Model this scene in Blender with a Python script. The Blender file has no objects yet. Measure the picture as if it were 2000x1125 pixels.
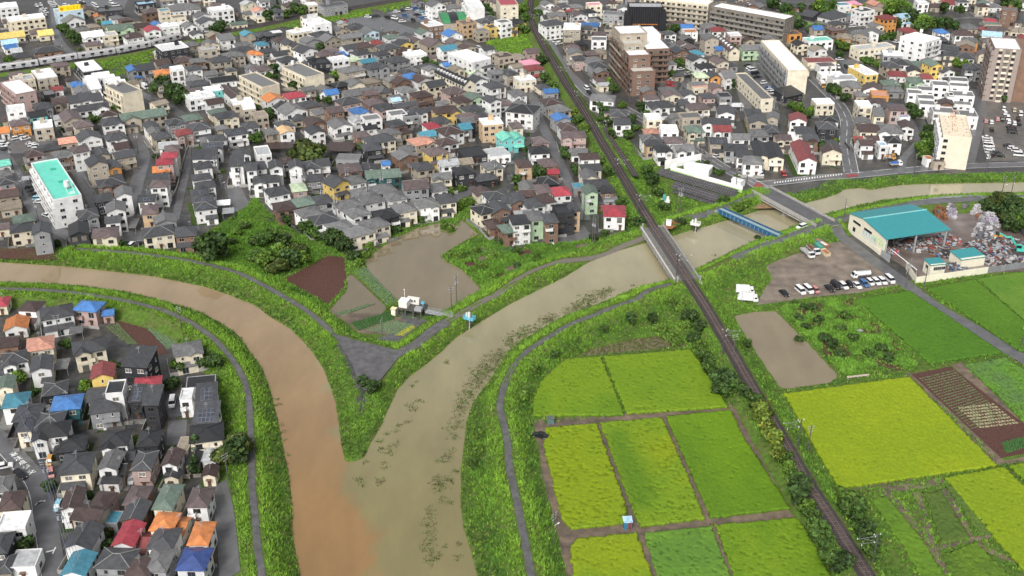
import bpy, math, random
import numpy as np
from mathutils import Vector, Matrix

# ------------------------------------------------------------------ camera, sky, sun, exposure
scene = bpy.context.scene
CAM_H, FOC, PITCH = 172.0, 2178.0, math.radians(27.8)      # metres, focal length in pixels of a 2000 px wide picture, tilt below level
cam_data = bpy.data.cameras.new('camera')
cam = bpy.data.objects.new('camera', cam_data)
scene.collection.objects.link(cam)
cam.location = (0, 0, CAM_H)
cam.rotation_euler = (math.pi/2 - PITCH, 0, 0)
cam_data.sensor_width = 36.0
cam_data.lens = 36.0*FOC/2000.0
cam_data.clip_start, cam_data.clip_end = 1.0, 20000.0
scene.camera = cam

SUN_EL, SUN_AZ = 44.0, 200.0        # degrees; azimuth clockwise from +Y (the camera looks along +Y)
world = bpy.data.worlds.new('World'); scene.world = world; world.use_nodes = True
wn = world.node_tree; wn.nodes.clear()
sky = wn.nodes.new('ShaderNodeTexSky'); sky.sky_type = 'NISHITA'; sky.sun_disc = False
sky.sun_elevation = math.radians(SUN_EL); sky.sun_rotation = math.radians(SUN_AZ)
sky.altitude = 100.0; sky.air_density = 1.0; sky.dust_density = 6.0; sky.ozone_density = 1.0
hs = wn.nodes.new('ShaderNodeHueSaturation'); hs.inputs['Saturation'].default_value = 0.22     # overcast: grey sky
bg = wn.nodes.new('ShaderNodeBackground'); bg.inputs['Strength'].default_value = 0.13
wo = wn.nodes.new('ShaderNodeOutputWorld')
wn.links.new(sky.outputs[0], hs.inputs['Color']); wn.links.new(hs.outputs[0], bg.inputs['Color']); wn.links.new(bg.outputs[0], wo.inputs['Surface'])
sun_l = bpy.data.lights.new('sun', 'SUN'); sun_l.energy = 1.5; sun_l.angle = math.radians(25); sun_l.color = (1.0, 0.97, 0.92)
sun = bpy.data.objects.new('sun', sun_l); scene.collection.objects.link(sun)
_e, _a = math.radians(SUN_EL), math.radians(SUN_AZ)
_d = Vector((math.sin(_a)*math.cos(_e), math.cos(_a)*math.cos(_e), math.sin(_e)))
sun.rotation_euler = _d.to_track_quat('Z', 'Y').to_euler()
vs = scene.view_settings
vs.view_transform = 'Standard'; vs.look = 'None'; vs.exposure = 0.36; vs.gamma = 1.0; vs.use_curve_mapping = False

# ------------------------------------------------------------------ helpers
R = random.Random(11)
NR = np.random.default_rng(5)
COL = scene.collection
CT, ST = math.cos(PITCH), math.sin(PITCH)

def G(px, py, z=0.0):
    """ground point (at height z) seen at a pixel of the 2000 x 1125 photograph"""
    X = (px-1000.0)/FOC; Y = -(py-562.5)/FOC
    dy = CT + Y*ST; dz = -ST + Y*CT
    t = (z-CAM_H)/dz
    return (X*t, dy*t)
def GL(pts, z=0.0): return [G(p[0], p[1], z) for p in pts]
def to_px(x, y, z=0.0):
    zc = y*CT + (CAM_H-z)*ST
    yc = (CAM_H-z)*CT - y*ST
    return (1000+FOC*x/zc, 562.5+FOC*yc/zc)
def scale_at(py): return (py+585.0)*CT/CAM_H            # pixels per metre across the picture, at ground level
def edge_rot(px, py, m):
    """rotation about z of a level edge whose slope in the picture is m (down to the right is positive)"""
    if abs(m) < 1e-4: return 0.0
    yh = 562.5-FOC*ST/CT
    vx = px + (py-yh)/(-m)
    X = (vx-1000.0)/FOC
    a = math.atan2(CT+ST*ST/CT, X)
    if a > math.pi/2: a -= math.pi
    return a

MATS = {}
def srgb(r, g, b):
    f = lambda c: (c/255.0/12.92) if c <= 10 else ((c/255.0+0.055)/1.055)**2.4
    return (f(r), f(g), f(b))
def mat(name, col, rough=0.6, spec=0.3, var=0.10, nscale=3.0, nvar=0.25, bump=0.0, bscale=8.0, metal=0.0, attr=None, col2=None, emit=None, objvar=True):
    if name in MATS: return MATS[name]
    m = bpy.data.materials.new(name); m.use_nodes = True
    t = m.node_tree; b = t.nodes['Principled BSDF']
    b.inputs['Roughness'].default_value = rough
    b.inputs['Specular IOR Level'].default_value = spec
    b.inputs['Metallic'].default_value = metal
    N = t.nodes.new; L = t.links.new
    geo = N('ShaderNodeNewGeometry')
    nz = N('ShaderNodeTexNoise'); nz.inputs['Scale'].default_value = nscale; nz.inputs['Detail'].default_value = 4
    L(geo.outputs['Position'], nz.inputs['Vector'])
    if attr:
        at = N('ShaderNodeAttribute'); at.attribute_name = attr
        base = at.outputs['Color']
    elif col2:
        mx = N('ShaderNodeMix'); mx.data_type = 'RGBA'
        n2 = N('ShaderNodeTexNoise'); n2.inputs['Scale'].default_value = nscale*0.23; n2.inputs['Detail'].default_value = 5
        L(geo.outputs['Position'], n2.inputs['Vector'])
        rp = N('ShaderNodeMapRange'); rp.inputs[1].default_value = 0.42; rp.inputs[2].default_value = 0.58
        L(n2.outputs['Fac'], rp.inputs[0]); L(rp.outputs[0], mx.inputs['Factor'])
        mx.inputs['A'].default_value = (*col, 1); mx.inputs['B'].default_value = (*col2, 1)
        base = mx.outputs['Result']
    else:
        rgb = N('ShaderNodeRGB'); rgb.outputs[0].default_value = (*col, 1); base = rgb.outputs[0]
    mr = N('ShaderNodeMapRange'); mr.inputs[1].default_value = 0.3; mr.inputs[2].default_value = 0.7
    mr.inputs[3].default_value = 1-nvar; mr.inputs[4].default_value = 1+nvar
    L(nz.outputs['Fac'], mr.inputs[0])
    val = mr.outputs[0]
    if objvar and var > 0:
        oi = N('ShaderNodeObjectInfo')
        m2 = N('ShaderNodeMapRange'); m2.inputs[3].default_value = 1-var; m2.inputs[4].default_value = 1+var
        L(oi.outputs['Random'], m2.inputs[0])
        mu = N('ShaderNodeMath'); mu.operation = 'MULTIPLY'
        L(val, mu.inputs[0]); L(m2.outputs[0], mu.inputs[1]); val = mu.outputs[0]
    vm = N('ShaderNodeVectorMath'); vm.operation = 'SCALE'
    L(base, vm.inputs[0]); L(val, vm.inputs['Scale'])
    L(vm.outputs[0], b.inputs['Base Color'])
    if bump:
        bn = N('ShaderNodeTexNoise'); bn.inputs['Scale'].default_value = bscale; bn.inputs['Detail'].default_value = 3
        L(geo.outputs['Position'], bn.inputs['Vector'])
        bp = N('ShaderNodeBump'); bp.inputs['Strength'].default_value = bump; bp.inputs['Distance'].default_value = 0.3
        L(bn.outputs['Fac'], bp.inputs['Height']); L(bp.outputs[0], b.inputs['Normal'])
    if emit:
        b.inputs['Emission Color'].default_value = (*emit[0], 1); b.inputs['Emission Strength'].default_value = emit[1]
    MATS[name] = m
    return m

class MB:
    """collects faces; build() links them as one mesh object"""
    def __init__(s): s.v = []; s.f = []; s.mi = []; s.cur = 0
    def add(s, vs, fs):
        o = len(s.v); s.v += [tuple(p) for p in vs]
        for f in fs: s.f.append(tuple(i+o for i in f)); s.mi.append(s.cur)
        return s
    def box(s, x0, x1, y0, y1, z0, z1, bottom=False):
        fs = [(4, 5, 6, 7), (0, 1, 5, 4), (1, 2, 6, 5), (2, 3, 7, 6), (3, 0, 4, 7)]
        if bottom: fs.append((3, 2, 1, 0))
        return s.add([(x0, y0, z0), (x1, y0, z0), (x1, y1, z0), (x0, y1, z0), (x0, y0, z1), (x1, y0, z1), (x1, y1, z1), (x0, y1, z1)], fs)
    def prism(s, poly, z0, z1, bottom=False):
        n = len(poly)
        v = [(p[0], p[1], z0) for p in poly]+[(p[0], p[1], z1) for p in poly]
        f = [tuple(range(n, 2*n))]+[(i, (i+1) % n, n+(i+1) % n, n+i) for i in range(n)]
        if bottom: f.append(tuple(range(n-1, -1, -1)))
        return s.add(v, f)
    def side(s, prof, x0, x1):
        """profile in the y-z plane pulled along x"""
        n = len(prof)
        v = [(x0, p[0], p[1]) for p in prof]+[(x1, p[0], p[1]) for p in prof]
        return s.add(v, [tuple(range(n-1, -1, -1)), tuple(range(n, 2*n))]+[(i, (i+1) % n, n+(i+1) % n, n+i) for i in range(n)])
    def bar(s, a, b, r, n=6):
        a = Vector(a); b = Vector(b); d = (b-a).normalized()
        u = d.orthogonal().normalized(); w = d.cross(u)
        v = []
        for q in (a, b):
            for i in range(n):
                t = 2*math.pi*i/n; v.append(q+(u*math.cos(t)+w*math.sin(t))*r)
        return s.add(v, [(i, (i+1) % n, n+(i+1) % n, n+i) for i in range(n)]+[tuple(range(n-1, -1, -1)), tuple(range(n, 2*n))])
    def cone(s, a, b, r0, r1, n=7):
        a = Vector(a); b = Vector(b); d = (b-a).normalized()
        u = d.orthogonal().normalized(); w = d.cross(u); v = []
        for q, r in ((a, r0), (b, r1)):
            for i in range(n):
                t = 2*math.pi*i/n; v.append(q+(u*math.cos(t)+w*math.sin(t))*r)
        return s.add(v, [(i, (i+1) % n, n+(i+1) % n, n+i) for i in range(n)]+[tuple(range(n, 2*n))])
    def mesh(s, name, mats):
        me = bpy.data.meshes.new(name); me.from_pydata(s.v, [], s.f)
        if not isinstance(mats, (list, tuple)): mats = [mats]
        for m in mats: me.materials.append(m)
        if len(mats) > 1: me.polygons.foreach_set('material_index', s.mi)
        return me
    def build(s, name, mats, parent=None, loc=None, rz=0.0):
        return obj(name, s.mesh(name, mats), parent, loc, rz)

def obj(name, me, parent=None, loc=None, rz=0.0, scale=None):
    o = bpy.data.objects.new(name, me); COL.objects.link(o)
    if parent is not None: o.parent = parent
    if loc is not None: o.location = loc
    if rz: o.rotation_euler = (0, 0, rz)
    if scale is not None: o.scale = scale
    return o
def tag(o, label=None, cat=None, group=None, kind=None):
    if label: o['label'] = label
    if cat: o['category'] = cat
    if group: o['group'] = group
    if kind: o['kind'] = kind
    return o
def thing(name, loc, rz=0.0, label=None, cat=None, group=None):
    return tag(obj(name, None, None, loc, rz), label, cat, group)
def copy_tree(o, loc=None, rz=None, parent=None):
    c = o.copy(); COL.objects.link(c); c.parent = parent
    if loc is not None: c.location = loc
    if rz is not None: c.rotation_euler = (0, 0, rz)
    for ch in [q for q in CH.get(o.name, [])]: copy_tree(ch, parent=c)
    return c
CH = {}
def note_children(o):
    """remember the parts of a prototype (object.children is slow in big scenes)"""
    CH[o.name] = list(o.children)
    for c in o.children: note_children(c)

def np_mesh(name, V, F, mats, cols=None, mi=None, smooth=False):
    """V (n,3), F (m,k) -> mesh, optional per-vertex colours"""
    me = bpy.data.meshes.new(name)
    k = F.shape[1]
    me.vertices.add(len(V)); me.vertices.foreach_set('co', np.ascontiguousarray(V, dtype=np.float32).ravel())
    me.loops.add(F.size); me.loops.foreach_set('vertex_index', np.ascontiguousarray(F, dtype=np.int32).ravel())
    me.polygons.add(len(F)); me.polygons.foreach_set('loop_start', np.arange(0, F.size, k, dtype=np.int32))
    me.polygons.foreach_set('loop_total', np.full(len(F), k, dtype=np.int32))
    if not isinstance(mats, (list, tuple)): mats = [mats]
    for m in mats: me.materials.append(m)
    if mi is not None: me.polygons.foreach_set('material_index', np.ascontiguousarray(mi, dtype=np.int32))
    if smooth: me.polygons.foreach_set('use_smooth', np.ones(len(F), dtype=bool))
    me.update(calc_edges=True)
    if cols is not None:
        ca = me.color_attributes.new('Col', 'FLOAT_COLOR', 'POINT')
        c4 = np.ones((len(V), 4), dtype=np.float32); c4[:, :3] = cols
        ca.data.foreach_set('color', c4.ravel())
    me.validate()
    return me

def in_poly(P, poly):
    x, y = P[:, 0], P[:, 1]; n = len(poly); r = np.zeros(len(P), dtype=bool)
    for i in range(n):
        x0, y0 = poly[i]; x1, y1 = poly[(i+1) % n]
        c = ((y0 > y) != (y1 > y))
        if y1 != y0: r ^= c & (x < (x1-x0)*(y-y0)/(y1-y0)+x0)
    return r
def d_line(P, pts, closed=False):
    pts = list(pts)+([pts[0]] if closed else [])
    best = np.full(len(P), 1e9)
    for (x0, y0), (x1, y1) in zip(pts[:-1], pts[1:]):
        dx, dy = x1-x0, y1-y0; l2 = dx*dx+dy*dy+1e-9
        t = np.clip(((P[:, 0]-x0)*dx+(P[:, 1]-y0)*dy)/l2, 0, 1)
        best = np.minimum(best, np.hypot(P[:, 0]-x0-t*dx, P[:, 1]-y0-t*dy))
    return best
def smooth_line(pts, step=2.0):
    """Catmull-Rom through the points, resampled every step metres"""
    P = [np.array(p, float) for p in pts]; P = [2*P[0]-P[1]]+P+[2*P[-1]-P[-2]]
    out = []
    for i in range(1, len(P)-2):
        n = max(1, int(np.linalg.norm(P[i+1]-P[i])/step))
        for k in range(n):
            t = k/n
            out.append(0.5*((2*P[i])+(-P[i-1]+P[i+1])*t+(2*P[i-1]-5*P[i]+4*P[i+1]-P[i+2])*t*t+(-P[i-1]+3*P[i]-3*P[i+1]+P[i+2])*t**3))
    out.append(P[-2])
    return [tuple(p) for p in out]
def vnoise(x, y, s, seed=0):
    """cheap value noise on arrays, period-free lattice hash"""
    x = x/s; y = y/s; xi = np.floor(x).astype(np.int64); yi = np.floor(y).astype(np.int64)
    fx = x-xi; fy = y-yi; fx = fx*fx*(3-2*fx); fy = fy*fy*(3-2*fy)
    def h(a, b):
        n = (a*374761393+b*668265263+seed*974711) & 0x7fffffff
        n = ((n ^ (n >> 13))*1274126177) & 0x7fffffff
        return ((n ^ (n >> 16)) & 0xffff)/65535.0
    return (h(xi, yi)*(1-fx)+h(xi+1, yi)*fx)*(1-fy)+(h(xi, yi+1)*(1-fx)+h(xi+1, yi+1)*fx)*fy

# ------------------------------------------------------------------ lie of the land (traced on the photograph, unprojected on the ground)
WL = -0.4          # flood level of the rivers
CREST = 2.4        # levee crest
BANK_SW = [(-60, 551), (0, 552), (100, 555), (175, 561), (250, 571), (325, 590), (375, 605), (425, 627), (462, 652), (480, 675), (500, 703), (515, 725), (527, 760), (535, 790), (545, 832), (552, 870), (563, 920), (570, 975), (571, 1045), (582, 1100), (586, 1125), (600, 1200)]
BANK_WEDGE = [(-60, 508), (0, 512), (75, 517), (137, 521), (225, 531), (300, 540), (350, 550), (400, 560), (450, 577), (500, 597), (525, 617), (567, 642), (592, 667), (612, 690), (632, 720), (645, 755), (655, 785), (661, 820), (666, 865), (674, 900), (684, 903), (700, 899), (712, 893), (722, 870), (740, 840), (750, 817), (765, 785), (777, 760), (800, 735), (832, 712), (862, 687), (890, 660), (925, 637), (950, 622), (1000, 592), (1050, 567), (1105, 540), (1150, 512), (1200, 492), (1252, 477), (1317, 460), (1350, 450), (1387, 440), (1430, 427), (1470, 415), (1500, 405), (1540, 398), (1575, 396), (1612, 387), (1640, 377), (1648, 370), (1680, 367), (1700, 371), (1760, 361), (1825, 359), (2000, 356), (2100, 355)]
BANK_E = [(2100, 374), (2000, 376), (1982, 377), (1875, 379), (1800, 384), (1725, 392), (1675, 402), (1607, 420), (1550, 443), (1525, 452), (1500, 462), (1470, 472), (1412, 500), (1357, 527), (1300, 549), (1262, 559), (1237, 565), (1175, 592), (1125, 610), (1095, 622), (1050, 647), (1012, 672), (990, 690), (975, 715), (950, 752), (925, 785), (912, 820), (905, 877), (900, 920), (900, 982), (905, 1032), (922, 1082), (932, 1125), (950, 1200)]
RIVER = GL(BANK_WEDGE, WL)+GL(BANK_E, WL)+GL(BANK_SW[::-1], WL)
PATH_W = [(-60, 562), (0, 564), (100, 568), (180, 577), (250, 589), (310, 604), (345, 617), (375, 632), (412, 657), (437, 682), (462, 715), (480, 752), (487, 790), (488, 820), (491, 870), (492, 945), (499, 1020), (503, 1070), (510, 1110), (514, 1150), (520, 1200)]
PATH_N = [(150, 487), (230, 492), (320, 502), (400, 516), (460, 532), (500, 550), (537, 570), (575, 592), (605, 612), (635, 637), (655, 656)]
PATH_NE = [(775, 690), (812, 672), (842, 647), (875, 625), (900, 612), (937, 590), (975, 570), (1025, 537), (1087, 512), (1175, 487), (1212, 472), (1262, 455)]
PATH_NE2 = [(1318, 432), (1362, 420), (1412, 406), (1450, 390), (1487, 374)]
PATH_E = [(1310, 555), (1280, 562), (1258, 573), (1245, 584), (1212, 595), (1162, 615), (1112, 635), (1062, 665), (1025, 690), (1000, 719), (984, 757), (976, 790), (981, 818), (990, 857), (996, 920), (1002, 945), (1010, 982), (1020, 1032), (1032, 1095), (1040, 1140), (1050, 1200)]
PATH_E2 = [(1370, 532), (1430, 503), (1480, 484), (1520, 470), (1570, 452), (1610, 436), (1640, 428), (1680, 417), (1740, 405), (1800, 395), (1900, 388), (2000, 384), (2080, 382)]
TRI = [(652, 655), (675, 690), (690, 716), (700, 747), (710, 762), (722, 764), (732, 757), (742, 743), (765, 715), (787, 687), (765, 682), (725, 672), (690, 664), (675, 658)]
WEDGE_TIP = [(655, 656), (690, 720), (705, 765), (735, 762), (775, 700), (787, 688)]
RAIL_PX = [(1700, 1130), (1680, 1097), (1660, 1066), (1630, 1018), (1595, 966), (1565, 917), (1537, 868), (1515, 830), (1497, 800), (1465, 745), (1435, 692), (1405, 640), (1375, 590), (1342, 540), (1310, 492), (1280, 447), (1260, 415), (1237, 377), (1217, 343), (1195, 306), (1175, 274), (1160, 247), (1140, 213), (1122, 185), (1105, 160), (1090, 135), (1077, 112), (1066, 95), (1056, 78), (1046, 58), (1038, 37), (1035, 20), (1037, 0), (1042, -20)]
RAIL = smooth_line([G(1722, 1165, 3.2)]+GL(RAIL_PX, 3.2), 2.0)
PATHS_CREST = [smooth_line(GL(p, CREST), 3.0) for p in (PATH_W, PATH_N, PATH_NE, PATH_NE2, PATH_E, PATH_E2)]
TRI_W = GL(TRI, CREST)
RAIL_BR = (G(1277, 441, 3.2), G(1345, 545, 3.2))      # the two ends of the railway bridge
ROADBR = (G(1494, 376, 3.0), G(1606, 432, 3.0))

def terrain(P):
    """height of the ground at the points P (n,2)"""
    z = np.zeros(len(P))
    sm = lambda t: np.clip(t, 0, 1)**2*(3-2*np.clip(t, 0, 1))
    for ln in PATHS_CREST:
        d = d_line(P, ln); z = np.maximum(z, CREST*sm(1-(d-1.9)/6.5))
    ins = in_poly(P, TRI_W); d = np.where(ins, 0, d_line(P, TRI_W, True)); z = np.maximum(z, CREST*sm(1-(d-0.5)/6.5))
    r2 = RAIL[::4]
    d = d_line(P, r2); z = np.maximum(z, 2.55*sm(1-(d-2.4)/4.2))
    ins = in_poly(P, RIVER); ds = d_line(P, RIVER, True); ds = np.where(ins, -ds, ds)
    z = np.where(ds < 12, np.minimum(z, WL+ds*0.50+0.0), z)
    z = np.where(ds < 0, np.maximum(WL+ds*0.4, WL-1.6), z)
    for pd in PONDS:
        ins = in_poly(P, pd); dd = d_line(P, pd, True); z = np.where(ins, np.minimum(z, -np.clip(dd*0.3, 0, 0.5)), z)
    return z

POND_A_PX = [(712, 512), (725, 497), (750, 478), (780, 460), (815, 445), (855, 435), (900, 428), (918, 440), (935, 458), (912, 468), (892, 480), (868, 496), (885, 512), (905, 528), (920, 542), (942, 566), (905, 587), (872, 606), (835, 612), (800, 606), (778, 588), (745, 560), (722, 540)]
POND_B_PX = [(676, 540), (690, 534), (756, 600), (748, 612), (720, 620), (690, 622), (660, 622), (640, 608), (660, 585), (678, 566)]
POND_C_PX = [(1432, 616), (1470, 608), (1515, 606), (1580, 670), (1640, 735), (1622, 748), (1580, 754), (1540, 760), (1522, 756), (1500, 725), (1470, 680), (1445, 640)]
POND_D_PX = [(1125, 695), (1160, 680), (1220, 665), (1290, 655), (1325, 660), (1345, 676), (1250, 685), (1180, 692)]
PONDS = [GL(p) for p in (POND_A_PX, POND_B_PX, POND_C_PX, POND_D_PX)]

# ground materials
M_TOWN = mat('town_ground', (0.052, 0.052, 0.053), 0.42, 0.4, nscale=0.5, nvar=0.35, col2=(0.072, 0.068, 0.058), objvar=False, bump=0.15)
M_SOIL = mat('grass_soil', (0.085, 0.150, 0.026), 0.9, 0.1, nscale=0.8, nvar=0.3, col2=(0.10, 0.130, 0.036), objvar=False, bump=0.5)
M_MUD = mat('river_mud', (0.13, 0.085, 0.05), 0.5, 0.3, objvar=False)

GX0, GX1, GY0, GY1, GS = -235.0, 262.0, 150.0, 486.0, 1.2
nx = int((GX1-GX0)/GS)+1; ny = int((GY1-GY0)/GS)+1
gx = np.linspace(GX0, GX1, nx); gy = np.linspace(GY0, GY1, ny)
XX, YY = np.meshgrid(gx, gy)
PP = np.stack([XX.ravel(), YY.ravel()], 1)
ZZ = terrain(PP)
border = (XX <= GX0+1e-6) | (XX >= GX1-1e-6) | (YY <= GY0+1e-6) | (YY >= GY1-1e-6)
ZG = ZZ.reshape(ny, nx)
def tz(x, y):
    """bilinear ground height"""
    fx = (x-GX0)/(GX1-GX0)*(nx-1); fy = (y-GY0)/(GY1-GY0)*(ny-1)
    if fx < 0 or fy < 0 or fx >= nx-1 or fy >= ny-1: return 0.0
    i, j = int(fx), int(fy); a, b = fx-i, fy-j
    return float((ZG[j, i]*(1-a)+ZG[j, i+1]*a)*(1-b)+(ZG[j+1, i]*(1-a)+ZG[j+1, i+1]*a)*b)
def tz_np(x, y):
    fx = np.clip((x-GX0)/(GX1-GX0)*(nx-1), 0, nx-1.001); fy = np.clip((y-GY0)/(GY1-GY0)*(ny-1), 0, ny-1.001)
    i = fx.astype(int); j = fy.astype(int); a = fx-i; b = fy-j
    return (ZG[j, i]*(1-a)+ZG[j, i+1]*a)*(1-b)+(ZG[j+1, i]*(1-a)+ZG[j+1, i+1]*a)*b
GREEN1 = GL([(1040, 1180), (960, 800), (1000, 680), (1330, 540), (1500, 480), (1570, 468), (1640, 452), (1760, 550), (1860, 540), (2080, 500), (2080, 1180)])
GREEN2 = GL([(390, 462), (460, 418), (500, 380), (530, 420), (560, 445), (640, 470), (700, 478), (790, 440), (860, 400), (905, 380), (925, 400), (920, 430), (960, 465), (1040, 480), (1130, 455), (1180, 465), (1225, 450), (1200, 340), (1130, 240), (1090, 160), (1120, 160), (1180, 230), (1250, 295), (1320, 320), (1450, 375), (1470, 380), (1420, 420), (1260, 470), (1180, 490), (1000, 560), (880, 620), (780, 680), (700, 680), (560, 580), (470, 530), (390, 505), (390, 480)])
fi, fj = np.meshgrid(np.arange(nx-1), np.arange(ny-1))
a = (fj*nx+fi).ravel()
F = np.stack([a, a+1, a+1+nx, a+nx], 1)
FC = PP[F].mean(1)
ds_face = d_line(FC, RIVER, True); ins_face = in_poly(FC, RIVER)
dcrest = np.min([d_line(FC, ln[::2]) for ln in PATHS_CREST], 0)
green = (ds_face < 6) | (dcrest < 8.5) | in_poly(FC, GREEN1) | in_poly(FC, GREEN2) | in_poly(FC, GL(WEDGE_TIP)) | (d_line(FC, RAIL[::6]) < 6)
mi = np.where(ins_face & (ds_face > 0.6), 2, np.where(green, 1, 0))
V = np.concatenate([PP, ZZ[:, None]], 1)
# the sheet goes on flat to the horizon around the surveyed part
FAR = 9000.0
cnr = [0, nx-1, ny*nx-1, (ny-1)*nx]
o0 = len(V)
V = np.concatenate([V, [(-FAR, -FAR, 0), (FAR, -FAR, 0), (FAR, FAR, 0), (-FAR, FAR, 0)]])
F = np.concatenate([F, [(o0, o0+1, cnr[1], cnr[0]), (o0+1, o0+2, cnr[2], cnr[1]), (o0+2, o0+3, cnr[3], cnr[2]), (o0+3, o0, cnr[0], cnr[3])]])
mi = np.concatenate([mi, [0, 0, 0, 0]])
tag(obj('ground', np_mesh('ground', V, F, [M_TOWN, M_SOIL, M_MUD], mi=mi, smooth=True)), 'wet town ground, grassy levees and field edges', kind='structure')

# river water: two muddy streams of different silt that meet below the wedge
def water_mat(name, cols, seam=None):
    m = bpy.data.materials.new(name); m.use_nodes = True; t = m.node_tree; b = t.nodes['Principled BSDF']
    N = t.nodes.new; L = t.links.new
    b.inputs['Roughness'].default_value = 0.03; b.inputs['IOR'].default_value = 1.75
    geo = N('ShaderNodeNewGeometry')
    at = N('ShaderNodeAttribute'); at.attribute_name = 'Col'
    nz = N('ShaderNodeTexNoise'); nz.inputs['Scale'].default_value = 0.05; nz.inputs['Detail'].default_value = 6; nz.inputs['Roughness'].default_value = 0.65
    mp = N('ShaderNodeMapping'); mp.inputs['Scale'].default_value = (1.6, 0.6, 1)
    L(geo.outputs['Position'], mp.inputs['Vector']); L(mp.outputs[0], nz.inputs['Vector'])
    mr = N('ShaderNodeMapRange'); mr.inputs[1].default_value = 0.3; mr.inputs[2].default_value = 0.7; mr.inputs[3].default_value = 0.86; mr.inputs[4].default_value = 1.14
    L(nz.outputs['Fac'], mr.inputs[0])
    v = N('ShaderNodeVectorMath'); v.operation = 'SCALE'; L(at.outputs['Color'], v.inputs[0]); L(mr.outputs[0], v.inputs['Scale'])
    v2 = N('ShaderNodeVectorMath'); v2.operation = 'SCALE'; L(v.outputs[0], v2.inputs[0]); v2.inputs['Scale'].default_value = 0.86
    L(v2.outputs[0], b.inputs['Base Color'])
    bn = N('ShaderNodeTexNoise'); bn.inputs['Scale'].default_value = 1.3; bn.inputs['Detail'].default_value = 4
    L(geo.outputs['Position'], bn.inputs['Vector'])
    bp = N('ShaderNodeBump'); bp.inputs['Strength'].default_value = 0.06; bp.inputs['Distance'].default_value = 0.03
    L(bn.outputs['Fac'], bp.inputs['Height']); L(bp.outputs[0], b.inputs['Normal'])
    return m
M_WATER = water_mat('muddy_water', None)
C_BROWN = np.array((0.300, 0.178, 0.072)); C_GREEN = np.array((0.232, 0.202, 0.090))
C_POND = np.array((0.218, 0.178, 0.112))
wx = np.linspace(-235, 262, 260); wy = np.linspace(150, 486, 180)
WX, WY = np.meshgrid(wx, wy); WP = np.stack([WX.ravel(), WY.ravel()], 1)
# the line where the two waters meet, from the tip of the wedge downstream
SEAM = GL([(500, 480), (640, 700), (676, 880), (690, 935), (700, 985), (716, 1035), (722, 1080), (716, 1125), (712, 1300)], WL)
sy = np.array([p[1] for p in SEAM])[::-1]; sx = np.array([p[0] for p in SEAM])[::-1]
seamx = np.interp(WP[:, 1], sy, sx)
side = WP[:, 0]-seamx + (vnoise(WP[:, 0], WP[:, 1], 7.0)-0.5)*7 + (vnoise(WP[:, 0], WP[:, 1], 2.5, 3)-0.5)*3
tt = np.clip((side+0.9)/1.8, 0, 1)[:, None]
wc = C_BROWN*(1-tt)+C_GREEN*tt
up = np.clip((WP[:, 1]-215)/150, 0, 1)[:, None]                      # paler upstream: silt variation plus sky reflection put into the colour
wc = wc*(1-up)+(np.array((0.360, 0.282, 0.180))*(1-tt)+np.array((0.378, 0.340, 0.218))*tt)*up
iw, jw = np.meshgrid(np.arange(259), np.arange(179)); a = (jw*260+iw).ravel()
WF = np.stack([a, a+1, a+261, a+260], 1)
keep = (in_poly(WP[WF].mean(1), RIVER)) | (d_line(WP[WF].mean(1), RIVER, True) < 5)
WV = np.concatenate([WP, np.full((len(WP), 1), WL)], 1)
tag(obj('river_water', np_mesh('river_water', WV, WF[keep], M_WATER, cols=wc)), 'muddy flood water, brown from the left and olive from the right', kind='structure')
def sheet(name, poly, z, m, label=None, col=None, kind='structure'):
    b = MB(); b.add([(x, y, z) for x, y in poly], [tuple(range(len(poly)))])
    me = b.mesh(name, m)
    if col is not None:
        ca = me.color_attributes.new('Col', 'FLOAT_COLOR', 'POINT')
        for d in ca.data: d.color = (*col, 1)
    return tag(obj(name, me), label, kind=kind)
for p, c, lb in zip(PONDS, (C_POND, C_POND*0.9, C_POND*1.15, C_POND*0.8), ('brown flooded field like a pond between the houses and the sluice', 'shallow muddy flood beside the dark ploughed plot', 'flooded rice field full of brown water beside the railway', 'shallow flooded corner below the curving levee')):
    sheet('flooded_field', p, -0.12 if lb[0] != 's' else -0.1, M_WATER, lb, c)

# ------------------------------------------------------------------ roads, paths and paved yards (draped on the ground)
M_ROAD = mat('wet_asphalt', (0.115, 0.115, 0.12), 0.32, 0.45, nscale=0.35, nvar=0.22, objvar=False)
M_PATH = mat('levee_asphalt', (0.105, 0.102, 0.105), 0.4, 0.4, nscale=0.6, nvar=0.3, objvar=False)
M_LINE = mat('road_paint', (0.78, 0.78, 0.76), 0.5, 0.3, nscale=3, nvar=0.25, objvar=False)
M_REDPAINT = mat('red_road_paint', (0.28, 0.06, 0.06), 0.5, 0.3, objvar=False)
M_KERB = mat('concrete', (0.32, 0.31, 0.29), 0.7, 0.25, nscale=1.5, nvar=0.2)
M_DIRT = mat('bare_dirt', (0.165, 0.125, 0.09), 0.6, 0.3, nscale=0.5, nvar=0.3, col2=(0.115, 0.09, 0.07), objvar=False)
M_GRAVEL = mat('gravel_yard', (0.215, 0.175, 0.14), 0.5, 0.35, nscale=0.3, nvar=0.3, col2=(0.165, 0.135, 0.11), objvar=False)
M_PLOUGH = mat('ploughed_soil', (0.085, 0.042, 0.032), 0.6, 0.25, nscale=1.5, nvar=0.35, objvar=False)

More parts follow.
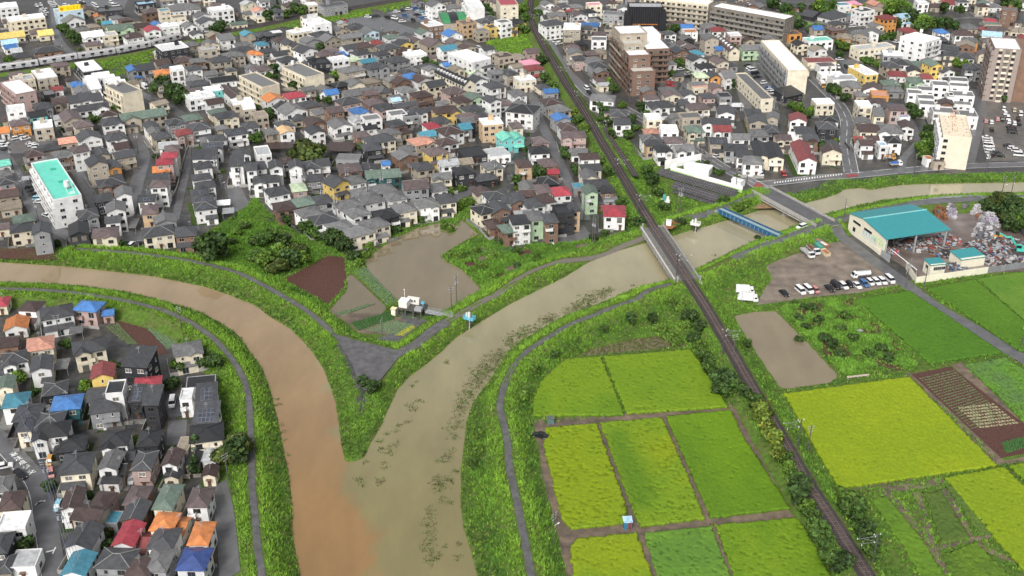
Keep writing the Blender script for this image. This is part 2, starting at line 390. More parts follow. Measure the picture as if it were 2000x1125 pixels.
def ribbon(line, off0, off1, dz, flat=None):
    """strip between two side offsets of a line, following the ground; returns V, F"""
    L = [np.array(p) for p in line]; vs = []; n = len(L)
    k = max(2, int(abs(off1-off0)/1.5)+1)
    for i in range(n):
        t = L[min(i+1, n-1)]-L[max(i-1, 0)]; t = t/(np.linalg.norm(t)+1e-9); nrm = np.array((t[1], -t[0]))
        for q in range(k):
            p = L[i]+nrm*(off0+(off1-off0)*q/(k-1)); z = (tz(p[0], p[1]) if flat is None else flat)+dz
            vs.append((p[0], p[1], z))
    fs = [(i*k+q, i*k+q+1, (i+1)*k+q+1, (i+1)*k+q) for i in range(n-1) for q in range(k-1)]
    fs = [f[::-1] for f in fs]
    return vs, fs
def road(name, px, width, label, m=None, z=0.0, dz=0.10, lines=None, step=2.0, kind='structure', smooth=True, flat=None):
    pts = GL(px, z); ln = smooth_line(pts, step) if smooth else pts
    b = MB(); b.add(*ribbon(ln, -width/2, width/2, dz, flat))
    o = tag(b.build(name, m or M_ROAD), label, kind=kind)
    if lines:
        for off, w, dash in lines:
            b = MB()
            vs, fs = ribbon(ln, off-w/2, off+w/2, dz+0.02, flat)
            if dash: fs = [f for i, f in enumerate(fs) if (i//2) % 3 != 2]
            b.add(vs, fs); b.build('lane_marking', M_LINE, o)
    return o
road('levee_path', PATH_W, 1.6, 'narrow asphalt path along the levee by the left houses', M_PATH, CREST)
road('levee_path', PATH_N, 1.8, 'grey path on the levee left of the asphalt triangle', M_PATH, CREST)
road('levee_path', PATH_NE, 1.7, 'gravelly levee path from the asphalt triangle to the railway bridge', mat('gravel_path', (0.15, 0.135, 0.115), 0.6, 0.3, objvar=False), CREST)
road('levee_path', PATH_NE2, 3.0, 'asphalt levee path past the solar panels to the road bridge', M_ROAD, CREST)
road('levee_path', PATH_E, 1.7, 'curving asphalt path on the levee beside the rice fields', M_PATH, CREST)
b = MB()
tp = np.array(GL(TRI, CREST)); cx, cy = tp.mean(0)
b.add([(x, y, CREST+0.12) for x, y in tp], [tuple(range(len(tp)))[::-1]])
tag(b.build('asphalt_turnaround', M_PATH), 'dark asphalt triangle on the tip between the rivers', kind='structure')
road('levee_path', [(772, 694), (812, 672), (842, 647), (872, 627)], 3.2, 'dark wet paving running up from the asphalt triangle', M_PATH, CREST, dz=0.14)
road('river_road', PATH_E2[1:], 5.0, 'asphalt road on the levee behind the recycling shed', M_ROAD, CREST, lines=[(-2.2, 0.18, False)])
# ------------------------------------------------------------------ streets of the town
S2 = [(-2.5, 0.15, False), (2.5, 0.15, False)]
STREETS = [
 ('street', [(1480, 360), (1540, 354), (1600, 347), (1675, 342), (1775, 332), (1875, 325), (2000, 321), (2080, 318)], 6.0, 'wet two-lane road along the far bank of the right river', [(2.6, .18, False), (-2.4, .18, True)]),
 ('street', [(1590, 155), (1612, 176), (1640, 207), (1654, 238), (1653, 275), (1656, 300), (1663, 338)], 6.5, 'wide wet street running down to the river road', [(0, .15, True), (2.9, .15, False), (-2.9, .15, False)]),
 ('street', [(1215, 210), (1255, 232), (1300, 258), (1350, 288), (1412, 327), (1462, 352), (1500, 374)], 6.5, 'road past the solar panels to the road bridge', [(0, .15, True), (2.8, .15, False), (-2.8, .18, False)]),
 ('street', [(1600, 428), (1622, 446), (1660, 475), (1700, 505), (1760, 548), (1825, 597), (1900, 640), (1975, 687), (2060, 736)], 5.0, 'asphalt lane between the recycling yard and the gravel lot', None),
 ('street', [(1060, 40), (1070, 72), (1083, 106), (1106, 139), (1131, 164), (1156, 187), (1200, 207), (1225, 214)], 6.0, 'wet street beside the railway below the terraced apartments', [(2.7, .15, False)]),
 ('street', [(225, 225), (245, 245), (262, 262), (275, 290), (280, 310), (272, 342), (264, 372), (258, 400), (250, 440)], 5.5, 'wet street winding between grey-roofed houses on the left', None),
 ('street', [(5, 300), (22, 325), (45, 367), (75, 420), (110, 448), (150, 470)], 5.0, 'street beside the block with the turquoise roof', None),
 ('street', [(140, 320), (165, 360), (186, 400), (196, 418)], 4.5, 'lane on the right of the turquoise-roofed block', None),
 ('street', [(366, 290), (366, 325), (358, 360), (350, 395), (342, 430)], 3.0, 'pale wet alley beside the drainage channel', None),
 ('street', [(1010, 262), (1000, 290), (975, 330), (940, 358), (915, 375), (885, 392)], 5.0, 'lane leading down to the flooded field', None),
 ('street', [(1022, 120), (1040, 185), (1050, 225), (1068, 262), (1082, 290), (1095, 325), (1110, 355), (1130, 390), (1142, 430)], 4.5, 'street between the houses left of the railway', None),
 ('street', [(900, 215), (880, 255), (855, 295), (835, 320)], 4.0, 'lane among brown-roofed houses', None),
 ('street', [(-20, 845), (0, 862), (37, 902), (67, 937), (80, 972), (87, 1020), (95, 1070), (104, 1130)], 5.6, 'asphalt street with white lettering at lower left', [(2.3, .12, False)]),
 ('street', [(425, 945), (432, 975), (440, 1020), (446, 1080), (450, 1130)], 4.6, 'alley between the orange-roofed house and the levee', None),
 ('street', [(70, 930), (110, 925), (150, 905)], 4.0, 'side lane off the lettered street', None),
 ('street', [(265, 180), (300, 195), (340, 215), (375, 240)], 5.0, 'street by the dark clump of trees at upper left', None),
 ('street', [(105, 0), (110, 40), (105, 60), (120, 90), (140, 105)], 6.0, 'street past the light blue building', None),
 ('street', [(800, 28), (860, 60), (905, 83), (960, 100), (1030, 122)], 6.0, 'road beside the big parking lot at the top', [(0, .15, True)]),
 ('street', [(1440, 150), (1455, 200), (1470, 240), (1480, 280), (1490, 320)], 4.5, 'street between grey-roofed houses above the solar panels', None),
 ('street', [(1330, 140), (1340, 165), (1325, 190)], 4.5, 'lane by the parked cars of the terraced apartments', None),
 ('street', [(1760, 340), (1765, 310), (1790, 280), (1785, 250), (1765, 220)], 3.2, 'narrow lane under the white townhouses', None),
 ('street', [(1640, 122), (1680, 125), (1720, 128)], 5.0, 'car park lane by the red-trimmed shops', None),
 ('street', [(1905, 175), (1915, 215), (1905, 260), (1890, 318)], 5.5, 'street between the brown tower and the white townhouses', None),
 ('street', [(1700, 45), (1760, 52), (1840, 42), (1900, 35), (2000, 45)], 4.0, 'hillside lane at the upper right', None),
 ('street', [(700, 300), (730, 260), (745, 235), (760, 210)], 3.5, 'lane between brown and white houses', None),
 ('street', [(500, 230), (560, 225), (640, 215), (700, 222)], 3.5, 'cross lane among red-roofed and grey houses', None),
]
for k_, (nm, px, w, lb, ln) in enumerate(STREETS): road(nm, px, w, lb, None, 0.0, dz=0.08+0.0035*k_, lines=ln)
PAVED = [
 ('car_park', [(637, 42), (700, 33), (745, 33), (790, 50), (830, 62), (800, 72), (745, 62), (700, 50)], 'open grey car park by the railway underpass'),
 ('car_park', [(755, 25), (800, 16), (850, 22), (880, 35), (850, 45), (800, 42)], 'car park full of cars at the top'),
 ('car_park', [(0, 260), (100, 255), (105, 285), (70, 300), (0, 300)], 'car park with white cars at the left edge'),
 ('car_park', [(437, 365), (468, 361), (488, 400), (458, 416)], 'fenced asphalt lot above the levee garden'),
 ('car_park', [(1455, 122), (1480, 122), (1510, 180), (1490, 215), (1450, 200)], 'car park beside the long white apartments'),
 ('car_park', [(1282, 182), (1297, 148), (1322, 146), (1325, 165), (1305, 190)], 'car park behind the terraced brown apartments'),
 ('car_park', [(1905, 200), (2060, 190), (2060, 315), (1925, 315), (1922, 250)], 'gravel car park by the tower at right'),
 ('car_park', [(1045, 460), (1140, 440), (1158, 465), (1075, 480)], 'asphalt forecourt below the tall narrow houses'),
 ('car_park', [(328, 822), (366, 820), (362, 872), (325, 870)], 'asphalt yard beside the solar-roofed houses'),
 ('car_park', [(327, 775), (365, 768), (368, 812), (330, 815)], 'concrete yard with a white van'),
 ('car_park', [(235, 452), (275, 448), (280, 480), (230, 485)], 'parking yard above the levee'),
 ('car_park', [(100, 0), (250, 0), (240, 20), (160, 22), (100, 30)], 'car park at the top left'),
 ('car_park', [(1640, 118), (1700, 112), (1690, 140), (1650, 142)], 'parking strip by the red-trimmed shop'),
]
for nm, px, lb in PAVED:
    sheet(nm, GL(px), 0.065, mat('grey_gravel', (.135, .122, .108), .45, .4, nscale=.3, nvar=.25, col2=(.105, .10, .097), objvar=False) if 'gravel' in lb else M_ROAD, lb)
# drainage channel on the left and its concrete walls
ch = smooth_line(GL([(372, 268), (362, 285), (354, 305), (346, 335), (336, 372), (318, 398), (304, 425)]), 2.0)
b = MB(); b.add(*ribbon(ch, -1.5, 1.5, 0.05, 0.0)); o = tag(b.build('drainage_channel', mat('dark_channel', (0.035, 0.04, 0.03), 0.3, 0.4)), 'dark drainage channel between the houses', kind='structure')
for s in (-1, 1):
    b = MB(); vs, fs = ribbon(ch, s*1.6-0.15, s*1.6+0.15, 0.8, 0.0); b.add(vs, fs)
    vs2 = [(x, y, 0.0) for x, y, z in vs]; k = 2
    b.add(vs+vs2, [(i*k, (i+1)*k, (i+1)*k+len(vs), i*k+len(vs)) for i in range(len(ch)-1)]+[(i*k+1, (i+1)*k+1, (i+1)*k+1+len(vs), i*k+1+len(vs)) for i in range(len(ch)-1)])
    b.build('channel_wall', M_KERB, o)

# lettering and arrows painted on the street at lower left
def road_text(txt, px, py, size, rz, z, m=M_LINE, sx=1.0):
    cu = bpy.data.curves.new('lettering', 'FONT'); cu.body = txt; cu.size = size; cu.offset = 0.035; cu.align_x = 'CENTER'; cu.align_y = 'CENTER'
    cu.materials.append(m); o = bpy.data.objects.new('lettering', cu)
    dg = None
    COL.objects.link(o); bpy.context.view_layer.update()
    me = bpy.data.meshes.new_from_object(o.evaluated_get(bpy.context.evaluated_depsgraph_get()))
    COL.objects.unlink(o); bpy.data.objects.remove(o)
    x, y = G(px, py, z)
    q = obj('road_lettering', me, None, (x, y, z), rz, (sx, 1, 1))
    if not me.materials: me.materials.append(m)
    return q
p0 = G(61, 922); p1 = G(27, 887)
ang = math.atan2(p1[1]-p0[1], p1[0]-p0[0])
for ch_, (px, py) in zip('\u4ea4\u5dee\u70b9\u6ce8\u610f', [(61.2, 921.5), (52.3, 912.5), (43.5, 903.6), (35.4, 895.2), (27, 887)]):
    tag(road_text(ch_, px, py, 2.05, ang-math.pi/2, 0.165, sx=0.95), 'white painted character %s on the street' % ch_, kind='structure')
for px, py, pts in [(80, 982, [(-.9, -.1), (.9, .25), (.8, .5), (-.6, .25), (-.8, -.7), (-1.1, -.7)]), (98, 1078, [(-.9, -.3), (.7, .1), (.7, -.5), (1., -.5), (.9, .9), (.6, .9), (.6, .4), (-.9, 0)])]:
    x, y = G(px, py); b = MB(); b.add([(x+u, y+v*1.6, 0.165) for u, v in pts], [tuple(range(len(pts)))])
    tag(b.build('road_marking', M_LINE), 'white corner mark painted on the lettered street', kind='structure')
sheet('road_marking', GL([(1478, 357), (1492, 362), (1484, 371), (1470, 365)]), 0.19, M_REDPAINT, 'red painted patch on the road before the bridge')
sheet('road_marking', GL([(1652, 342), (1674, 340), (1675, 345), (1654, 347)]), 0.19, M_REDPAINT, 'red painted patch where the wide street meets the river road')
# zebra hatching along the edge of the river road
b = MB()
for k in range(26):
    px = 1512+k*5.2; py = 357.5-k*0.66; x, y = G(px, py); b.add([(x-.2, y-.9, .195), (x+.25, y-.9, .195), (x+.75, y+.9, .195), (x+.3, y+.9, .195)], [(0, 1, 2, 3)])
tag(b.build('road_marking', M_LINE), 'white hatched edge marking along the river road', kind='structure')

# ------------------------------------------------------------------ fields
M_RICE = mat('rice_plants', (1, 1, 1), 0.75, 0.2, nscale=2.2, nvar=0.16, attr='Col', objvar=False)
def resample(pl, n):
    pl = np.array(pl, float); d = np.r_[0, np.cumsum(np.hypot(*np.diff(pl, axis=0).T))]
    t = np.linspace(0, d[-1], n); return np.stack([np.interp(t, d, pl[:, 0]), np.interp(t, d, pl[:, 1])], 1)
EXCL = []          # ground that carries no wild grass
def paddy(left, right, col, col2, label, h=0.75, step=0.45, rough=0.085, holes=0.02, seed=0, patch=14.0, name='rice_field', dark=None):
    Lp = GL(left, h); Rp = GL(right, h)
    lenv = max(np.hypot(*np.diff(np.array(Lp), axis=0).T).sum(), np.hypot(*np.diff(np.array(Rp), axis=0).T).sum())
    lenu = max(np.hypot(Lp[0][0]-Rp[0][0], Lp[0][1]-Rp[0][1]), np.hypot(Lp[-1][0]-Rp[-1][0], Lp[-1][1]-Rp[-1][1]))
    nv, nu = max(4, int(lenv/step)), max(4, int(lenu/step))
    A = resample(Lp, nv); B = resample(Rp, nv); t = np.linspace(0, 1, nu)[None, :, None]
    Q = A[:, None, :]*(1-t)+B[:, None, :]*t
    jit = NR.normal(0, 0.10, Q.shape); jit[[0, -1]] *= 1.8; jit[:, [0, -1]] *= 1.8; Q = Q+jit
    x, y = Q[..., 0].ravel(), Q[..., 1].ravel()
    r = NR.random(x.shape)
    z = h+(r-0.5)*2*rough+(vnoise(x, y, 3.0, seed)-0.5)*0.06
    n1 = vnoise(x, y, patch, seed+1); n2 = vnoise(x, y, patch*0.3, seed+2)
    k = np.clip((n1*0.7+n2*0.3-0.32)*2.6, 0, 1)[:, None]
    c = (np.array(col)*(1-k)+np.array(col2)*k)*np.array((0.71, 0.80, 0.95))
    c = c*(0.92+0.16*NR.random((len(x), 1)))
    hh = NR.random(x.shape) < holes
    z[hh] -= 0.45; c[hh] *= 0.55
    if dark is not None:
        for (px, py, rad) in dark:
            gx_, gy_ = G(px, py, h); w = np.exp(-((x-gx_)**2+(y-gy_)**2)/(rad*rad))[:, None]; c = c*(1-w*0.9)+np.array((0.085, 0.17, 0.012))*w*0.9; z -= 0.12*w[:, 0]
    V = np.stack([x, y, z], 1)
    ii, jj = np.meshgrid(np.arange(nu-1), np.arange(nv-1)); a = (jj*nu+ii).ravel()
    F = np.stack([a, a+nu, a+nu+1, a+1], 1)
    # stalks around the edge, down to the ground
    ring = np.r_[np.arange(nu), np.arange(1, nv)*nu+nu-1, (nv-1)*nu+np.arange(nu-2, -1, -1), np.arange(nv-2, 0, -1)*nu]
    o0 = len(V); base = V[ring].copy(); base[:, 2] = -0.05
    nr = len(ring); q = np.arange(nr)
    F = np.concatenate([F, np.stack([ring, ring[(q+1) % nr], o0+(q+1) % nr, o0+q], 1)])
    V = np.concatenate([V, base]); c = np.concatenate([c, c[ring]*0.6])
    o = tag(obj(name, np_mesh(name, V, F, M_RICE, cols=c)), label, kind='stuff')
    EXCL.append(GL([*left, *right[::-1]]))
    return o
YEL = (0.30, 0.34, 0.012); YG = (0.20, 0.29, 0.014)

paddy([(1107, 700), (1080, 722), (1055, 747), (1043, 780), (1041, 811)], [(1172, 696), (1196, 752), (1219, 808)], YG, (0.15, 0.25, 0.013), 'yellow-green rice field with a rounded corner inside the levee bend', holes=0.03, seed=1)
paddy([(1180, 695), (1202, 750), (1225, 806)], [(1350, 682), (1372, 715), (1397, 755), (1422, 793)], YG, (0.16, 0.26, 0.013), 'yellow-green rice field beside the bushy railway bank', holes=0.02, seed=4)
paddy([(1066, 834), (1063, 870), (1080, 940), (1099, 1015), (1118, 1030)], [(1165, 826), (1195, 910), (1222, 985), (1222, 1020)], (0.25, 0.31, 0.010), YG, 'speckled yellow rice field beside the muddy lane with a black car', holes=0.07, seed=7)
paddy([(1173, 824), (1205, 910), (1240, 1005), (1252, 1026)], [(1293, 814), (1335, 910), (1376, 1010)], (0.26, 0.31, 0.010), YG, 'yellow rice field with a dark flattened streak', holes=0.07, seed=9, dark=[(1207, 850, 3), (1214, 870, 3.5), (1222, 892, 4), (1232, 915, 4.5), (1240, 935, 4.5), (1246, 955, 4), (1252, 975, 3.5)])
paddy([(1302, 812), (1345, 910), (1389, 1009)], [(1428, 800), (1450, 850), (1490, 910), (1542, 991)], (0.165, 0.27, 0.011), (0.125, 0.22, 0.011), 'greener rice field against the hedge under the railway', holes=0.01, seed=12)
paddy([(1127, 1051), (1115, 1067), (1122, 1140)], [(1243, 1040), (1265, 1100), (1280, 1140)], (0.27, 0.32, 0.011), YG, 'flattened yellow rice field at the bottom edge beside the lane', holes=0.03, seed=14)
paddy([(1258, 1040), (1288, 1140)], [(1389, 1027), (1432, 1140)], (0.16, 0.28, 0.03), (0.13, 0.24, 0.03), 'patchy green rice field at the bottom edge', h=0.5, holes=0.05, seed=16, patch=7)
paddy([(1398, 1024), (1440, 1140)], [(1556, 1010), (1590, 1060), (1630, 1140)], YG, (0.15, 0.25, 0.012), 'green rice field at the bottom edge beside the railway', holes=0.05, seed=18)
paddy([(1533, 768), (1585, 860), (1640, 952)], [(1776, 735), (1862, 822), (1946, 907)], (0.31, 0.36, 0.012), (0.27, 0.335, 0.012), 'large bright yellow rice field right of the railway', holes=0.006, seed=20, rough=0.1)
paddy([(1847, 932), (1920, 1020), (2010, 1125)], [(1960, 911), (2040, 985), (2120, 1060)], (0.29, 0.345, 0.012), (0.25, 0.32, 0.013), 'bright yellow rice field at the lower right edge', holes=0.008, seed=22)
paddy([(1971, 908), (2040, 975)], [(2060, 895), (2120, 950)], YEL, YG, 'corner of a yellow rice field at the right edge', seed=24)
paddy([(1673, 583), (1745, 645), (1817, 708)], [(1776, 567), (1865, 625), (1957, 687)], (0.10, 0.21, 0.016), (0.085, 0.185, 0.016), 'deep green rice field below the row of parked cars', holes=0.012, seed=26, rough=0.1)
paddy([(1812, 562), (1900, 622), (1992, 683)], [(1905, 545), (1990, 618), (2070, 690)], (0.115, 0.22, 0.018), (0.10, 0.20, 0.016), 'deep green rice field right of the asphalt lane', holes=0.01, seed=28, rough=0.1)
paddy([(1913, 543), (1955, 585), (2000, 622)], [(2060, 520), (2090, 560), (2120, 600)], (0.13, 0.24, 0.025), (0.16, 0.26, 0.03), 'lighter green field below the recycling yard wall', h=0.5, holes=0.01, seed=30, patch=6)
paddy([(1885, 712), (1950, 770), (2010, 835)], [(1962, 697), (2030, 740), (2080, 780)], (0.14, 0.27, 0.03), (0.13, 0.22, 0.05), 'ragged half-flooded green field right of the ploughed plot', h=0.35, holes=0.10, seed=32, patch=5, rough=0.18)
paddy([(1805, 962), (1822, 1010), (1840, 1062)], [(1838, 957), (1868, 1005), (1895, 1050)], (0.13, 0.17, 0.03), (0.10, 0.15, 0.025), 'olive weedy bed among the muddy tracks', h=0.4, seed=34, patch=6, rough=.2)
paddy([(1850, 950), (1885, 1000), (1912, 1045)], [(1872, 942), (1925, 998), (1970, 1040)], (0.11, 0.17, 0.03), (0.13, 0.18, 0.03), 'weedy olive strip beside the lower right rice field', h=0.4, seed=36, patch=6, rough=.2)
paddy([(1700, 975), (1760, 1060), (1810, 1140)], [(1732, 968), (1800, 1050), (1855, 1140)], (0.15, 0.25, 0.02), (0.13, 0.22, 0.02), 'bright grassy slope beside the muddy tracks', h=0.45, seed=38, patch=6, rough=.2)
paddy([(1840, 1085), (1870, 1140)], [(1905, 1058), (1990, 1140)], (0.14, 0.22, 0.02), (0.10, 0.16, 0.02), 'weedy bed at the bottom right among mud tracks', h=0.4, seed=40, patch=6, rough=.2)
# mud under the fields on the right and between the paddies
sheet('field_mud', GL([(1022, 822), (1450, 786), (1565, 985), (1640, 1140), (1100, 1140), (1075, 1000), (1048, 900)]), 0.04, M_DIRT, 'wet brown mud between the rice fields')
EXCL.append(GL([(1035, 830), (1440, 790), (1555, 985), (1625, 1140), (1110, 1140), (1075, 1000), (1050, 900)]))
for k_, tr in enumerate([[(1722, 957), (1760, 992), (1788, 1038), (1815, 1072), (1850, 1125)], [(1790, 962), (1803, 1000), (1813, 1040), (1820, 1068)], [(1842, 955), (1870, 1000), (1893, 1046)], [(1815, 1074), (1870, 1060), (1955, 1042)], [(1905, 1064), (1950, 1084), (2010, 1108)], [(1725, 956), (1790, 950), (1845, 938)]]):
    road('muddy_track', tr, 2.6 if k_ in (0, 5) else 1.7, ['long', 'left inner', 'right inner', 'crossing', 'lower', 'upper'][k_]+' muddy wheel track in the weedy field at lower right', M_DIRT, 0.0, dz=0.06+0.004*k_)
sheet('field_path', GL([(1764, 731), (1780, 728), (1962, 900), (2060, 880), (2060, 893), (1955, 908), (1640, 962), (1636, 953), (1945, 906)]), 0.03, M_DIRT, 'muddy path around the big yellow field')
sheet('field_path', GL([(1857, 712), (1880, 708), (2010, 838), (2000, 842)]), 0.03, M_DIRT, 'wet track right of the ploughed plot')
sheet('ploughed_plot', GL([(1780, 731), (1857, 716), (2010, 836), (2010, 884), (1955, 895)]), 0.06, M_PLOUGH, 'reddish brown ploughed plot')
EXCL.append(GL([(1770, 728), (1870, 708), (2010, 830), (2010, 900), (1955, 903)]))
M_SPROUT = mat('seedlings', (0.10, 0.13, 0.06), 0.8, 0.2, nscale=6)
M_PALE = mat('pale_seedlings', (0.27, 0.25, 0.15), 0.8, 0.2, nscale=6)
def rows(name, a0, a1, b0, b1, n, w, h, m, label, z=0.05, kind='stuff', bushy=0.0):
    """n crop rows between two lines a (start points) and b (end points)"""
    A0, A1, B0, B1 = [np.array(G(*p)) for p in (a0, a1, b0, b1)]
    b = MB()
    for i in range(n):
        t = (i+0.5)/n; p = A0*(1-t)+A1*t; q = B0*(1-t)+B1*t; L = np.linalg.norm(q-p); k = max(3, int(L/0.8)); d = (q-p)/L; nn = np.array((d[1], -d[0]))
        for s in range(k):
            c0 = p+(q-p)*(s+R.random()*0.3)/k; c1 = p+(q-p)*(s+0.75+R.random()*0.4)/k
            ww = w*(0.7+0.6*R.random()); hh = h*(0.6+0.7*R.random())
            v = [c0-nn*ww/2, c1-nn*ww/2, c1+nn*ww/2, c0+nn*ww/2]; mid = (c0+c1)/2+nn*(R.random()-.5)*ww*.5
            b.add([(x, y, z) for x, y in v]+[(mid[0], mid[1], z+hh)], [(0, 1, 4), (1, 2, 4), (2, 3, 4), (3, 0, 4)])
    return tag(b.build(name, m), label, kind=kind)
rows('seedling_rows', (1793, 738), (1900, 840), (1862, 722), (1965, 815), 22, 0.5, 0.25, M_SPROUT, 'dull green seedling rows in the ploughed plot')
rows('seedling_rows', (1868, 795), (1915, 838), (1938, 787), (1990, 828), 8, 0.8, 0.3, M_PALE, 'pale seedling rows in the ploughed plot')
M_DARKLEAF = mat('dark_leaf', (0.045, 0.11, 0.03), 0.5, 0.4, nscale=5, nvar=0.4)
rows('leafy_rows', (1958, 866), (1962, 884), (2010, 852), (2010, 872), 5, 1.3, 0.9, M_DARKLEAF, 'big-leafed dark green crop at the edge of the ploughed plot')
# plots around the sluice
sheet('ploughed_plot', GL([(556, 545), (600, 522), (640, 500), (672, 503), (676, 540), (672, 562), (640, 596), (600, 572)]), 0.07, M_PLOUGH, 'dark wet ploughed plot inside the left levee')
EXCL.append(GL([(556, 545), (600, 522), (640, 500), (672, 503), (676, 540), (672, 562), (640, 596), (600, 572)]))
sheet('vegetable_bed', GL([(640, 612), (745, 612), (790, 622), (830, 640), (770, 655), (700, 650), (672, 640)]), 0.03, M_DIRT, 'brown soil of the allotment by the sluice')
EXCL.append(GL([(640, 612), (745, 612), (790, 622), (860, 630), (780, 672), (700, 655), (672, 640)]))
sheet('sluice_yard', GL([(770, 608), (850, 612), (872, 628), (820, 660), (760, 672), (735, 662), (800, 640)]), 0.07, M_PATH, 'dark wet asphalt in front of the sluice house')
rows('vegetable_rows', (655, 612), (662, 618), (715, 596), (735, 592), 3, 0.9, 0.4, mat('grey_leaf', (0.10, 0.15, 0.08), 0.7, 0.2, nscale=4, nvar=.4), 'grey-green vegetable rows at the flooded edge')
rows('vegetable_rows', (685, 632), (700, 646), (762, 610), (772, 622), 6, 1.2, 0.9, M_DARKLEAF, 'tall dark leafy rows with white flowers by the sluice')
rows('vegetable_rows', (712, 645), (775, 655), (768, 626), (808, 634), 8, 1.0, 0.4, mat('grey_leaf', (0, 0, 0)), 'bluish green cabbage rows by the sluice')
rows('vegetable_rows', (770, 656), (786, 656), (802, 636), (812, 638), 3, 1.0, 0.35, mat('yellow_leaf', (0.25, 0.26, 0.03), 0.7, 0.2, nscale=4, nvar=.3), 'yellowing crop rows by the sluice yard')
# dike strip between the pond and the flooded plot
sheet('dike', GL([(684, 532), (712, 518), (720, 540), (778, 590), (760, 600), (740, 585)]), 0.12, M_SOIL, 'low grassy dike across the flood')
rows('low_weeds', (690, 530), (756, 597), (714, 522), (776, 588), 26, 1.4, 0.35, mat('grey_leaf', (0, 0, 0)), 'grey-green low plants on the dike', z=0.1)
# crops in the small plot by the left levee
sheet('ploughed_plot', GL([(225, 625), (245, 618), (272, 626), (330, 690), (300, 695), (262, 672)]), 0.06, M_PLOUGH, 'dark brown vegetable plot beside the left houses')
EXCL.append(GL([(190, 628), (245, 612), (300, 622), (360, 655), (330, 690), (300, 695), (262, 672)]))
rows('vegetable_rows', (275, 628), (352, 655), (328, 683), (348, 665), 7, 0.8, 0.4, mat('grey_leaf', (0, 0, 0)), 'striped grey-green crop rows in the left plot')
rows('vegetable_rows', (200, 634), (225, 624), (250, 672), (268, 672), 4, 0.9, 0.4, M_SPROUT, 'green crop rows at the left of the plot')
sheet('ploughed_plot', GL([(-40, 487), (60, 488), (165, 494), (160, 508), (70, 510), (-40, 506)]), WL+0.9, M_PLOUGH, 'dark bare field on the far bank at the left edge')
# flooded weed-garden right of the rail
sheet('garden_soil', GL([(1524, 602), (1640, 582), (1668, 584), (1790, 712), (1770, 722), (1652, 736)]), 0.03, M_PLOUGH, 'dark soil of the overgrown garden')
# gravel lot and scrap yard
sheet('gravel_lot', GL([(1497, 520), (1530, 498), (1560, 486), (1600, 478), (1640, 472), (1700, 512), (1756, 556), (1680, 572), (1590, 580), (1510, 592), (1478, 596), (1490, 570), (1508, 545)]), 0.06, M_GRAVEL, 'brown gravel parking lot with trucks and cars')
EXCL.append(GL([(1497, 520), (1530, 498), (1560, 486), (1600, 478), (1640, 472), (1700, 512), (1756, 556), (1680, 572), (1590, 580), (1510, 592), (1478, 596), (1490, 570), (1508, 545)]))
M_YARD = mat('yard_concrete', (0.20, 0.165, 0.15), 0.28, 0.45, nscale=0.25, nvar=0.3, col2=(0.13, 0.10, 0.085), objvar=False)
YARD_PX = [(1700, 440), (1810, 402), (1905, 398), (2010, 470), (2010, 530), (1850, 536), (1802, 545), (1730, 500)]
sheet('scrap_yard_floor', GL(YARD_PX), 0.08, M_YARD, 'wet concrete floor of the recycling yard')
EXCL.append(GL([(1640, 445), (1680, 425), (1810, 398), (1905, 395), (2020, 470), (2020, 530), (1850, 540), (1802, 552), (1730, 500)]))
EXCL.append(GL([(1280, 330), (1345, 300), (1460, 352), (1450, 385), (1410, 398), (1350, 385), (1300, 352)]))
# allotment beds right of the flood
for k_, q_ in enumerate([[(1008, 492), (1036, 487), (1040, 496), (1012, 502)], [(1122, 480), (1150, 475), (1152, 482), (1126, 488)], [(1040, 512), (1066, 505), (1070, 513), (1044, 521)], [(985, 524), (1006, 516), (1012, 526), (990, 534)], [(955, 545), (985, 532), (990, 540), (962, 554)], [(930, 505), (950, 497), (956, 506), (936, 514)], [(905, 515), (925, 510), (932, 520), (912, 526)]]):
    sheet('vegetable_bed', GL(q_), 0.1+.003*k_, [M_PLOUGH, M_DIRT][k_ % 2], ['first', 'second', 'third', 'fourth', 'fifth', 'sixth', 'seventh'][k_]+' small brown bed of the allotments beside the flood')
    EXCL.append(GL(q_))
rows('vegetable_rows', (950, 478), (985, 500), (985, 470), (1012, 486), 7, 0.9, 0.6, M_DARKLEAF, 'leafy allotment rows below the brown round-topped house')
rows('vegetable_rows', (905, 492), (935, 500), (935, 482), (960, 492), 5, 1.0, 0.7, M_SPROUT, 'green allotment rows reaching into the flood')
# embankment wall of concrete under the road bridge
sheet('bare_bank', GL([(1470, 409), (1500, 383), (1535, 388), (1560, 398), (1510, 408)], 0.6), 0.9, mat('tan_concrete', (0.25, 0.17, 0.09), 0.7, 0.2, nscale=.8, nvar=.3), 'tan concrete bank under the road bridge')
sheet('bare_bank', GL([(1290, 448), (1302, 434), (1330, 428), (1345, 424), (1332, 434), (1312, 448)], CREST), CREST+0.14, mat('orange_dirt', (0.23, 0.10, 0.045), 0.7, 0.2, nscale=.8, nvar=.3), 'orange bare earth beside the railway bridge')
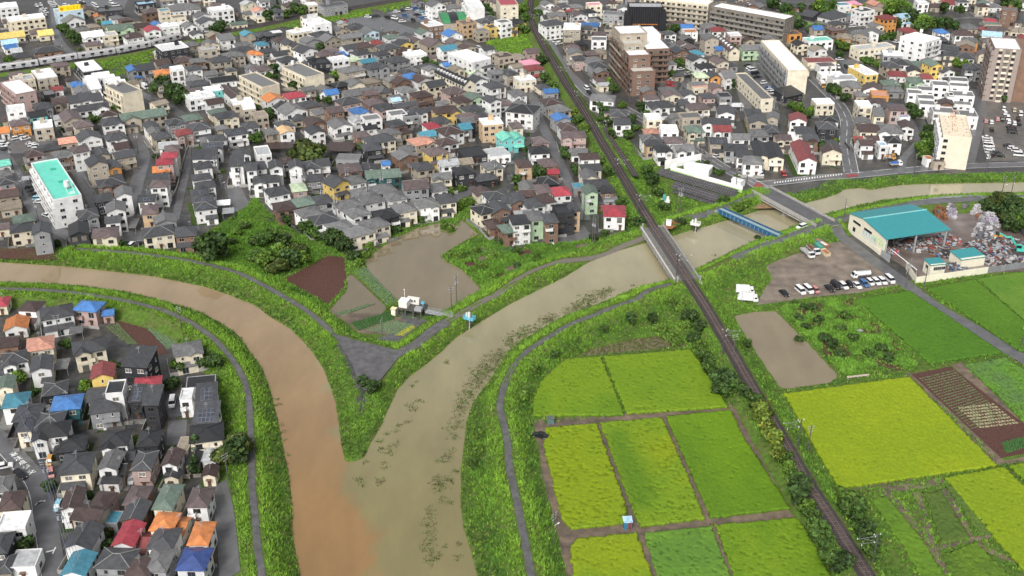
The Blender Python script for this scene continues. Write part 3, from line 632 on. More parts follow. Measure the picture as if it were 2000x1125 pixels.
# ------------------------------------------------------------------ grass and reeds (uncountable: stuff)
M_GRASS = mat('grass_blades', (1, 1, 1), 0.7, 0.2, nscale=0.35, nvar=0.22, attr='Col', objvar=False)
def tufts(name, P, z, hh, ww, cols, label, blades=7, lean=0.6, spread=0.45):
    n = len(P); k = blades
    ang = NR.random((n, k))*2*np.pi; r0 = NR.random((n, k))*spread*ww[:, None]*2
    bx = P[:, 0:1]+np.cos(ang)*r0; by = P[:, 1:2]+np.sin(ang)*r0
    a2 = NR.random((n, k))*2*np.pi
    w2 = ww[:, None]*(0.35+0.5*NR.random((n, k)))
    H = hh[:, None]*(0.55+0.6*NR.random((n, k))); ln = lean*H*(0.3+NR.random((n, k)))
    a3 = ang+NR.normal(0, 0.7, (n, k))
    v0 = np.stack([bx-np.cos(a2)*w2, by-np.sin(a2)*w2, np.broadcast_to(z[:, None], (n, k))-0.1], -1)
    v1 = np.stack([bx+np.cos(a2)*w2, by+np.sin(a2)*w2, np.broadcast_to(z[:, None], (n, k))-0.1], -1)
    v2 = np.stack([bx+np.cos(a3)*ln, by+np.sin(a3)*ln, z[:, None]+H], -1)
    V = np.stack([v0, v1, v2], 2).reshape(-1, 3)
    F = np.arange(len(V)).reshape(-1, 3)
    c = cols[:, None, :]*(0.84+0.32*NR.random((n, k, 1))); c = np.repeat(c.reshape(-1, 3), 3, 0)
    return tag(obj(name, np_mesh(name, V, F, M_GRASS, cols=c)), label, kind='stuff')
BRT = np.array((0.235, 0.405, 0.045)); MID = np.array((0.138, 0.275, 0.036)); DRK = np.array((0.066, 0.145, 0.028)); OLV = np.array((0.10, 0.115, 0.035))
N = 390000
P = np.stack([NR.uniform(GX0+6, GX1-6, N), NR.uniform(GY0+14, GY1-4, N)], 1)
# only what the camera can see
zc = P[:, 1]*CT+CAM_H*ST; pxx = 1000+FOC*P[:, 0]/zc; pyy = 562.5+FOC*((CAM_H*CT-P[:, 1]*ST)/zc)
P = P[(pxx > -40) & (pxx < 2040) & (pyy < 1170)]
ds = d_line(P, RIVER, True); ds = np.where(in_poly(P, RIVER), -ds, ds)
dc = np.min([d_line(P, ln[::2]) for ln in PATHS_CREST], 0)
dr = d_line(P, RAIL[::4])
g1 = in_poly(P, GREEN1); g2 = in_poly(P, GREEN2)
ok = (ds > 0.15) & ((ds < 9) | (dc < 9.5) | g1 | g2 | (dr < 8))
ok &= ~(in_poly(P, TRI_W)) & (d_line(P, TRI_W, True) > 1.0) & (d_line(P, GL([(772, 694), (812, 672), (842, 647), (872, 627)], CREST)) > 2.0) & (dc > 1.35) & (dr > 2.7)
for e in EXCL+PONDS: ok &= ~in_poly(P, e)
for nm, px, w, lb, ln in STREETS: ok &= d_line(P, GL(px)) > w/2+0.4
for nm, px, lb in PAVED: ok &= ~in_poly(P, GL(px))
SOLAR_EX = GL([(1282, 335), (1340, 300), (1372, 308), (1462, 350), (1450, 388), (1400, 400), (1345, 390), (1298, 358)])
ok &= ~in_poly(P, SOLAR_EX)
TOWN_EX = [GL([(-80, 600), (60, 590), (190, 600), (230, 625), (330, 660), (395, 700), (425, 760), (440, 850), (440, 940), (455, 1000), (462, 1170), (-80, 1170)]),
           GL([(-80, 300), (300, 300), (500, 380), (460, 415), (390, 460), (390, 478), (330, 486), (240, 480), (150, 474), (60, 470), (-80, 466)]),
           GL([(520, 380), (560, 440), (640, 445), (700, 468), (770, 430), (850, 398), (880, 380), (880, 200), (520, 200)]),
           GL([(915, 400), (960, 460), (1040, 470), (1150, 460), (1150, 440), (1165, 430), (1190, 440), (1225, 430), (1180, 330), (1130, 250), (915, 260)])]
for e in TOWN_EX: ok &= ~in_poly(P, e)
P = P[ok]; ds = ds[ok]; dc = dc[ok]; dr = dr[ok]; g1 = g1[ok]; g2 = g2[ok]
n1 = vnoise(P[:, 0], P[:, 1], 7.0, 41); n2 = vnoise(P[:, 0], P[:, 1], 2.2, 42); n3 = vnoise(P[:, 0], P[:, 1], 18.0, 43)
lev = dc < 9.5
thin = np.where(lev | (ds < 10), 1.0, np.where(dr < 8, 0.9, 0.55))
kp = NR.random(len(P)) < thin
P, ds, dc, dr, n1, n2, n3, lev = [q[kp] for q in (P, ds, dc, dr, n1, n2, n3, lev)]
k = np.clip((0.5*n1+0.35*n2+0.25*n3-0.30)*2.2, 0, 1)[:, None]
near_crest = np.clip(1-np.abs(dc-2.5)/3.5, 0, 1)[:, None]
c = DRK*(1-k)+MID*k
c = c*(1-near_crest*0.75)+(BRT*(0.6+0.4*k)+MID*0.4*(1-k))*near_crest*0.75
wet = np.clip(1-ds/3.5, 0, 1)[:, None]*0.75
c = c*(1-wet)+(DRK*0.55+OLV*0.45)*wet
spk = NR.random((len(P), 1)) < 0.12
c = np.where(spk, BRT*0.9, c)
h = np.where(lev, 0.65+0.6*n1, 0.4+0.5*n1); h = np.where(ds < 2.5, 0.5+0.5*n2, h)
tufts('wild_grass', P, tz_np(P[:, 0], P[:, 1]), h, np.full(len(P), 0.25), c*1.08, 'tall wet grass and reeds on the levees and railway banks')
print('TUFTS', len(P))

# reeds and weed rafts drowned in the right river
def patch_pts(px, r, n, z=WL, aspect=1.0):
    x, y = G(px[0], px[1], z); a = NR.random(n)*2*np.pi; q = np.sqrt(NR.random(n))*r*(0.6+0.8*NR.random(n))
    return np.stack([x+np.cos(a)*q, y+np.sin(a)*q*aspect], 1)
RAFTS = [((1165, 577), 3.2), ((1180, 572), 2.4), ((1190, 566), 1.6), ((1147, 586), 3), ((1140, 595), 3.4), ((1128, 601), 3), ((1115, 609), 2.8), ((1078, 622), 3.2), ((1068, 627), 2.4), ((1040, 642), 2.6), ((1025, 652), 3.6), ((1010, 664), 3.4), ((998, 672), 2.4),
  ((980, 690), 2.5), ((968, 700), 3), ((957, 715), 3), ((945, 725), 3.4), ((935, 738), 2.8), ((925, 752), 2.6), ((912, 770), 2.6), ((905, 788), 2.5), ((898, 800), 2), ((890, 820), 2.6), ((898, 832), 2.2), ((880, 836), 2.0), ((885, 852), 2.0), ((876, 885), 2.2), ((874, 895), 1.6), ((860, 900), 1.6), ((888, 922), 1.4), ((858, 940), 2.8), ((868, 945), 2.6), ((855, 952), 2.4), ((880, 935), 1), ((865, 978), 1.8), ((877, 982), 1.2),
  ((835, 1000), 2.0), ((838, 1015), 2.2), ((834, 1025), 1.8), ((842, 1040), 1.9), ((838, 1060), 2.2), ((834, 1072), 1.8), ((842, 1092), 2.4), ((850, 1085), 1.4), ((895, 1062), 1), ((894, 1090), 1.2), ((870, 1068), .8),
  ((745, 880), 1.6), ((768, 872), 1.8), ((764, 884), 1.4), ((742, 862), 1.3), ((757, 846), 1.2), ((780, 832), 1.4), ((775, 842), 1.1), ((795, 825), 1), ((753, 905), 0.9), ((752, 915), 1), ((742, 938), 1.6), ((740, 944), 1.2), ((705, 935), 1.6), ((708, 945), 1.3), ((712, 903), .8), ((807, 753), 1.0), ((813, 745), .8), ((870, 705), .9), ((873, 710), .9), ((800, 793), 1.6), ((805, 800), 1.4), ((825, 785), .8), ((815, 783), 1.1),
  ((1237, 558), .9), ((1425, 496), .8), ((1395, 498), .9), ((543, 790), .9), ((550, 830), .8), ((556, 860), .7), ((540, 780), .6), ((552, 845), .8), ((561, 890), .7), ((560, 905), .6), ((395, 612), .8), ((360, 600), .6), ((470, 660), 1)]
Pr = np.concatenate([patch_pts(p, r*(1.1 if i < 22 else 0.9), int((11+12*r*r) if i < 22 else (6+5*r*r))) for i, (p, r) in enumerate(RAFTS)]); nn = len(Pr)
cr = np.where(NR.random((nn, 1)) < 0.3, np.array((0.10, 0.075, 0.045)), (DRK*0.6+OLV*0.4)*(0.65+0.7*NR.random((nn, 1))))
tufts('drowned_reeds', Pr, np.full(nn, WL-0.12), 0.18+0.40*NR.random(nn), np.full(nn, 0.24), cr, 'dark drowned reeds and weed rafts in the olive river', blades=6, lean=1.1)
# weedy flooded corner and garden weeds
def fill_poly(polypx, n, z=0.0):
    poly = GL(polypx, z); xs = [p[0] for p in poly]; ys = [p[1] for p in poly]
    q = np.stack([NR.uniform(min(xs), max(xs), n), NR.uniform(min(ys), max(ys), n)], 1)
    return q[in_poly(q, poly)]
Pw = fill_poly([(1524, 602), (1640, 582), (1668, 584), (1790, 712), (1770, 722), (1652, 736)], 9000)
kk = vnoise(Pw[:, 0], Pw[:, 1], 4.5, 9); sel = kk > 0.36; Pw = Pw[sel]; kk = kk[sel]
cw = (DRK*(1-kk[:, None])+MID*1.25*kk[:, None])*(0.8+0.5*NR.random((len(Pw), 1)))
tufts('garden_weeds', Pw, np.zeros(len(Pw)), 0.5+0.7*kk, np.full(len(Pw), 0.4), cw, 'rank green weeds in the overgrown garden')
Pw = fill_poly(POND_D_PX, 1500); tufts('flooded_weeds', Pw, np.full(len(Pw), -0.1), 0.3+0.3*NR.random(len(Pw)), np.full(len(Pw), 0.25), np.tile(OLV, (len(Pw), 1))*1.2, 'sparse weeds standing in the shallow flood', blades=5)
Pw = np.concatenate([fill_poly([(862, 500), (905, 478), (935, 470), (1000, 478), (1100, 475), (1180, 480), (1010, 545), (940, 560), (905, 525), (880, 515)], 9000), fill_poly([(395, 470), (460, 425), (500, 390), (540, 430), (570, 450), (640, 475), (690, 485), (660, 500), (600, 520), (550, 540), (500, 530), (420, 505)], 12000), fill_poly([(858, 432), (895, 428), (900, 448), (865, 452)], 300)])
kk = vnoise(Pw[:, 0], Pw[:, 1], 5.0, 19); sel = kk > 0.3
for e in EXCL: sel &= ~in_poly(Pw, e)
Pw = Pw[sel]; kk = kk[sel]
cw = (DRK*(1-kk[:, None])+MID*1.1*kk[:, None])*(0.7+0.6*NR.random((len(Pw), 1)))
tufts('allotment_weeds', Pw, tz_np(Pw[:, 0], Pw[:, 1]), 0.5+0.7*kk, np.full(len(Pw), 0.4), cw, 'tangled allotment plants above the flooded field')
Pw = np.concatenate([fill_poly(q, n) for q, n in [([(945, 75), (1040, 62), (1045, 90), (1030, 108), (960, 100)], 1500), ([(185, 110), (310, 92), (300, 106), (200, 128)], 1200), ([(190, 125), (300, 110), (285, 130), (230, 150), (200, 135)], 800), ([(90, 130), (140, 122), (150, 132), (100, 142)], 500), ([(525, 48), (580, 40), (595, 30), (725, 15), (725, 30), (640, 45), (600, 60)], 1800), ([(730, 12), (840, -5), (830, 5), (750, 25)], 900), ([(360, 82), (500, 55), (500, 62), (370, 92)], 700), ([(1600, 30), (1660, 10), (1760, -5), (1830, 40), (1780, 55), (1700, 40)], 2500), ([(1540, 20), (1620, 8), (1600, 50), (1545, 55)], 1500)]])
kk = vnoise(Pw[:, 0], Pw[:, 1], 8.0, 23)
cw = (MID*(1-kk[:, None])+BRT*0.8*kk[:, None])*(0.8+0.4*NR.random((len(Pw), 1)))
tufts('verge_grass', Pw, np.full(len(Pw), 0.0), 0.4+0.4*kk, np.full(len(Pw), 0.7), cw, 'green verges and vacant lots in the town', blades=6)
for q, lb in [([(945, 75), (1040, 62), (1045, 90), (1030, 108), (960, 100)], 'grassy vacant lot by the railway at the top'), ([(185, 110), (310, 92), (300, 106), (200, 128)], 'grass bank under the silver train'), ([(525, 48), (595, 30), (725, 15), (725, 30), (640, 45)], 'grass bank of the far railway'), ([(1600, 30), (1660, 10), (1760, -5), (1830, 40), (1780, 55), (1700, 40)], 'green hillside at the upper right')]:
    sheet('verge', GL(q), 0.03, M_SOIL, lb)

# ------------------------------------------------------------------ trees and shrubs
M_LEAF = mat('tree_leaves', (1, 1, 1), 0.6, 0.25, nscale=0.5, nvar=0.25, attr='Col', var=0.22)
M_BARK = mat('bark', (0.10, 0.075, 0.055), 0.9, 0.1)
def crown_mesh(name, seed, n=900, shape=(1, 1, 0.8), lobes=9, tint=(0.050, 0.100, 0.020), leaf=0.16):
    rg = np.random.default_rng(seed)
    lc = rg.normal(0, 1, (lobes, 3)); lc /= np.linalg.norm(lc, axis=1)[:, None]; lc *= (0.35+0.35*rg.random((lobes, 1))); lr = 0.30+0.25*rg.random(lobes)
    li = rg.integers(0, lobes, n); d = rg.normal(0, 1, (n, 3)); d /= np.linalg.norm(d, axis=1)[:, None]
    rr = (0.72+0.36*rg.random(n))*lr[li]
    c = (lc[li]+d*rr[:, None])*np.array(shape)
    # leaf clumps: tilted triangles pairs facing roughly outward
    nrm = d+rg.normal(0, 0.55, (n, 3)); nrm /= np.linalg.norm(nrm, axis=1)[:, None]
    u = np.cross(nrm, rg.normal(0, 1, (n, 3))); u /= np.linalg.norm(u, axis=1)[:, None]; w = np.cross(nrm, u)
    s = leaf*(0.6+0.8*rg.random((n, 1)))
    q = [c-u*s, c+w*s*0.7-nrm*s*.25, c+u*s, c-w*s*0.7-nrm*s*.25]
    V = np.stack(q, 1).reshape(-1, 3); V[:, 2] += 0.75*shape[2]
    F = np.arange(len(V)).reshape(-1, 4)
    k = (0.55+0.9*rg.random((n, 1)))*(0.8+0.4*rg.random(lobes)[li][:, None])
    col = np.array(tint)*k; yel = rg.random((n, 1)) < 0.15; col = np.where(yel, col*np.array((1.7, 1.35, 1.0)), col)
    return np_mesh(name, V, F, M_LEAF, cols=np.repeat(col, 4, 0))
CROWNS = [crown_mesh('crown', 1), crown_mesh('crown', 2, tint=(0.036, 0.070, 0.019)), crown_mesh('crown', 3, tint=(0.075, 0.140, 0.020)), crown_mesh('crown', 4, n=800, shape=(0.8, 0.8, 1.25), tint=(0.036, 0.075, 0.022)), crown_mesh('crown', 5, n=1300, shape=(1.15, 1, .62), tint=(0.052, 0.075, 0.018)), crown_mesh('crown', 6, n=560, shape=(1.1, 1, .7), tint=(0.11, 0.16, 0.025))]
b = MB(); b.cone((0, 0, 0), (0.06, 0.02, 0.6), .07, .05)
for k in range(4):
    a_ = k*1.6+.3; b.cone((0.05, 0.02, 0.5), (0.35*math.cos(a_), 0.35*math.sin(a_), 0.9), .035, .015, 5)
TRUNK = b.mesh('trunk', M_BARK)
TREES = []
def tree(px, py, r, kind=0, h=None, zb=None, name='tree'):
    """px, py: the crown's centre in the photograph"""
    zc_ = r*0.9 if name == 'tree' else r*0.45
    x, y = G(px, py, zc_); z = tz(x, y) if zb is None else zb
    t = thing(name, (x, y, z-0.05), R.random()*6.28)
    lift = r*0.35 if name == 'tree' else -r*0.18
    sz = (h or r)
    obj('crown', CROWNS[kind], t, (0, 0, lift), 0, (r, r, sz))
    if name == 'tree': obj('trunk', TRUNK, t, None, 0, (r*0.8, r*0.8, r*1.0+lift))
    TREES.append((t, px, py, r, kind, name))
    return t
TREE_LIST = [(603, 288, 8.2, 4), (588, 293, 6, 4), (418, 487, 6.2, 1), (555, 473, 3.6, 1), (582, 483, 3.8, 4), (518, 503, 4, 2), (567, 505, 4, 1), (505, 470, 3.2, 0), (650, 465, 4.3, 1), (672, 478, 3.8, 1), (602, 445, 4.0, 0), (535, 460, 3.4, 0), (540, 515, 4.0, 4), (548, 488, 3.6, 2), (590, 502, 3.2, 2), (498, 497, 3.0, 0), (615, 455, 3.2, 0), (560, 430, 2.4, 1), (478, 440, 2.2, 0), (462, 452, 2.0, 2), (447, 470, 2.2, 0),
 (455, 880, 5.2, 4), (463, 893, 4.0, 1), (382, 878, 2.8, 3), (382, 915, 2.4, 3), (347, 712, 2.7, 0), (395, 708, 2.6, 1), (420, 712, 2.8, 1), (405, 700, 2.2, 0), (338, 748, 2.3, 1), (35, 735, 2.6, 2), (165, 752, 2.2, 2), (222, 712, 2.0, 0), (128, 672, 2.0, 0), (210, 1065, 1.8, 1), (52, 1062, 2.3, 1), (98, 948, 1.9, 1), (172, 968, 1.6, 1), (213, 1038, 1.6, 0), (245, 790, 1.5, 1), (375, 800, 1.4, 2), (264, 858, 1.6, 2),
 (1410, 745, 4.2, 1), (1425, 758, 3.0, 0), (1480, 812, 3.2, 5), (1497, 838, 3.0, 5), (1510, 868, 3.0, 5), (1522, 895, 2.8, 5), (1470, 795, 2.6, 0), (1558, 965, 3.8, 1), (1600, 1040, 3.0, 0), (1625, 1088, 3.8, 0), (1640, 1105, 3.0, 1), (1668, 995, 3.6, 0), (1660, 975, 2.8, 2), (1692, 1040, 3.0, 1), (1700, 1085, 2.6, 0), (1345, 617, 2.8, 1), (1365, 640, 2.4, 1), (1372, 690, 2.6, 0), (1388, 718, 2.8, 0), (1460, 670, 1.6, 0), (1275, 622, 2.2, 1), (1232, 622, 2.2, 1),
 (318, 165, 5.2, 1), (338, 178, 5.0, 1), (352, 190, 4.4, 1), (305, 172, 4, 0), (230, 210, 3.4, 2), (245, 214, 3.0, 0), (182, 232, 3.2, 0), (270, 210, 2.4, 1), (20, 118, 3.5, 0), (125, 55, 4, 0), (140, 66, 4, 0), (150, 76, 4, 1), (160, 60, 3.6, 1), (430, 52, 4.4, 1), (418, 58, 3.2, 1), (268, 53, 3.6, 0), (525, 30, 4.2, 1), (560, 27, 4.0, 0), (588, 20, 4.4, 0), (575, 15, 3.8, 1), (540, 20, 3.2, 1), (625, 92, 3.2, 1), (535, 135, 3.6, 1), (528, 150, 3.6, 0), (575, 168, 3.2, 1), (598, 172, 3.0, 1), (655, 145, 3.0, 2), (525, 222, 3.4, 1), (510, 230, 3.2, 0), (640, 195, 2.6, 0), (500, 270, 3.6, 0), (700, 270, 2.6, 1), (705, 285, 2.5, 0), (830, 118, 3.0, 1), (845, 125, 3.0, 0), (885, 137, 3.0, 2), (950, 25, 4.5, 1), (958, 33, 4.0, 0), (945, 15, 4, 0), (1020, 15, 4.5, 2), (1025, 35, 4.2, 0), (1022, 55, 3.8, 0), (1058, 118, 3.4, 1), (1052, 25, 3.2, 0), (1063, 52, 3.0, 2), (1075, 165, 3.4, 0), (1082, 178, 3.0, 2), (1065, 150, 3.0, 0), (1095, 215, 3.2, 5), (1118, 218, 3.0, 5), (1128, 235, 2.8, 0), (1142, 255, 2.8, 2), (1100, 295, 2.4, 1), (1105, 302, 2.4, 0), (1125, 332, 2.6, 1), (1052, 335, 3.6, 1), (1008, 350, 2.8, 0), (1190, 340, 2.6, 0), (1172, 315, 2.6, 2), (1215, 395, 2.6, 0), (1275, 350, 3.2, 1), (1262, 330, 2.8, 0),
 (1170, 205, 3.2, 1), (1182, 218, 3.2, 1), (1175, 232, 2.6, 0), (1188, 238, 2.8, 1), (1235, 232, 2.6, 1), (1255, 208, 3.0, 1), (1262, 222, 2.6, 0), (1215, 205, 2.4, 2), (1188, 160, 3.0, 2), (1200, 172, 3.0, 0), (1315, 145, 3.2, 0), (1328, 122, 3.4, 0), (1318, 55, 3.2, 1), (1302, 60, 3.0, 0), (1430, 90, 2.2, 0), (1440, 160, 2.2, 3), (1433, 165, 2.2, 3), (1240, 250, 2.6, 0), (1228, 262, 2.8, 0), (1195, 262, 2.4, 1),
 (1510, 5, 5, 1), (1535, 18, 4.6, 1), (1545, 32, 4.4, 0), (1560, 48, 4.0, 1), (1600, 8, 5.2, 2), (1625, 12, 5, 0), (1612, 22, 4.6, 0), (1565, 15, 3.6, 1), (1585, 60, 3.0, 0), (1740, 15, 5.4, 2), (1758, 10, 5.4, 2), (1770, 22, 5, 0), (1782, 30, 4.6, 1), (1765, 38, 4.4, 0), (1800, 45, 4.2, 2), (1815, 45, 4.6, 2), (1832, 45, 4.2, 1), (1850, 45, 4.2, 1), (1865, 50, 3.4, 1), (1750, 45, 3.8, 1), (1740, 70, 3.6, 0), (1728, 75, 3.2, 0), (1800, 52, 4, 0), (1845, 15, 4, 1), (1875, 18, 3.4, 0), (1968, 5, 4.5, 1), (1985, 10, 4.4, 0), (1640, 85, 3.6, 0), (1652, 90, 3.2, 2), (1600, 95, 2.8, 1), (1595, 100, 2.6, 1), (1700, 120, 3.2, 0), (1715, 125, 2.8, 2), (1690, 118, 3, 0), (1870, 122, 3.4, 2), (1885, 125, 3.2, 2), (1625, 172, 3.2, 1), (1638, 178, 3.2, 0), (1650, 190, 2.8, 1), (1560, 210, 3.4, 2), (1548, 205, 3.0, 0), (1575, 222, 3.0, 0), (1585, 214, 2.6, 2), (1780, 212, 3.2, 1), (1790, 222, 3.0, 1), (1810, 268, 4.2, 0), (1820, 280, 4.2, 0), (1815, 255, 3.6, 1), (1800, 285, 3.6, 2), (1805, 300, 3.2, 2), (1672, 278, 2.6, 1), (1640, 105, 2.6, 1), (1600, 285, 3.2, 1), (1765, 235, 2.4, 0), (1850, 308, 2.4, 2), (1835, 320, 2.0, 2), (1985, 165, 2.4, 1), (1960, 192, 2.2, 1),
 (1940, 395, 4.2, 4), (1962, 388, 4.2, 4), (1978, 398, 4.0, 1), (1950, 415, 3.6, 1), (1968, 418, 4, 4), (1985, 420, 4.2, 1), (1996, 432, 4, 0), (1930, 402, 3.0, 1), (1975, 440, 3.2, 1),
 (1282, 372, 2.8, 0), (1295, 400, 2.6, 0)]
for px, py, r, k in TREE_LIST: tree(px, py, r, k)
SHRUB_LIST = [(1440, 760, 2.2, 0), (1455, 780, 2.2, 1), (1492, 824, 2.2, 5), (1504, 852, 2.2, 5), (1518, 882, 2.2, 5), (1530, 906, 2.2, 0), (1540, 926, 2.2, 2), (1549, 945, 2.2, 0), (1575, 1000, 2.4, 2), (1590, 1022, 2.4, 0), (1612, 1062, 2.6, 0), (1640, 962, 2.2, 2), (1652, 985, 2.4, 0), (1680, 1016, 2.4, 0), (1700, 1062, 2.4, 1), (1685, 1030, 2.2, 2), (1402, 735, 2.2, 2), (1386, 705, 2.2, 0), (1366, 672, 2.2, 2), (1356, 650, 2.0, 0), (1340, 632, 2.2, 2), (762, 442, 3, 1), (790, 432, 2.8, 0), (802, 422, 3, 1), (737, 460, 2.5, 0), (720, 480, 2.2, 2), (712, 497, 2.2, 2), (700, 512, 2.2, 2), (820, 428, 2.4, 0), (845, 420, 2.6, 2), (870, 415, 2.6, 2), (890, 405, 2.6, 2), (905, 395, 2.6, 2), (775, 450, 2.2, 1), (690, 500, 2.6, 1), (862, 380, 2.2, 2), (880, 372, 2.2, 2), (900, 368, 2.2, 2), (918, 392, 2.4, 2), (870, 440, 2.2, 2), (880, 446, 2.0, 2),
 (1355, 310, 1.6, 0), (1365, 318, 1.7, 0), (1374, 323, 1.6, 0), (1383, 328, 1.7, 1), (1392, 330, 1.6, 0), (1400, 336, 1.8, 0), (1408, 336, 1.8, 0), (1380, 318, 1.4, 1), (1440, 343, 1.3, 2),
 (710, 760, 2.2, 1), (725, 770, 2.4, 1), (735, 765, 2.0, 0), (1410, 398, 2.8, 0), (1440, 408, 2.6, 2), (1455, 402, 2.6, 2), (1330, 440, 2.2, 1), (1318, 446, 2.0, 0), (1345, 436, 2.2, 2), (1228, 432, 2.6, 2), (1240, 438, 2.6, 0), (1250, 442, 2.4, 1), (1480, 460, 1.4, 1),
 (1310, 590, 2.4, 2), (1330, 600, 2.2, 2), (1352, 660, 2.2, 1), (1380, 700, 2.4, 1), (1398, 728, 2.4, 0), (1120, 680, 1.8, 2), (1082, 696, 1.9, 0), (1044, 728, 2.2, 2), (1022, 776, 2.2, 2), (1180, 645, 1.8, 0), (1290, 640, 2.4, 2), (1310, 655, 2.4, 2), (1322, 665, 2.2, 2),
 (940, 850, 2.0, 2), (930, 880, 2.0, 2), (925, 905, 1.8, 0),
 (1560, 622, 1.8, 1), (1575, 640, 1.8, 1), (1600, 625, 2.0, 1), (1585, 600, 1.8, 1), (1610, 660, 2.2, 1), (1625, 672, 2.2, 1), (1640, 690, 2.0, 1), (1650, 615, 2.2, 0), (1640, 640, 2.2, 0), (1665, 660, 2.0, 0), (1700, 690, 2.2, 0), (1720, 680, 2.0, 1), (1735, 700, 2.0, 1), (1680, 700, 1.8, 2), (1560, 660, 1.6, 1), (1572, 600, 1.6, 1), (1550, 590, 1.4, 0),
 (985, 470, 2.2, 1), (1010, 490, 2.0, 0), (960, 500, 2.2, 2), (940, 520, 2.2, 2), (1010, 520, 1.8, 1), (930, 490, 2.0, 2), (898, 500, 2.4, 2), (880, 498, 2.2, 2), (1160, 465, 2.0, 1), (1180, 455, 2.0, 0), (965, 540, 2.2, 2), (1050, 500, 1.6, 0)]
for px, py, r, k in SHRUB_LIST: tree(px, py, r, k, name='shrub')
# ------------------------------------------------------------------ buildings
def roofmat(n, c, rough=0.42): return mat('roof_'+n, tuple(.85*q+.15*(sum(c)/3) for q in c), rough, 0.4, var=0.20, nscale=0.9, nvar=0.24)
def wallmat(n, c): return mat('wall_'+n, c, 0.75, 0.25, var=0.16, nscale=0.5, nvar=0.14)
ROOF = {'k': ('black', (.030, .031, .034)), 'd': ('dark grey', (.062, .064, .070)), 'g': ('grey', (.145, .145, .146)), 'l': ('pale grey', (.36, .37, .38)), 'w': ('white', (.78, .79, .79)),
 'n': ('dark brown', (.075, .050, .046)), 'm': ('mauve brown', (.125, .092, .092)), 't': ('tan', (.24, .20, .15)), 'r': ('maroon red', (.23, .045, .045)), 'R': ('red', (.36, .035, .055)), 'o': ('orange', (.56, .18, .035)),
 's': ('salmon', (.55, .25, .17)), 'b': ('blue', (.035, .15, .40)), 'B': ('royal blue', (.035, .075, .27)), 'c': ('teal blue', (.045, .23, .32)), 'e': ('dull green', (.115, .165, .13)), 'v': ('pale green', (.42, .52, .33)), 'E': ('turquoise', (.12, .50, .38)),
 'y': ('yellow', (.70, .50, .10)), 'P': ('pink', (.68, .26, .36)), 'S': ('dark grey', (.075, .077, .084)), 'q': ('peach', (.62, .38, .17)), 'L': ('light blue', (.32, .52, .68))}
WALL = {'w': ('white', (.73, .73, .72)), 'c': ('cream', (.67, .61, .48)), 't': ('beige', (.38, .335, .27)), 'b': ('brown', (.20, .125, .09)), 'k': ('black', (.035, .037, .042)), 'g': ('grey', (.27, .275, .285)), 'p': ('pinkish', (.42, .31, .285)),
 'y': ('yellow', (.68, .50, .16)), 'o': ('orange', (.52, .25, .08)), 'l': ('light blue', (.55, .68, .76)), 'n': ('pale green', (.42, .56, .38)), 'a': ('turquoise', (.20, .58, .56)), 'T': ('dark teal', (.03, .10, .11))}
RM = {k: roofmat(v[0].replace(' ', '_'), v[1]) for k, v in ROOF.items()}
WM = {k: wallmat(v[0].replace(' ', '_'), v[1]) for k, v in WALL.items()}
M_GLASS = mat('window_glass', (0.022, 0.026, 0.03), 0.12, 0.55, var=0.3, nscale=0.6, nvar=0.3)
M_CURT = mat('curtained_glass', (0.16, 0.15, 0.13), 0.2, 0.5, var=0.4, nscale=0.6, nvar=0.3)
M_FRAME = mat('window_frame', (0.42, 0.42, 0.41), 0.4, 0.4)
M_FRAMEB = mat('brown_frame', (0.10, 0.075, 0.06), 0.4, 0.4)
M_TRIM = mat('white_trim', (0.70, 0.70, 0.68), 0.5, 0.3)
M_STEEL = mat('galvanised_steel', (0.33, 0.34, 0.35), 0.35, 0.5)
M_PANEL = mat('solar_cell', (0.022, 0.028, 0.050), 0.12, 0.6, var=0.15, nscale=0.5, nvar=0.1)
M_CAP = mat('ridge_tile', (0.26, 0.26, 0.25), 0.5, 0.3)
M_DOOR = mat('door', (0.12, 0.07, 0.05), 0.5, 0.3, var=0.4)
def window_mesh(w, h, frame, glass, panes=2):
    b = MB(); f = 0.07
    b.cur = 0; b.box(-w/2, w/2, -0.06, 0.0, -f, 0); b.box(-w/2, w/2, -0.06, 0, h-f, h); b.box(-w/2, -w/2+f, -0.06, 0, 0, h-f); b.box(w/2-f, w/2, -0.06, 0, 0, h-f)
    if panes == 2: b.box(-f/2, f/2, -0.055, 0, 0, h-f)
    b.box(-w/2-0.06, w/2+0.06, -0.12, 0, -f-0.06, -f, True)
    b.cur = 1; b.add([(-w/2, -0.03, 0), (w/2, -0.03, 0), (w/2, -0.03, h), (-w/2, -0.03, h)], [(0, 1, 2, 3)])
    return b.mesh('window', [frame, glass])
WIN = {'m': [window_mesh(1.7, 1.15, M_FRAME, M_GLASS), window_mesh(1.7, 1.15, M_FRAMEB, M_GLASS), window_mesh(1.7, 1.15, M_TRIM, M_CURT)],
       't': [window_mesh(1.8, 1.85, M_FRAME, M_GLASS), window_mesh(1.8, 1.85, M_FRAMEB, M_CURT), window_mesh(1.8, 1.85, M_FRAMEB, M_GLASS)],
       's': [window_mesh(0.75, 0.8, M_FRAME, M_GLASS, 1), window_mesh(0.75, 0.8, M_FRAMEB, M_GLASS, 1), window_mesh(0.6, 1.1, M_TRIM, M_GLASS, 1)]}
b = MB(); b.box(-.45, .45, -.06, 0, 0, 2.05); b.box(-.6, .6, -.9, 0, 2.25, 2.35, True); DOOR = b.mesh('door', M_DOOR)
b = MB(); b.cur = 0; b.box(-.5, .5, -.8, .8, 0, .05, True); b.cur = 1
for i in range(3):
    for j in range(5): b.box(-.47+i*.32, -.17+i*.32, -.77+j*.31, -.49+j*.31, .05, .056)
PANEL = b.mesh('solar_panel', [M_STEEL, M_PANEL])
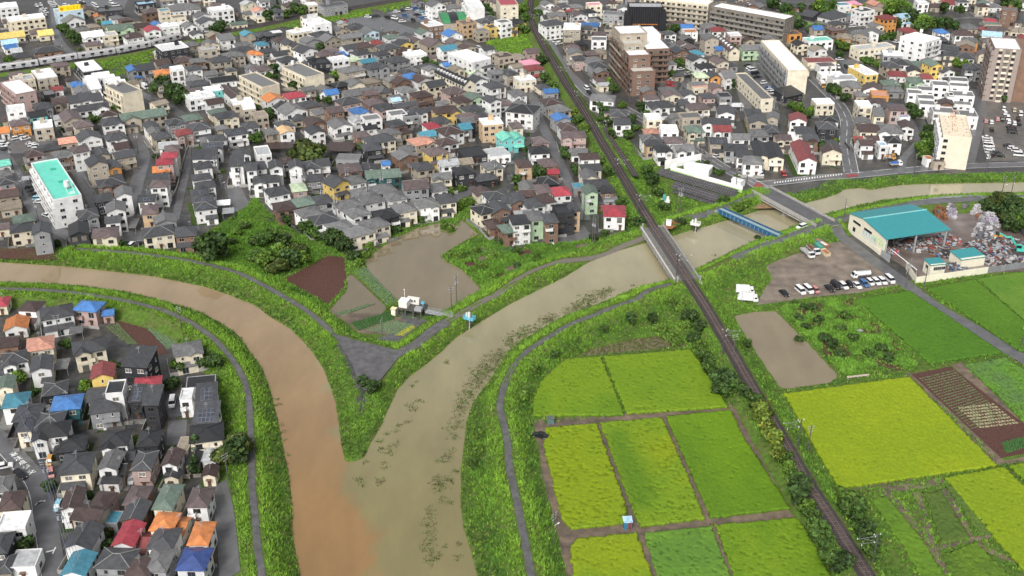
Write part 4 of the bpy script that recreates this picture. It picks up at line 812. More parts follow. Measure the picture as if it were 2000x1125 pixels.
b = MB(); b.box(-.4, .4, -.15, .15, 0, .6); ACU = b.mesh('air_conditioner', M_TRIM)

PLOTS = [mat('plot_concrete', (.17, .165, .155), .55, .35, nscale=.8, nvar=.25), mat('plot_dirt', (.085, .07, .05), .7, .2, nscale=.8, nvar=.35), mat('plot_grass', (.045, .075, .02), .9, .1, nscale=1, nvar=.4), mat('plot_asphalt', (.05, .05, .052), .4, .4, nscale=.6, nvar=.25), mat('plot_asphalt', (0, 0, 0)), mat('plot_moss', (.055, .06, .035), .8, .2, nscale=.9, nvar=.4)]
GWALLS = [M_KERB, WALL and mat('block_wall', (.20, .195, .185), .8, .2, nscale=.8, nvar=.3), mat('dark_block_wall', (.10, .095, .09), .8, .2, nscale=.8, nvar=.3)]
FOOT = []
HOUSES = []          # (thing, px, py, wall code, roof code, type, floors, name)
def put_window(t, side, u, z, kind, style, w, d):
    me = WIN[kind][style]
    if side == 'f': loc, rz = (u, -d/2, z), 0.0
    elif side == 'l': loc, rz = (-w/2, u, z), -math.pi/2
    elif side == 'r': loc, rz = (w/2, u, z), math.pi/2
    else: loc, rz = (u, d/2, z), math.pi
    return obj('window', me, t, loc, rz)

def roof_verts(typ, w, d, z, ov, pitch):
    """top surface of a pitched roof: verts, faces, ridge segments, height of ridge"""
    W, D = w/2+ov, d/2+ov; ze = z-ov*pitch
    if typ in 'gs' or typ in 'G':
        if typ == 'g': h = (d/2)*pitch; v = [(-W, -D, ze), (W, -D, ze), (W, D, ze), (-W, D, ze), (-W, 0, z+h), (W, 0, z+h)]; f = [(0, 1, 5, 4), (2, 3, 4, 5)]; rd = [((-W, 0, z+h), (W, 0, z+h))]
        elif typ == 'G': h = (w/2)*pitch; v = [(-W, -D, ze), (W, -D, ze), (W, D, ze), (-W, D, ze), (0, -D, z+h), (0, D, z+h)]; f = [(0, 4, 5, 3), (1, 2, 5, 4)]; rd = [((0, -D, z+h), (0, D, z+h))]
        else: h = d*pitch*0.55; v = [(-W, -D, z), (W, -D, z), (W, D, z+h), (-W, D, z+h)]; f = [(0, 1, 2, 3)]; rd = []
        return v, f, rd, z+h
    if typ == 'h' and w < d: typ = 'H'
    elif typ == 'H' and d < w: typ = 'h'
    s = min(W, D); h = min(w, d)/2*pitch
    if typ == 'h': a, c = (-(W-s)-0.01, 0, z+h), ((W-s)+0.01, 0, z+h); f = [(0, 1, 5, 4), (1, 2, 5), (2, 3, 4, 5), (3, 0, 4)]
    else: a, c = (0, -(D-s)-0.01, z+h), (0, (D-s)+0.01, z+h); f = [(0, 1, 4), (1, 2, 5, 4), (2, 3, 5), (3, 0, 4, 5)]
    v = [(-W, -D, ze), (W, -D, ze), (W, D, ze), (-W, D, ze), a, c]
    rd = [(a, c)]+([(v[0], a), (v[3], a), (v[1], c), (v[2], c)] if typ == 'h' else [(v[0], a), (v[1], a), (v[2], c), (v[3], c)])
    return v, f, rd, z+h
def add_roof(b, v, f, th=0.16):
    """roof skin with thickness and fascia"""
    n = len(v); b.add(v, f)
    lo = [(x, y, z-th) for x, y, z in v]
    b.add(lo, [q[::-1] for q in f])
    cnt = {}
    for q in f:
        for i in range(len(q)):
            e = (q[i], q[(i+1) % len(q)]); cnt[e] = 1
    edges = [e for e in cnt if (e[1], e[0]) not in cnt]
    o = len(b.v); b.v += list(v)+lo
    for (i, j) in edges: b.f.append((o+j, o+i, o+n+i, o+n+j)); b.mi.append(b.cur)

def house(px, py, zw, d, m, typ, rc, wc, fl, near=False, zbase=None):
    rot = edge_rot(px, py, m)
    w0 = zw/4.0/max(1.0, scale_at(py)*1.03)/max(0.55, math.cos(rot)+0.12*math.sin(abs(rot)))
    ov = 0.0 if typ in 'fA' else 0.45
    w = max(3.0, (w0-2*ov*0.8)*(0.93 if py > 540 else 0.97)); d = d*(0.74 if py > 540 else 0.88 if py > 250 else 0.94)
    fh = 2.8; H = fl*fh+0.25+(0.5 if fl == 1 else 0)
    pitch = R.choice((0.34, 0.38, 0.42, 0.47))
    x, y = G(px, py, H+(0.9 if typ not in 'fAc' else 0.2)); z = (tz(x, y) if zbase is None else zbase)
    if z > 0.2: z = 0.0
    big = typ in 'fA' and fl >= 3 and w*d > 90
    nm = 'carport' if typ == 'c' else 'apartment_building' if big or (w > 17 and fl >= 2) else {'h': 'hipped_house' if fl > 1 else 'hipped_bungalow', 'H': 'hipped_house' if fl > 1 else 'hipped_bungalow', 'g': 'gabled_house', 'G': 'gabled_house', 's': 'lean_to_house', 'f': 'flat_roofed_house'}[typ]
    t = thing(nm, (x, y, z-0.03), rot)
    HOUSES.append((t, px, py, wc, rc, typ, fl, nm, w)); FOOT.append((x, y, w, d, rot))
    camd = Vector((-x, -y)); camd.normalize(); cr, sr = math.cos(rot), math.sin(rot)
    vis = {'f': (sr*camd.x-cr*camd.y), 'l': (-cr*camd.x-sr*camd.y), 'r': (cr*camd.x+sr*camd.y)}
    wm, rm = WM[wc], RM[rc]
    if typ == 'c':
        b = MB(); b.box(-w/2, w/2, -d/2, d/2, 2.5, 2.62, True); b.build('roof', rm, t)
        b = MB()
        for sx in (-1, 1):
            for k in range(max(2, int(d/5)+1)): yy = -d/2+.3+k*(d-.6)/(max(2, int(d/5)+1)-1); b.bar((sx*(w/2-.2), yy, 0), (sx*(w/2-.2), yy, 2.5), .07)
        b.build('post', M_STEEL, t); return t
    b = MB()
    if typ in 'fA':
        b.box(-w/2, w/2, -d/2, d/2, 0, H); b.build('wall', wm, t)
        b = MB(); b.add([(-w/2+.2, -d/2+.2, H+.02), (w/2-.2, -d/2+.2, H+.02), (w/2-.2, d/2-.2, H+.02), (-w/2+.2, d/2-.2, H+.02)], [(0, 1, 2, 3)]); b.build('roof', rm, t)
        ph = 0.45 if fl > 1 else 0.12
        b = MB()
        b.box(-w/2-.03, w/2+.03, -d/2-.03, -d/2+.2, H-.05, H+ph); b.box(-w/2-.03, w/2+.03, d/2-.2, d/2+.03, H-.05, H+ph)
        b.box(-w/2-.03, -w/2+.2, -d/2+.2, d/2-.2, H-.05, H+ph); b.box(w/2-.2, w/2+.03, -d/2+.2, d/2-.2, H-.05, H+ph)
        b.build('parapet', wm if rc != 'w' else RM['w'], t)
        if w*d > 70 and fl >= 2:
            q = MB(); q.box(-1, 1, -.8, .8, H+.02, H+1.5+R.random()); q.build('rooftop_hut', wm, t, (R.uniform(-.25, .25)*w, R.uniform(.1, .3)*d, 0))
    else:
        v, f, rd, zt = roof_verts(typ, w, d, H, ov, pitch)
        if typ == 'g': b.add([(-w/2, -d/2, 0), (w/2, -d/2, 0), (w/2, d/2, 0), (-w/2, d/2, 0), (-w/2, -d/2, H), (w/2, -d/2, H), (w/2, d/2, H), (-w/2, d/2, H), (-w/2, 0, zt-.1), (w/2, 0, zt-.1)], [(0, 1, 5, 4), (2, 3, 7, 6), (1, 2, 6, 9, 5), (3, 0, 4, 8, 7)])
        elif typ == 'G': b.add([(-w/2, -d/2, 0), (w/2, -d/2, 0), (w/2, d/2, 0), (-w/2, d/2, 0), (-w/2, -d/2, H), (w/2, -d/2, H), (w/2, d/2, H), (-w/2, d/2, H), (0, -d/2, zt-.1), (0, d/2, zt-.1)], [(0, 1, 5, 8, 4), (1, 2, 6, 5), (2, 3, 7, 9, 6), (3, 0, 4, 7)])
        elif typ == 's': b.add([(-w/2, -d/2, 0), (w/2, -d/2, 0), (w/2, d/2, 0), (-w/2, d/2, 0), (-w/2, -d/2, H), (w/2, -d/2, H), (w/2, d/2, zt-.1), (-w/2, d/2, zt-.1)], [(0, 1, 5, 4), (2, 3, 7, 6), (1, 2, 6, 5), (3, 0, 4, 7)])
        else: b.box(-w/2, w/2, -d/2, d/2, 0, H)
        b.build('wall', wm, t)
        b = MB(); add_roof(b, v, f); ro = b.build('roof', rm, t)
        if rd and typ in 'hHgG' and (rc in 'dkgnmS') and R.random() < 0.75:
            b = MB()
            for p, q in rd:
                b.bar((p[0], p[1], p[2]+.03), (q[0], q[1], q[2]+.03), 0.085, 4)
            b.build('ridge_cap', M_CAP if R.random() < .35 else rm, ro)
        if rc == 'S':                                   # photovoltaic panels on the roof plane seen from the front
            if typ in 'hHgs':
                sl = pitch if typ != 's' else pitch*.55
                run = (d/2 if typ != 's' else d)*(.82 if typ in 'gs' else .62)
                nu = max(2, int(w*(.8 if typ in 'gs' else .5)/1.05)); nvv = max(1, int(run/1.6))
                y0 = -d/2-.05; a_ = math.atan(sl)
                for i in range(nu):
                    for j in range(nvv):
                        yy = y0+(j+.5)*1.62*math.cos(a_)+.15; zz = (H if typ == 's' else H-0)+(yy+d/2)*sl
                        o = obj('solar_panel', PANEL, t, ((i-(nu-1)/2)*1.04, yy, zz+.10)); o.rotation_euler = (a_, 0, 0)
    st = R.randrange(3)
    if typ in 'hHg' and fl == 2 and vis['f'] > .2 and w > 6 and R.random() < .5:      # cross gable on the front
        bw = w*R.uniform(.38, .5); u0 = R.choice((-1, 1))*(w/2-bw/2-.15); dp = R.uniform(.9, 1.8); h_ = bw/2*pitch; yb = -d/2+bw/2; yf = -d/2-dp
        b = MB(); b.add([(u0-bw/2, yf, 0), (u0+bw/2, yf, 0), (u0+bw/2, -d/2+.05, 0), (u0-bw/2, -d/2+.05, 0), (u0-bw/2, yf, H), (u0+bw/2, yf, H), (u0+bw/2, -d/2+.05, H), (u0-bw/2, -d/2+.05, H), (u0, yf, H+h_-.1)], [(0, 1, 5, 8, 4), (1, 2, 6, 5), (3, 0, 4, 7)]); b.build('wing_wall', wm, t)
        b = MB(); wv = [(u0-bw/2-ov, yf-ov, H-ov*pitch), (u0+bw/2+ov, yf-ov, H-ov*pitch), (u0+bw/2+ov, yb-bw/2, H-ov*pitch+.02), (u0-bw/2-ov, yb-bw/2, H-ov*pitch+.02), (u0, yf-ov, H+h_), (u0, yb, H+h_)]
        add_roof(b, wv, [(0, 4, 5, 3), (1, 2, 5, 4)], .14); b.build('wing_roof', rm, t)
        for q in range(2): obj('window', WIN['m' if q else 't'][st], t, (u0, yf, q*fh+(.95 if q else .35)))
    # windows
    ang = []
    n_f = max(1, int(w/2.9)); n_s = max(1, int(d/3.2))
    for q in range(fl):
        zb = q*fh+0.95
        if vis['f'] > -0.1:
            for i in range(n_f):
                u = (i+.5)/n_f*w-w/2+R.uniform(-.25, .25)
                if q == 0 and i == n_f//2 and fl < 3: obj('door', DOOR, t, (u, -d/2, .02)); continue
                kd = R.choice('mmmst'); kd = 'm' if (kd == 't' and q == 0 and fl > 2) else kd
                put_window(t, 'f', u, zb-(.55 if kd == 't' else 0)+(.25 if kd == 's' else 0), kd, st, w, d)
        for sd in 'lr':
            if vis[sd] > -0.12:
                for i in range(n_s):
                    u = (i+.5)/n_s*d-d/2+R.uniform(-.3, .3)
                    if R.random() < .82: kd = R.choice('mmss'); put_window(t, sd, u, zb+(.2 if kd == 's' else 0), kd, st, w, d)
    # balcony, lower roof, entrance annex
    if fl >= 2 and typ not in 'A' and vis['f'] > 0.2:
        r_ = R.random()
        if r_ < 0.38 and fl <= 3:
            bw = w*R.uniform(.4, .62); u0 = R.choice((-1, 1))*(w/2-bw/2-.05); dp = 1.05; b = MB(); zb = (fl-1)*fh-.05
            b.box(u0-bw/2, u0+bw/2, -d/2-dp, -d/2, zb, zb+.15, True); b.box(u0-bw/2, u0+bw/2, -d/2-dp, -d/2-dp+.1, zb+.15, zb+1.1)
            b.box(u0-bw/2, u0-bw/2+.1, -d/2-dp+.1, -d/2, zb+.15, zb+1.1); b.box(u0+bw/2-.1, u0+bw/2, -d/2-dp+.1, -d/2, zb+.15, zb+1.1)
            b.build('balcony', wm if R.random() < .6 else M_TRIM, t)
        elif r_ < 0.72 and fl == 2 and typ not in 'f':
            bw = w*R.uniform(.5, .95); u0 = R.choice((-1, 1))*(w/2-bw/2); dp = R.uniform(1.2, 2.2); b = MB()
            b.box(u0-bw/2, u0+bw/2, -d/2-dp, -d/2+.02, 0, 2.55); b.build('annex_wall', wm, t)
            b = MB(); vv = [(u0-bw/2-.35, -d/2-dp-.35, 2.5), (u0+bw/2+.35, -d/2-dp-.35, 2.5), (u0+bw/2+.1, -d/2+.02, 3.25), (u0-bw/2-.1, -d/2+.02, 3.25)]
            add_roof(b, vv, [(0, 1, 2, 3)], .12); b.build('lower_roof', rm, t)
            o = obj('window', WIN['t'][st], t, (u0+R.uniform(-.2, .2)*bw, -d/2-dp, .35))
        if R.random() < .3: obj('air_conditioner', ACU, t, (R.uniform(-.4, .4)*w, -d/2-.35, .1))
    # paved or planted plot and its block wall
    k_ = len(HOUSES); b = MB(); a_, c_ = R.uniform(.8, 2.4), R.uniform(1.0, 2.6); x0, x1, y0, y1 = -w/2-a_, w/2+R.uniform(.6, 2), -d/2-c_, d/2+1.0
    b.add([(x0, y0, .05+.00006*k_), (x1, y0, .05+.00006*k_), (x1, y1, .05+.00006*k_), (x0, y1, .05+.00006*k_)], [(0, 1, 2, 3)])
    b.build('plot', R.choice(PLOTS), t)
    if R.random() < .55 and fl < 4:
        b = MB(); g0 = R.uniform(.2, .6); hh = R.uniform(.9, 1.4)
        gm = R.choice(GWALLS); b.box(x0-.07, x0+(x1-x0)*g0, y0-.07, y0+.07, 0, hh); b.build('garden_wall', gm, t)
        if g0 < .45: b = MB(); b.box(x0+(x1-x0)*(g0+.25), x1, y0-.07, y0+.07, 0, hh); b.build('garden_wall', gm, t)
        b = MB(); b.box(x0-.07, x0+.07, y0+.07, y1, 0, hh); b.build('garden_wall', gm, t)
    if py > 380 and typ not in 'fA' and R.random() < .5:
        b = MB(); zt_ = zt-.1; b.bar((0, 0, zt_), (0, 0, zt_+2.2), .04, 4)
        for q in range(4): b.bar((-.6+.1*q, -.5+.35*q, zt_+2.0), (.6-.1*q, -.5+.35*q, zt_+2.0), .025, 4)
        b.bar((0, -.6, zt_+2.0), (0, .7, zt_+2.0), .03, 4); b.build('antenna', M_STEEL, t)
    return t

M_BRICK = mat('brick_brown', (0.190, 0.125, 0.095), 0.7, 0.25, nscale=1.2, nvar=0.15)
def block(px, py, w, d, rot, fl, wall, roof, label, bays=None, sides=('f',), fh=2.85, bal=('f',), name='apartment_building', cat='apartment building', z0=0.0, loc=None, par=0.5, rail=None, endwin=True):
    """slab block: flat roof, storeys with balconies on the named sides"""
    H = fl*fh+0.4
    x, y = loc if loc is not None else G(px, py, H)
    t = thing(name, (x, y, z0-.03), rot, label, cat); FOOT.append((x, y, w+1, d+1, rot))
    b = MB(); b.box(-w/2, w/2, -d/2, d/2, 0, H); b.build('wall', wall, t)
    b = MB(); b.add([(-w/2+.25, -d/2+.25, H+.03), (w/2-.25, -d/2+.25, H+.03), (w/2-.25, d/2-.25, H+.03), (-w/2+.25, d/2-.25, H+.03)], [(0, 1, 2, 3)]); b.build('roof', roof, t)
    b = MB(); b.box(-w/2-.04, w/2+.04, -d/2-.04, -d/2+.25, H-.1, H+par); b.box(-w/2-.04, w/2+.04, d/2-.25, d/2+.04, H-.1, H+par)
    b.box(-w/2-.04, -w/2+.25, -d/2+.25, d/2-.25, H-.1, H+par); b.box(w/2-.25, w/2+.04, -d/2+.25, d/2-.25, H-.1, H+par); b.build('parapet', wall, t)
    for sd in 'flr':
        L = w if sd == 'f' else d
        if sd in bal:
            nb = max(2, int(L/3.1))
            for q in range(fl):
                z = q*fh+0.1
                for i in range(nb):
                    u = (i+.5)/nb*L-L/2; put_window(t, sd, u, z+.25, 't', (i+q) % 3, w, d)
                b = MB(); dp = 1.2
                def bx(u0, u1, v0, v1, za, zb):
                    if sd == 'f': b.box(u0, u1, -d/2-v1, -d/2-v0, za, zb, True)
                    elif sd == 'l': b.box(-w/2-v1, -w/2-v0, u0, u1, za, zb, True)
                    else: b.box(w/2+v0, w/2+v1, u0, u1, za, zb, True)
                if q > 0 or fl > 2:
                    bx(-L/2+.1, L/2-.1, 0.0, dp, z-.12, z+.04); bx(-L/2+.1, L/2-.1, dp-.1, dp, z+.04, z+1.05)
                    for i in range(0, nb+1, 2): u = i/nb*L-L/2; u = min(max(u, -L/2+.2), L/2-.2); bx(u-.06, u+.06, 0, dp-.1, z+.04, z+2.4)
                    b.build('balcony', rail or wall, t)
        elif sd in sides:
            nb = max(1, int(L/4.0))
            for q in range(fl):
                for i in range(nb): put_window(t, sd, (i+.5)/nb*L-L/2, q*fh+1.0, 'm' if (i+q) % 3 else 's', 0, w, d)
    return t
